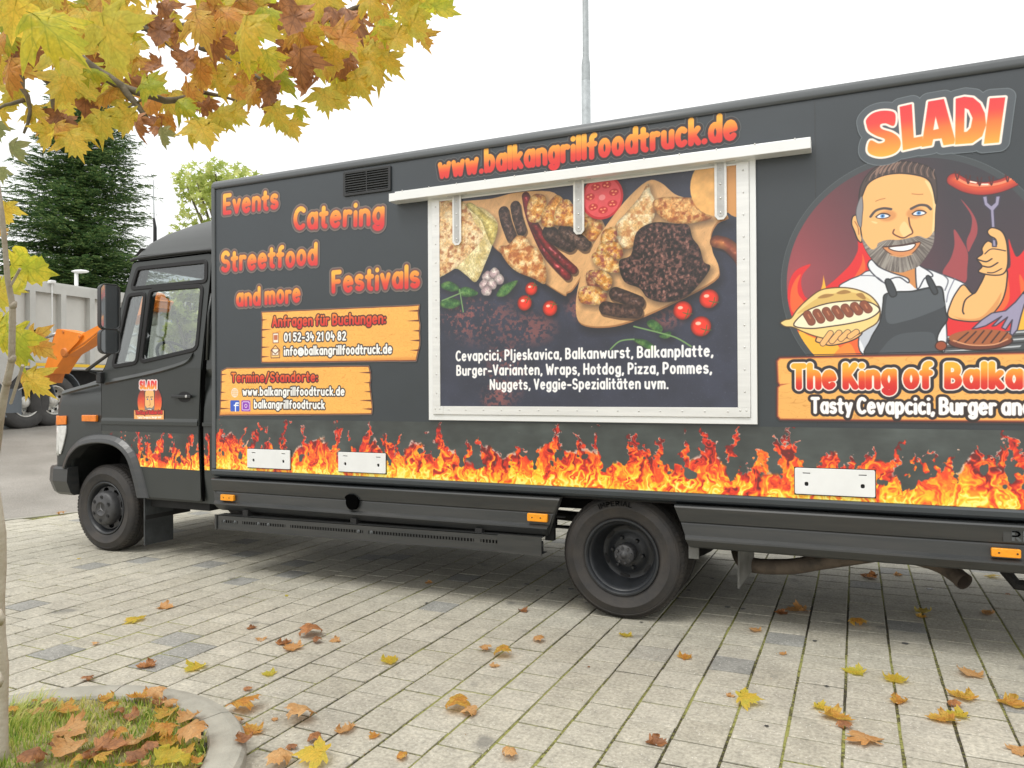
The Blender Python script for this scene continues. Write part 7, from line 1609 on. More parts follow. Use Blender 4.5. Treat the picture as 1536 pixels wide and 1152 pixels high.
# ------------------------------------------------------------------ trees
def foliage_mat(name, c0, c1, c2, rough=.6, trans=.25):
    m, nt, b = new_mat(name); N = nt.nodes.new; L = nt.links.new; g = N('ShaderNodeNewGeometry'); cr_ = N('ShaderNodeValToRGB'); e = cr_.color_ramp.elements
    e[0].color = (*c0, 1); e[1].color = (*c2, 1); k = e.new(.5); k.color = (*c1, 1); L(g.outputs['Random Per Island'], cr_.inputs[0]); L(cr_.outputs[0], b.inputs['Base Color']); b.inputs['Roughness'].default_value = rough
    t = N('ShaderNodeBsdfTranslucent'); L(cr_.outputs[0], t.inputs[0]); ms = N('ShaderNodeMixShader'); ms.inputs[0].default_value = trans; L(b.outputs[0], ms.inputs[1]); L(t.outputs[0], ms.inputs[2]); L(ms.outputs[0], nt.nodes['Material Output'].inputs[0]); return m
M['needle'] = foliage_mat('spruce_needles', (.035, .08, .033), (.085, .17, .055), (.25, .33, .11), .6, .2)
M['lgreen'] = foliage_mat('light_green_leaves', (.34, .42, .10), (.48, .55, .16), (.62, .64, .24), .6, .6)
M['dgreen'] = foliage_mat('dark_green_leaves', (.02, .05, .02), (.05, .10, .03), (.10, .14, .04), .6, .25)
def spruce(px, depth, top_py, half_px, seed, label, base_z=None, dens=1.0):
    r = random.Random(seed); p0 = D3(px, 590, depth); bz = gz(p0.x, p0.y); topz = D3(px, top_py, depth).z; Ht = topz-bz; Rm = half_px/FOC*depth
    t = empty('spruce_tree', (p0.x, p0.y, bz), label=label, cat='conifer')
    q = MB(); q.tube([(p0.x, p0.y, bz-.2), (p0.x, p0.y, bz+Ht*.5), (p0.x, p0.y, topz-.3)], [.30, .16, .02], 8); q.build('trunk', M['sbark'], t, smooth=True)
    V = []; Fc = []
    def spray(o, d, length, width, droop):
        """one flat spray of needles: short narrow blades either side of a drooping twig"""
        n = max(3, int(length/.055)); s = d.cross(Vector((0, 0, 1))); s = s.normalized() if s.length > .01 else Vector((1, 0, 0)); p = o.copy()
        for i in range(n):
            u = i/n; p = p+d*(length/n)+Vector((0, 0, -droop*u*length/n)); wd = width*(1-.75*u)*(.7+.6*r.random())
            for sg in (-1, 1):
                e_ = (s*sg*(.75+.3*r.random())+d*(.65+.3*r.random())+Vector((0, 0, (r.random()-.35)*.5))).normalized()*wd; b0 = len(V); h = d*.027; up_ = Vector((0, 0, .022))
                V.extend([p-h, p+h+up_, p+e_]); Fc.append((b0, b0+1, b0+2))
    z = bz+.5; lv_ = 0
    while z < topz-.15:
        f = (z-bz)/Ht; R_ = Rm*1.12*(1-f)**.70*(.98 if f > .1 else .9)+.05; nb_ = int((9+R_*7.0)*dens); lv_ += 1
        for k in range(nb_):
            a = r.random()*2*PI; L_ = R_*(.60+.40*r.random())*(.62+.74*float(vnoise(np.array([math.cos(a)*1.6+5]), np.array([math.sin(a)*1.6+z*1.1]), 1.0, seed)[0])); d = Vector((math.cos(a), math.sin(a), .30-.30*(1-f)+.45*(r.random()-.5))).normalized()
            if d.x*p0.x+d.y*p0.y > .55*math.hypot(p0.x, p0.y) and r.random() < .5: continue
            n = max(3, int(L_/.20)); p = Vector((p0.x, p0.y, z+(r.random()-.5)*.15))
            for i in range(n):
                u = (i+1)/n; q_ = p+d*L_*u+Vector((0, 0, -.16*L_*u*u+.07*L_*u**4))
                if u < .10: continue
                for sg in (-1, 1):
                    if r.random() < .12: continue
                    sd = (d*.75+Vector((-d.y, d.x, 0))*sg*(.8+.3*r.random())+Vector((0, 0, -.12+.2*r.random()))).normalized(); spray(q_, sd, (.50*(1.15-u)+.16)*(.7+.6*r.random()), .11, .5)
            spray(p+d*L_*.8+Vector((0, 0, -.10*L_)), d, .40, .085, .1)
        z += .14+.06*r.random()
    for k in range(5): spray(Vector((p0.x, p0.y, topz-.5+k*.09)), Vector((math.cos(k*2.4), math.sin(k*2.4), .9)).normalized(), .25, .06, 0)
    me = bpy.data.meshes.new('crown'); me.from_pydata([tuple(v) for v in V], [], Fc); me.update(); link('crown', me, t, M['needle'])
    print('spruce faces', len(Fc))
spruce(120, 24.0, 92, 172, 21, 'tall dark green spruce behind the tipper lorry')
spruce(262, 30.0, 452, 60, 22, 'smaller dark spruce showing through the cab side window', dens=.6)
def broad(px, depth, cy_px, rx_px, ry_px, n, leaf, mt, seed, name, label, cat='tree', clumps=26, star=True):
    r = random.Random(seed); c = D3(px, cy_px, depth); bz = gz(c.x, c.y) if c.x < -8 else 0.0; rx, rz = rx_px/FOC*depth, ry_px/FOC*depth
    t = empty(name, (c.x, c.y, bz), label=label, cat=cat); tr_ = MB(); tr_.tube([(c.x, c.y, bz-.1), (c.x+.1, c.y, bz+(c.z-bz)*.6), (c.x, c.y, c.z+rz*.4)], [.16, .11, .04], 8)
    cl = []
    for k in range(clumps):
        while True:
            v = Vector((r.uniform(-1, 1), r.uniform(-1, 1), r.uniform(-1, 1)))
            if .25 < v.length < 1: break
        p = Vector((c.x+v.x*rx*.85, c.y+v.y*rx*.85, c.z+v.z*rz*.88)); cl.append((p, (.22+.16*r.random())*max(rx, rz)*.75)); st = Vector((c.x+.05, c.y, bz+(c.z-bz)*.55+rz*.1*r.random())); mdp = st.lerp(p, .5)+Vector((0, 0, .1)); tr_.tube([st, mdp, p], [.05, .03, .012], 5)
    tr_.build('trunk', M['bark'], t, smooth=True); V, Fc = [], []
    for k in range(n):
        p, R_ = cl[r.randrange(clumps)]; v = Vector((r.gauss(0, 1), r.gauss(0, 1), r.gauss(0, 1))).normalized()*R_*r.random()**.4; o = p+v; s = leaf*(.6+.7*r.random()); nn = Vector((r.gauss(0, .5), r.gauss(0, .5), 1)).normalized() if r.random() < .5 else Vector((r.gauss(0, 1), r.gauss(0, 1), r.gauss(0, .6))).normalized(); u = nn.orthogonal().normalized(); w_ = nn.cross(u); b0 = len(V); a0 = r.random()*6.28
        m_ = 10 if star else 6
        for j in range(m_): a = a0+2*PI*j/m_; rr__ = s*(1 if j % 2 == 0 else .42)*(.5 if star is False else .55); V.append(o+u*math.cos(a)*rr__+w_*math.sin(a)*rr__)
        Fc.append(tuple(range(b0, b0+m_)))
    me = bpy.data.meshes.new('crown'); me.from_pydata([tuple(v) for v in V], [], Fc); me.update(); link('crown', me, t, M[mt])
broad(362, 12.0, 350, 116, 114, 2600, .12, 'lgreen', 31, 'plane_tree', 'light yellow-green tree rising just behind the front of the food box', 'tree', 34)
broad(283, 13.5, 480, 34, 66, 1500, .17, 'lgreen', 33, 'plane_tree', 'pale green small tree seen through the cab side window', 'tree', 16)
broad(212, 26, 540, 60, 44, 2600, .30, 'dgreen', 34, 'dark_bush', 'dark green bush behind the crane, seen through the cab windows', 'bush', 16, star=False)
broad(-90, 36, 480, 190, 90, 4200, .5, 'dgreen', 35, 'dark_tree', 'dark broad tree at the far left behind the tipper lorry', 'tree', 26, star=False)

# ------------------------------------------------------------------ plane-tree leaves
HALF = [(0, 0), (.10, -.06), (.30, -.14), (.46, -.12), (.38, -.02), (.31, .05), (.50, .09), (.58, .17), (.92, .36), (.66, .38), (.64, .46), (.46, .45), (.31, .44), (.40, .58), (.32, .62), (.40, .80), (.23, .76), (.19, .88), (.10, .90), (0, 1.20)]
def leaf_mesh(name, seed, curl=.25, fold=.2, wav=.06, asym=.08, stem=.35):
    """a toothed five-lobed leaf, one unit long, bent and curled; petiole at the origin, tip towards +y"""
    r = random.Random(seed); out = [Vector((x, y, 0)) for x, y in HALF]+[Vector((-x, y, 0)) for x, y in reversed(HALF[1:-1])]
    out = [Vector((p.x*(1+r.uniform(-asym, asym)), p.y*(1+r.uniform(-asym, asym)*.7), 0)) for p in out]; c = Vector((0, .36, 0)); V = [c]; n = len(out)
    for f in (.38, .72, 1.0):
        for p in out: V.append(c+(p-c)*f)
    Fc = [(0, 1+i, 1+(i+1) % n) for i in range(n)]
    for k in range(2):
        for i in range(n): a, b_ = 1+k*n+i, 1+k*n+(i+1) % n; Fc.append((a, a+n, b_+n, b_))
    ph = r.random()*6; uvs = [(p.x, p.y) for p in V]; W = []
    for p in V:
        x, y = p.x, p.y; z = -fold*abs(x)**1.3 - curl*((y-.3)**2)+wav*math.sin(9*x+ph)*math.cos(7*y+ph)*min(1, (abs(x)+abs(y-.35))*1.6)+.05*r.uniform(-1, 1)*wav*10*(abs(x)**2)
        W.append(Vector((x*(1-.25*fold), y, z)))
    # roll the leaf round its middle for the dry ones
    if curl > .6:
        W = []
        for p in V:
            a = p.x*(1.2+curl); b_ = (p.y-.4)*curl*1.1; W.append(Vector((math.sin(a)/(1.2+curl), .4+math.sin(b_)/(curl*1.1), (1-math.cos(a))/(1.2+curl)*.9+(1-math.cos(b_))/(curl*1.1)*.45+wav*math.sin(11*p.x+ph)*math.cos(8*p.y+ph))))
    me_v = [tuple(v) for v in W]; base = W[1]; nb = len(me_v)
    for i in range(5):
        u = i/4; p = base+Vector((.02*math.sin(u*3+ph), -stem*u, -.10*u*u+.02)); me_v += [(p.x-.008, p.y, p.z), (p.x+.008, p.y, p.z), (p.x, p.y, p.z+.012)]; uvs += [(0, .05)]*3
    for i in range(4):
        for j in range(3): a, b_ = nb+i*3+j, nb+i*3+(j+1) % 3; Fc.append((a, b_, b_+3, a+3))
    me = bpy.data.meshes.new(name); me.from_pydata(me_v, [], Fc); me.update(); uv = me.uv_layers.new(name='UVMap')
    for lp_ in me.loops: x, y = uvs[lp_.vertex_index]; uv.data[lp_.index].uv = ((x+.8)/1.6, (y+.2)/1.35)
    for p in me.polygons: p.use_smooth = True
    return me
KINDS = {}
for kname, (cu, fo, wa) in {'flat': (.18, .22, .05), 'hang': (.40, .62, .07), 'bent': (.62, .15, .04), 'curl': (1.0, .2, .06), 'roll': (1.6, .2, .08)}.items():
    for mname in LM:
        for v in range(3):
            me = leaf_mesh('leaf', hash((kname, v)) % 1000 if False else (len(kname)*31+v*7+int(cu*10)), cu, fo, wa); me.materials.append(LM[mname]); KINDS[kname, mname, v] = me
lr = random.Random(77)
def put_leaf(me, loc, q_, size, parent=None, name='leaf'):
    o = bpy.data.objects.new(name, me); COL.objects.link(o); o.rotation_mode = 'QUATERNION'
    o.location = loc; o.rotation_quaternion = q_; o.scale = (size, size, size)
    if parent is not None: o.parent = parent; o.matrix_parent_inverse = wmat(parent).inverted()
    return o
def frame_q(ydir, zdir):
    y = ydir.normalized(); x = y.cross(zdir).normalized(); z = x.cross(y); return Matrix((x, y, z)).transposed().to_quaternion()

# the old plane tree: trunk just left of the frame, limbs over the top left of the picture
oak = empty('plane_tree', (-3.55, .55, 0), label='autumn plane tree whose branches hang over the upper left of the view', cat='tree')
fork = Vector((-3.30, .75, 2.35))
def bpts(l): return [D3(x, y, d) for x, y, d in l]
limbs = [
 ([(-3.55, .55, 0), (-3.50, .60, 1.2), tuple(fork)], [.16, .12, .09], None),
 (None, [.06, .045, .030, .020, .012], [(-60, -40, 2.5), (30, 60, 2.45), (110, 85, 2.45), (180, 130, 2.5), (222, 178, 2.5)]),
 (None, [.03, .022, .018, .012, .006], [(110, 82, 2.45), (160, 118, 2.5), (250, 150, 2.55), (300, 138, 2.6), (355, 152, 2.65)]),
 (None, [.05, .035, .03, .02, .012], [(40, -70, 2.7), (140, -5, 2.7), (215, 35, 2.7), (330, 36, 2.75), (440, 32, 2.85)]),
 (None, [.03, .02, .018, .014, .008], [(330, 36, 2.75), (410, 22, 2.8), (500, 30, 2.85), (530, 12, 2.9), (600, -8, 2.9)]),
 (None, [.02, .014, .010, .006], [(20, 60, 2.45), (32, 120, 2.4), (45, 165, 2.4), (36, 200, 2.4)]),
 (None, [.02, .014, .010, .006], [(60, 110, 2.5), (78, 130, 2.5), (80, 165, 2.5), (95, 175, 2.5)]),
 (None, [.018, .012, .008], [(300, 70, 2.7), (345, 88, 2.7), (400, 125, 2.7)]),
 (None, [.018, .012, .008], [(215, 40, 2.7), (262, 72, 2.7), (290, 100, 2.7)]),
 (None, [.015, .010, .006], [(500, 30, 2.85), (520, 70, 2.85), (505, 110, 2.8)]),
 (None, [.015, .010, .006], [(345, 40, 2.75), (380, 84, 2.7), (430, 100, 2.7)]),
 (None, [.012, .008, .004], [(36, 150, 2.4), (10, 158, 2.4), (-10, 165, 2.4)]),
 (None, [.012, .008, .004], [(250, 150, 2.55), (225, 145, 2.5), (185, 165, 2.5)]),
]
for i, (abs_, rad, pp) in enumerate(limbs):
    pts = [Vector(p) for p in abs_] if abs_ else bpts(pp)
    if i in (1, 3): pts = [fork]+pts; rad = [.08]+rad
    c3 = np.array([tuple(p) for p in pts]); sm = []
    k = len(c3)
    for a in range(k-1):
        for t in (0, .25, .5, .75):
            p0_, p1_, p2_, p3_ = c3[max(0, a-1)], c3[a], c3[a+1], c3[min(k-1, a+2)]; sm.append((.5*((2*p1_)+(p2_-p0_)*t+(2*p0_-5*p1_+4*p2_-p3_)*t*t+(-p0_+3*p1_-3*p2_+p3_)*t**3), rad[a]*(1-t)+rad[min(a+1, len(rad)-1)]*t))
    sm.append((c3[-1], rad[-1])); q = MB(); q.tube([Vector(p)+Vector((lr.uniform(-1, 1), lr.uniform(-1, 1), lr.uniform(-1, 1)))*min(.008, r_*.25) for p, r_ in sm], [r_*.62 if i else r_ for p, r_ in sm], 8 if i else 14)
    q.build('trunk' if i == 0 else 'branch', M['bark'], oak, smooth=True)
# leaves by hand where the outline is seen against the sky: px, py of the middle, length in px, direction in which the tip points (degrees, 0 = right, 90 = down), colour, distance
Lf = [
 (78, 46, 150, 40, 'green', 1.9), (165, 60, 135, 75, 'yellow', 2.0), (195, 28, 90, -10, 'yellow', 2.1), (20, 25, 100, 110, 'yellow', 2.0), (100, 88, 100, 60, 'yellow', 2.2), (10, 60, 60, 90, 'green', 2.3), (45, 70, 90, 85, 'brown', 2.35),
 (95, 130, 85, 100, 'yellow', 2.3), (12, 110, 80, 100, 'orange', 2.3), (15, 145, 60, 120, 'yellow', 2.4), (55, 165, 44, 20, 'yellow', 2.4), (40, 172, 40, 160, 'yellow', 2.45),
 (72, 205, 62, 110, 'yellow', 2.3), (92, 200, 56, 60, 'orange', 2.35), (112, 215, 70, 62, 'yellow', 2.3), (128, 195, 64, 55, 'yellow', 2.35), (152, 188, 70, 92, 'yellow', 2.35), (84, 180, 46, 130, 'brown', 2.4), (105, 185, 40, 40, 'brown', 2.4),
 (140, 105, 70, 20, 'green', 2.45), (160, 140, 70, 160, 'orange', 2.5), (190, 182, 66, 102, 'yellow', 2.4), (205, 190, 54, 80, 'brown', 2.45), (180, 165, 50, 120, 'yellow', 2.5), (228, 130, 60, 20, 'green', 2.45), (236, 190, 52, 88, 'brown', 2.45), (243, 205, 44, 95, 'pale', 2.4), (255, 185, 48, 70, 'orange', 2.45),
 (276, 160, 62, 40, 'green', 2.4), (285, 195, 62, 100, 'yellow', 2.4), (305, 198, 74, 62, 'yellow', 2.35), (335, 178, 60, 50, 'yellow', 2.5), (355, 172, 60, 42, 'yellow', 2.5), (320, 185, 50, 85, 'yellow', 2.55), (290, 150, 50, 30, 'brown', 2.55), (310, 160, 46, 120, 'brown', 2.6),
 (365, 55, 110, 95, 'yellow', 2.2), (300, 40, 90, 70, 'orange', 2.3), (345, 25, 80, 40, 'orange', 2.3), (320, 70, 70, 100, 'brown', 2.4), (280, 95, 66, 80, 'brown', 2.5), (300, 110, 70, 100, 'orange', 2.5),
 (403, 92, 64, 75, 'green', 2.3), (440, 30, 90, 100, 'brown', 2.3), (455, 55, 90, 70, 'orange', 2.4), (450, 100, 84, 95, 'brown', 2.35), (460, 120, 70, 100, 'brown', 2.4), (405, 140, 60, 105, 'brown', 2.45), (380, 140, 60, 110, 'orange', 2.45), (400, 165, 50, 100, 'brown', 2.5),
 (420, 178, 66, 62, 'yellow', 2.4), (438, 192, 50, 70, 'yellow', 2.45), (448, 170, 40, 95, 'green', 2.5), (488, 150, 64, 78, 'yellow', 2.4), (508, 148, 62, 45, 'yellow', 2.45), (520, 135, 54, 30, 'yellow', 2.5),
 (540, 125, 70, 65, 'yellow', 2.4), (565, 110, 74, 72, 'yellow', 2.4), (552, 95, 70, 60, 'yellow', 2.45), (585, 95, 60, 50, 'yellow', 2.45), (595, 60, 74, 68, 'yellow', 2.4), (575, 45, 60, 90, 'green', 2.4), (515, 60, 90, 50, 'orange', 2.4), (500, 90, 70, 90, 'yellow', 2.45), (530, 30, 90, 60, 'brown', 2.5),
 (622, 40, 80, 62, 'yellow', 2.4), (635, 60, 50, 72, 'orange', 2.5), (660, 12, 78, 18, 'green', 2.4), (640, -5, 70, 10, 'green', 2.45), (605, 15, 70, 85, 'yellow', 2.45), (560, 5, 70, 50, 'yellow', 2.5), (590, -10, 70, 60, 'orange', 2.5),
 (250, 20, 60, 60, 'brown', 2.6), (265, 60, 50, 90, 'brown', 2.6), (240, 60, 40, 120, 'orange', 2.6), (345, 110, 66, 95, 'yellow', 2.5), (330, 130, 56, 80, 'yellow', 2.5), (370, 110, 60, 100, 'orange', 2.5),
 (215, 95, 50, 40, 'orange', 2.6), (200, 75, 50, 100, 'yellow', 2.6), (230, 100, 44, 160, 'brown', 2.6), (130, 30, 80, 60, 'yellow', 2.2), (410, 20, 70, 30, 'green', 2.4), (480, 10, 80, 80, 'yellow', 2.5), (505, 25, 60, 60, 'brown', 2.5),
 (2, 60, 70, 100, 'orange', 2.3), (0, 170, 46, 80, 'yellow', 2.5), (24, 90, 56, 130, 'brown', 2.4),
]
def hang(px, py, L_px, ang, colr, dist, parent, kinds=('hang', 'flat', 'bent'), jit=.35):
    c = D3(px, py, dist); a = math.radians(ang); rt, up, fw = Vector(RT), Vector(UP), Vector(FW)
    yd = rt*math.cos(a)-up*math.sin(a)+fw*lr.uniform(-jit, jit); zd = -fw+rt*lr.uniform(-.6, .6)+up*lr.uniform(-.2, .7); size = L_px/FOC*dist*.66
    colr = colr if colr in LM else 'yellow'; me = KINDS[lr.choice(kinds+('hang',)) if colr not in ('brown',) else lr.choice(('bent', 'curl', 'hang')), colr, lr.randrange(3)]
    loc = c-yd.normalized()*size*.45; return put_leaf(me, loc, frame_q(yd, zd), size*.98, parent)
for (x, y, l, a, c_, d) in Lf: hang(x, y, l, a, c_, d, oak)
REG = [(-40, -60), (-40, 165), (60, 185), (150, 175), (200, 160), (262, 172), (345, 165), (400, 150), (470, 140), (545, 110), (600, 60), (640, 10), (690, -60)]
def inreg(x, y):
    ins = False; n = len(REG)
    for i in range(n):
        (ax, ay), (bx, by) = REG[i], REG[(i+1) % n]
        if (ay > y) != (by > y) and x < (bx-ax)*(y-ay)/(by-ay)+ax: ins = not ins
    return ins
cnt = len(Lf); HOLES = [(215, 12, 24, 20), (255, 110, 24, 18), (60, 130, 26, 18), (290, 50, 10, 10), (200, 85, 14, 10), (330, 125, 16, 8), (35, 140, 24, 14), (490, 65, 8, 10), (275, 88, 14, 12), (170, 160, 10, 14)]
while cnt < 292:
    x, y = lr.uniform(-40, 690), lr.uniform(-60, 190)
    if not inreg(x, y) or any(((x-a)/(b_+12))**2+((y-c_)/(d_+12))**2 < 1 for a, c_, b_, d_ in HOLES): continue
    if y > 30 and lr.random() < .12: continue
    c_ = lr.choices(['yellow', 'green', 'orange', 'brown'], [.38, .12, .20, .30])[0]; hang(x, y, lr.uniform(44, 84), lr.uniform(30, 150), c_, lr.uniform(2.4, 3.2), oak, jit=.6); cnt += 1

# the young plane stem at the left edge of the frame, growing in the planting bed
g0 = G(1, 1140, .05); sap = empty('young_plane_tree', (float(g0[0]), float(g0[1]), .04), label='slim young plane stem with large yellow leaves at the left edge', cat='young tree')
def Sap(px, py, y): d = ray(px, py); k = y/d[1]; return Vector((float(d[0]*k), y, float(d[2]*k)+CAM_H))
y0_ = float(g0[1]); st = [(Vector((float(g0[0]), y0_, .02)), .036), (Sap(0, 1120, y0_), .028), (Sap(1, 1060, y0_), .025), (Sap(3, 1000, y0_-.02), .023), (Sap(-1, 950, y0_-.03), .021), (Sap(-2, 900, y0_-.05), .020), (Sap(1, 850, y0_-.07), .019), (Sap(1, 800, y0_-.1), .018), (Sap(-12, 710, y0_-.15), .017), (Sap(1, 620, y0_-.22), .0135), (Sap(10, 575, y0_-.25), .0115), (Sap(17.5, 540, y0_-.28), .0105), (Sap(19, 460, y0_-.32), .0095), (Sap(11, 415, y0_-.35), .0085), (Sap(8, 375, y0_-.38), .0075), (Sap(3, 325, y0_-.40), .008), (Sap(-4, 270, y0_-.42), .006)]
q = MB(); q.tube([a for a, b_ in st[:9]], [b_ for a, b_ in st[:9]], 10); q.build('trunk', M['stembark'], sap, smooth=True)
q = MB(); q.tube([a for a, b_ in st[8:]], [b_ for a, b_ in st[8:]], 8)
for a, b_ in (st[12], st[11], st[10]): q.tube([a, a+Vector((.02, -.005, .012))], [b_*1.2, b_*.6], 6)
q.build('stem', M['twig'], sap, smooth=True)
for (px, py) in ((6, 925), (4, 1018), (3, 790)):
    a = Sap(px-2, py, y0_-.05); q = MB(); q.tube([a-Vector((.01, 0, .03)), a+Vector((.012, -.01, 0)), a+Vector((0, -.01, .03))], [.006, .013, .005], 7); q.build('knot', M['stembark'], sap, smooth=True)
for (x, y, l, a, c_, d, kd) in [(48, 403, 100, 12, 'green', 3.0, 'bent'), (-2, 440, 70, 95, 'yellow', 3.05, 'hang'), (24, 522, 100, 84, 'green', 2.95, 'flat'), (56, 518, 72, 42, 'orange', 3.0, 'flat'), (-12, 500, 90, 150, 'green', 3.0, 'flat'), (52, 574, 72, 40, 'yellow', 2.95, 'hang'), (44, 562, 44, 10, 'orange', 3.05, 'curl'),
                              (6, 320, 56, 100, 'yellow', 3.1, 'hang'), (22, 228, 50, 60, 'pale', 2.6, 'flat'), (-4, 195, 40, 90, 'pale', 2.6, 'flat'), (2, 260, 34, 80, 'pale', 3.0, 'flat'), (4, 350, 26, 60, 'orange', 3.1, 'bent')]:
    hang(x, y, l, a, c_, d, sap, kinds=(kd,), jit=.25)
q = MB(); q.tube([Sap(16, 605, y0_-.24), Sap(34, 548, y0_-.3)], .005, 5); q.tube([Sap(19, 460, y0_-.32), Sap(14, 432, y0_-.34), Sap(30, 403, y0_-.36)], .004, 5); q.build('twig', M['twig'], sap)

# ------------------------------------------------------------------ fallen leaves, one by one
def size_word(s): return 'tiny' if s < .035 else 'small' if s < .06 else 'medium' if s < .09 else 'large'
CW = {'yellow': 'yellow', 'green': 'yellow-green', 'orange': 'orange-brown', 'brown': 'dark brown', 'tan': 'pale tan'}
FL = [(200, 932, 30, 'yellow', 'flat'), (248, 912, 22, 'tan', 'curl'), (143, 967, 10, 'tan', 'curl'), (131, 1021, 18, 'brown', 'roll'), (220, 1000, 28, 'brown', 'roll'), (292, 1003, 38, 'yellow', 'bent'), (377, 943, 15, 'brown', 'roll'), (392, 960, 20, 'tan', 'bent'), (465, 953, 38, 'brown', 'curl'), (438, 973, 34, 'tan', 'bent'), (427, 966, 24, 'brown', 'roll'), (475, 964, 18, 'brown', 'roll'), (503, 962, 15, 'tan', 'curl'), (403, 1012, 24, 'yellow', 'bent'), (372, 1036, 14, 'brown', 'roll'),
 (585, 993, 28, 'yellow', 'curl'), (643, 875, 12, 'tan', 'roll'), (785, 917, 16, 'brown', 'curl'), (808, 963, 19, 'tan', 'curl'), (753, 984, 30, 'orange', 'curl'), (728, 976, 20, 'tan', 'roll'), (742, 1000, 14, 'tan', 'curl'), (937, 954, 24, 'yellow', 'bent'), (1028, 987, 25, 'orange', 'bent'), (883, 1001, 5, 'brown', 'roll'), (687, 1064, 42, 'orange', 'curl'), (705, 1072, 30, 'tan', 'roll'), (1096, 1045, 14, 'tan', 'roll'), (1122, 1057, 40, 'yellow', 'flat'), (985, 1116, 32, 'brown', 'roll'), (765, 1136, 30, 'tan', 'roll'), (561, 1105, 18, 'orange', 'curl'), (520, 1096, 34, 'tan', 'roll'), (450, 1080, 46, 'tan', 'curl'), (472, 1112, 28, 'brown', 'roll'), (438, 1124, 18, 'brown', 'roll'), (602, 1138, 22, 'orange', 'roll'), (412, 1080, 12, 'tan', 'roll'),
 (366, 1065, 44, 'orange', 'curl'), (375, 1098, 46, 'orange', 'bent'), (366, 1138, 34, 'brown', 'roll'), (418, 1148, 40, 'tan', 'curl'), (470, 1146, 54, 'yellow', 'flat'), (355, 1085, 22, 'tan', 'roll'),
 (1132, 946, 22, 'tan', 'bent'), (1196, 917, 38, 'tan', 'bent'), (1172, 921, 20, 'brown', 'roll'), (1288, 939, 28, 'orange', 'roll'), (1174, 981, 13, 'tan', 'bent'), (1385, 919, 26, 'yellow', 'curl'), (1382, 926, 16, 'orange', 'roll'), (1454, 1012, 42, 'tan', 'bent'), (1282, 1009, 34, 'yellow', 'bent'), (1343, 1020, 42, 'yellow', 'bent'), (1347, 1053, 30, 'orange', 'roll'), (1443, 1047, 36, 'orange', 'curl'), (1432, 1060, 22, 'brown', 'roll'), (1234, 1063, 34, 'yellow', 'bent'), (1254, 1078, 42, 'orange', 'curl'), (1267, 1092, 24, 'brown', 'roll'), (1294, 1111, 52, 'tan', 'flat'), (1415, 1081, 38, 'orange', 'curl'), (1435, 1074, 38, 'yellow', 'bent'), (1519, 1058, 38, 'orange', 'roll'), (1530, 1128, 40, 'tan', 'bent'), (1482, 921, 22, 'tan', 'roll'), (1304, 866, 24, 'brown', 'roll'), (1346, 863, 13, 'tan', 'roll'), (1512, 893, 8, 'brown', 'roll'), (1488, 866, 18, 'yellow', 'flat'), (92, 772, 12, 'tan', 'curl'), (645, 874, 8, 'tan', 'roll'), (1210, 838, 6, 'tan', 'roll'), (430, 894, 6, 'yellow', 'flat'), (118, 838, 6, 'yellow', 'flat')]
IL = [(475, 262, 80, 'orange', 'roll'), (60, 325, 62, 'orange', 'roll'), (160, 322, 64, 'tan', 'curl'), (292, 318, 96, 'orange', 'curl'), (322, 405, 150, 'tan', 'bent'), (300, 492, 140, 'tan', 'curl'), (615, 258, 86, 'orange', 'curl'), (690, 262, 80, 'tan', 'roll'), (705, 282, 70, 'brown', 'roll'), (755, 292, 60, 'tan', 'roll'), (490, 310, 70, 'orange', 'roll'), (530, 325, 50, 'brown', 'roll'), (590, 345, 80, 'brown', 'roll'), (735, 335, 100, 'orange', 'curl'), (830, 352, 96, 'tan', 'curl'), (702, 398, 90, 'orange', 'roll'), (480, 480, 120, 'brown', 'curl'), (524, 440, 76, 'orange', 'roll'), (400, 522, 76, 'brown', 'roll'), (632, 452, 130, 'tan', 'curl'), (735, 428, 100, 'orange', 'roll'), (752, 458, 92, 'orange', 'roll'), (665, 492, 70, 'brown', 'roll'), (850, 458, 130, 'tan', 'curl'), (745, 532, 110, 'yellow', 'roll'), (812, 548, 80, 'yellow', 'roll'), (872, 540, 66, 'orange', 'roll'), (602, 538, 80, 'brown', 'roll'), (140, 552, 110, 'brown', 'roll'), (330, 556, 66, 'orange', 'roll'), (155, 276, 32, 'orange', 'roll'), (215, 285, 60, 'tan', 'roll'), (652, 550, 60, 'tan', 'roll'), (492, 418, 50, 'brown', 'roll'), (560, 560, 70, 'orange', 'curl'), (830, 500, 80, 'orange', 'curl'), (450, 540, 80, 'orange', 'curl'), (250, 460, 60, 'brown', 'roll')]
FL2 = [(x/2.954, 960+y/2.954, l/2.954, c_, k_) for x, y, l, c_, k_ in IL]
def landmark(x, y, px, py, isl_):
    if isl_: return 'in the planting bed'+(' by its kerb' if (Vector((x, y))-ISC).length > .58 else '')
    if in_island(x, y, .28): return 'against the kerb outside'
    if py < 900 and px > 1100: return 'under the truck rear'
    if px < 100 and py < 800: return 'on the asphalt'
    if (Vector((x, y))-Vector((rc[0], 4.5))).length < .75: return 'beside the rear wheel'
    if px < 330: return 'between front wheel and planting bed'
    if px < 640: return 'right of the planting bed'
    if px < 880: return 'before the long step'
    if px < 1160: return 'before the rear wheel'
    return 'before the rear skirt'+(', farther out' if py > 990 else '')
leaves_o = []
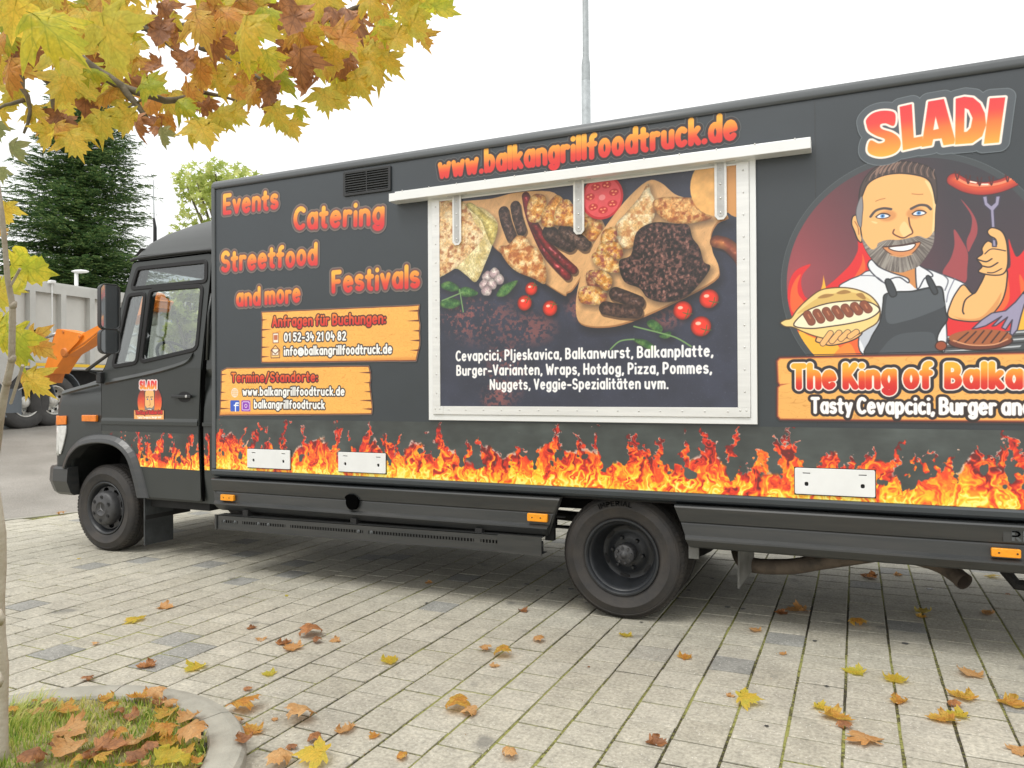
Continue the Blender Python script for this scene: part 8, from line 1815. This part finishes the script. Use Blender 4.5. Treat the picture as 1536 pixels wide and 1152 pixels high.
for isl_, lst in ((False, FL), (True, FL2)):
    for (px, py, l, c_, kd) in lst:
        z = 0.0
        if isl_:
            g = G(px, py, .07); z = soilz(*map(float, g))+.018
        g = G(px, py, z); x, y = float(g[0]), float(g[1])
        if not isl_ and (Vector((x, y))-EDGE0).dot(EDN) > 0: z = gz(x, y)
        if in_island(x, y) and not in_island(x, y, -.14): z = .072
        dist = float((np.array([x, y, z-CAM_H])) @ FW); s = max(.014, l/FOC*dist*(.82 if kd in ('flat', 'bent') else 1.0)*(1.12 if isl_ else 1)); dirn = lr.uniform(0, 2*PI)
        s = min(s, .20); up = Vector((lr.uniform(-.25, .25), lr.uniform(-.35, .15), 1)) if not isl_ else Vector((lr.uniform(-.5, .5), lr.uniform(-.6, .2), 1))
        if kd in ('roll', 'curl') and lr.random() < .45: up = -up
        me = KINDS[kd, c_, lr.randrange(3)]; q_ = frame_q(Vector((math.cos(dirn), math.sin(dirn), 0)), up); mx_ = q_.to_matrix(); zs = min((mx_ @ Vector((v.co.x, v.co.y, v.co.z*.62))).z for v in me.vertices)*s
        cxy = mx_ @ (Vector((0, .4, 0))*s); o = put_leaf(me, Vector((x-cxy.x, y-cxy.y, z-zs-.001)), q_, s, None, 'fallen_leaf'); o.scale = (s, s, s*.62)
        shp = {'flat': 'flat', 'bent': 'bent', 'curl': 'curled', 'roll': 'rolled-up'}[kd]
        o['category'] = 'leaf'; o['group'] = 'fallen leaves in the planting bed' if isl_ else 'fallen leaves on the ground'; leaves_o.append((px, py, o, '%s %s %s leaf %s' % (size_word(s), CW[c_], shp, landmark(x, y, px, py, isl_))))
by = {}
for px, py, o, lab in leaves_o: by.setdefault(lab, []).append((px, py, o))
ORD = ['leftmost', 'second from the left', 'third from the left', 'fourth from the left', 'fifth from the left', 'sixth from the left', 'seventh from the left']
for lab, ls in by.items():
    ls.sort(key=lambda t: t[0])
    for i, (px, py, o) in enumerate(ls):
        o['label'] = lab if len(ls) == 1 else lab+', '+(ORD[i] if i < len(ls)-1 else 'rightmost')
# small oil drops on the stones by the rear wheel
M['oil'] = mat('oil_drop', (.05, .05, .048), .5)
q = MB(); r = random.Random(19)
for (px, py, w_) in [(856, 884, 12), (790, 877, 10), (806, 886, 9), (828, 890, 7), (1033, 886, 9), (1016, 898, 8), (1091, 911, 10), (1114, 914, 9), (1358, 966, 10), (1395, 884, 12), (1240, 1030, 5), (962, 934, 6), (1150, 1090, 5), (640, 905, 6), (1222, 962, 7), (1068, 868, 9), (980, 905, 6), (880, 905, 6)]:
    g = G(px, py); R_ = w_/FOC*4.6*.5
    n_ = 11; ring = [(float(g[0])+R_*math.cos(k*2*PI/n_)*r.uniform(.7, 1.2), float(g[1])+R_*math.sin(k*2*PI/n_)*r.uniform(.7, 1.2), .0042) for k in range(n_)]
    q.add(ring, [tuple(range(n_))])
tag(q.build('oil_stains', M['oil']), kind='stuff')
# crumbs and small bits between the stones
M['crumb'] = foliage_mat('leaf_crumbs', (.12, .07, .03), (.35, .22, .08), (.6, .58, .5), .8, 0)
q = MB(); r = random.Random(9)
for k in range(900):
    x = r.uniform(-4.5, 1.4); y = r.uniform(2.2, 6.0)
    if in_island(x, y, .02): continue
    if r.random() < .6: y0c = round((x+.058)/PR)*PR-.058; x = y0c+r.gauss(0, .012)
    s = r.uniform(.002, .006); a = r.random()*6.28
    q.add([(x, y, .003), (x+s*math.cos(a), y+s*math.sin(a), .005), (x+s*math.cos(a+1.3), y+s*math.sin(a+1.3), .007)], [(0, 1, 2)])
tag(q.build('leaf_crumbs', M['crumb']), kind='stuff')
print('OBJECTS', len(bpy.data.objects))
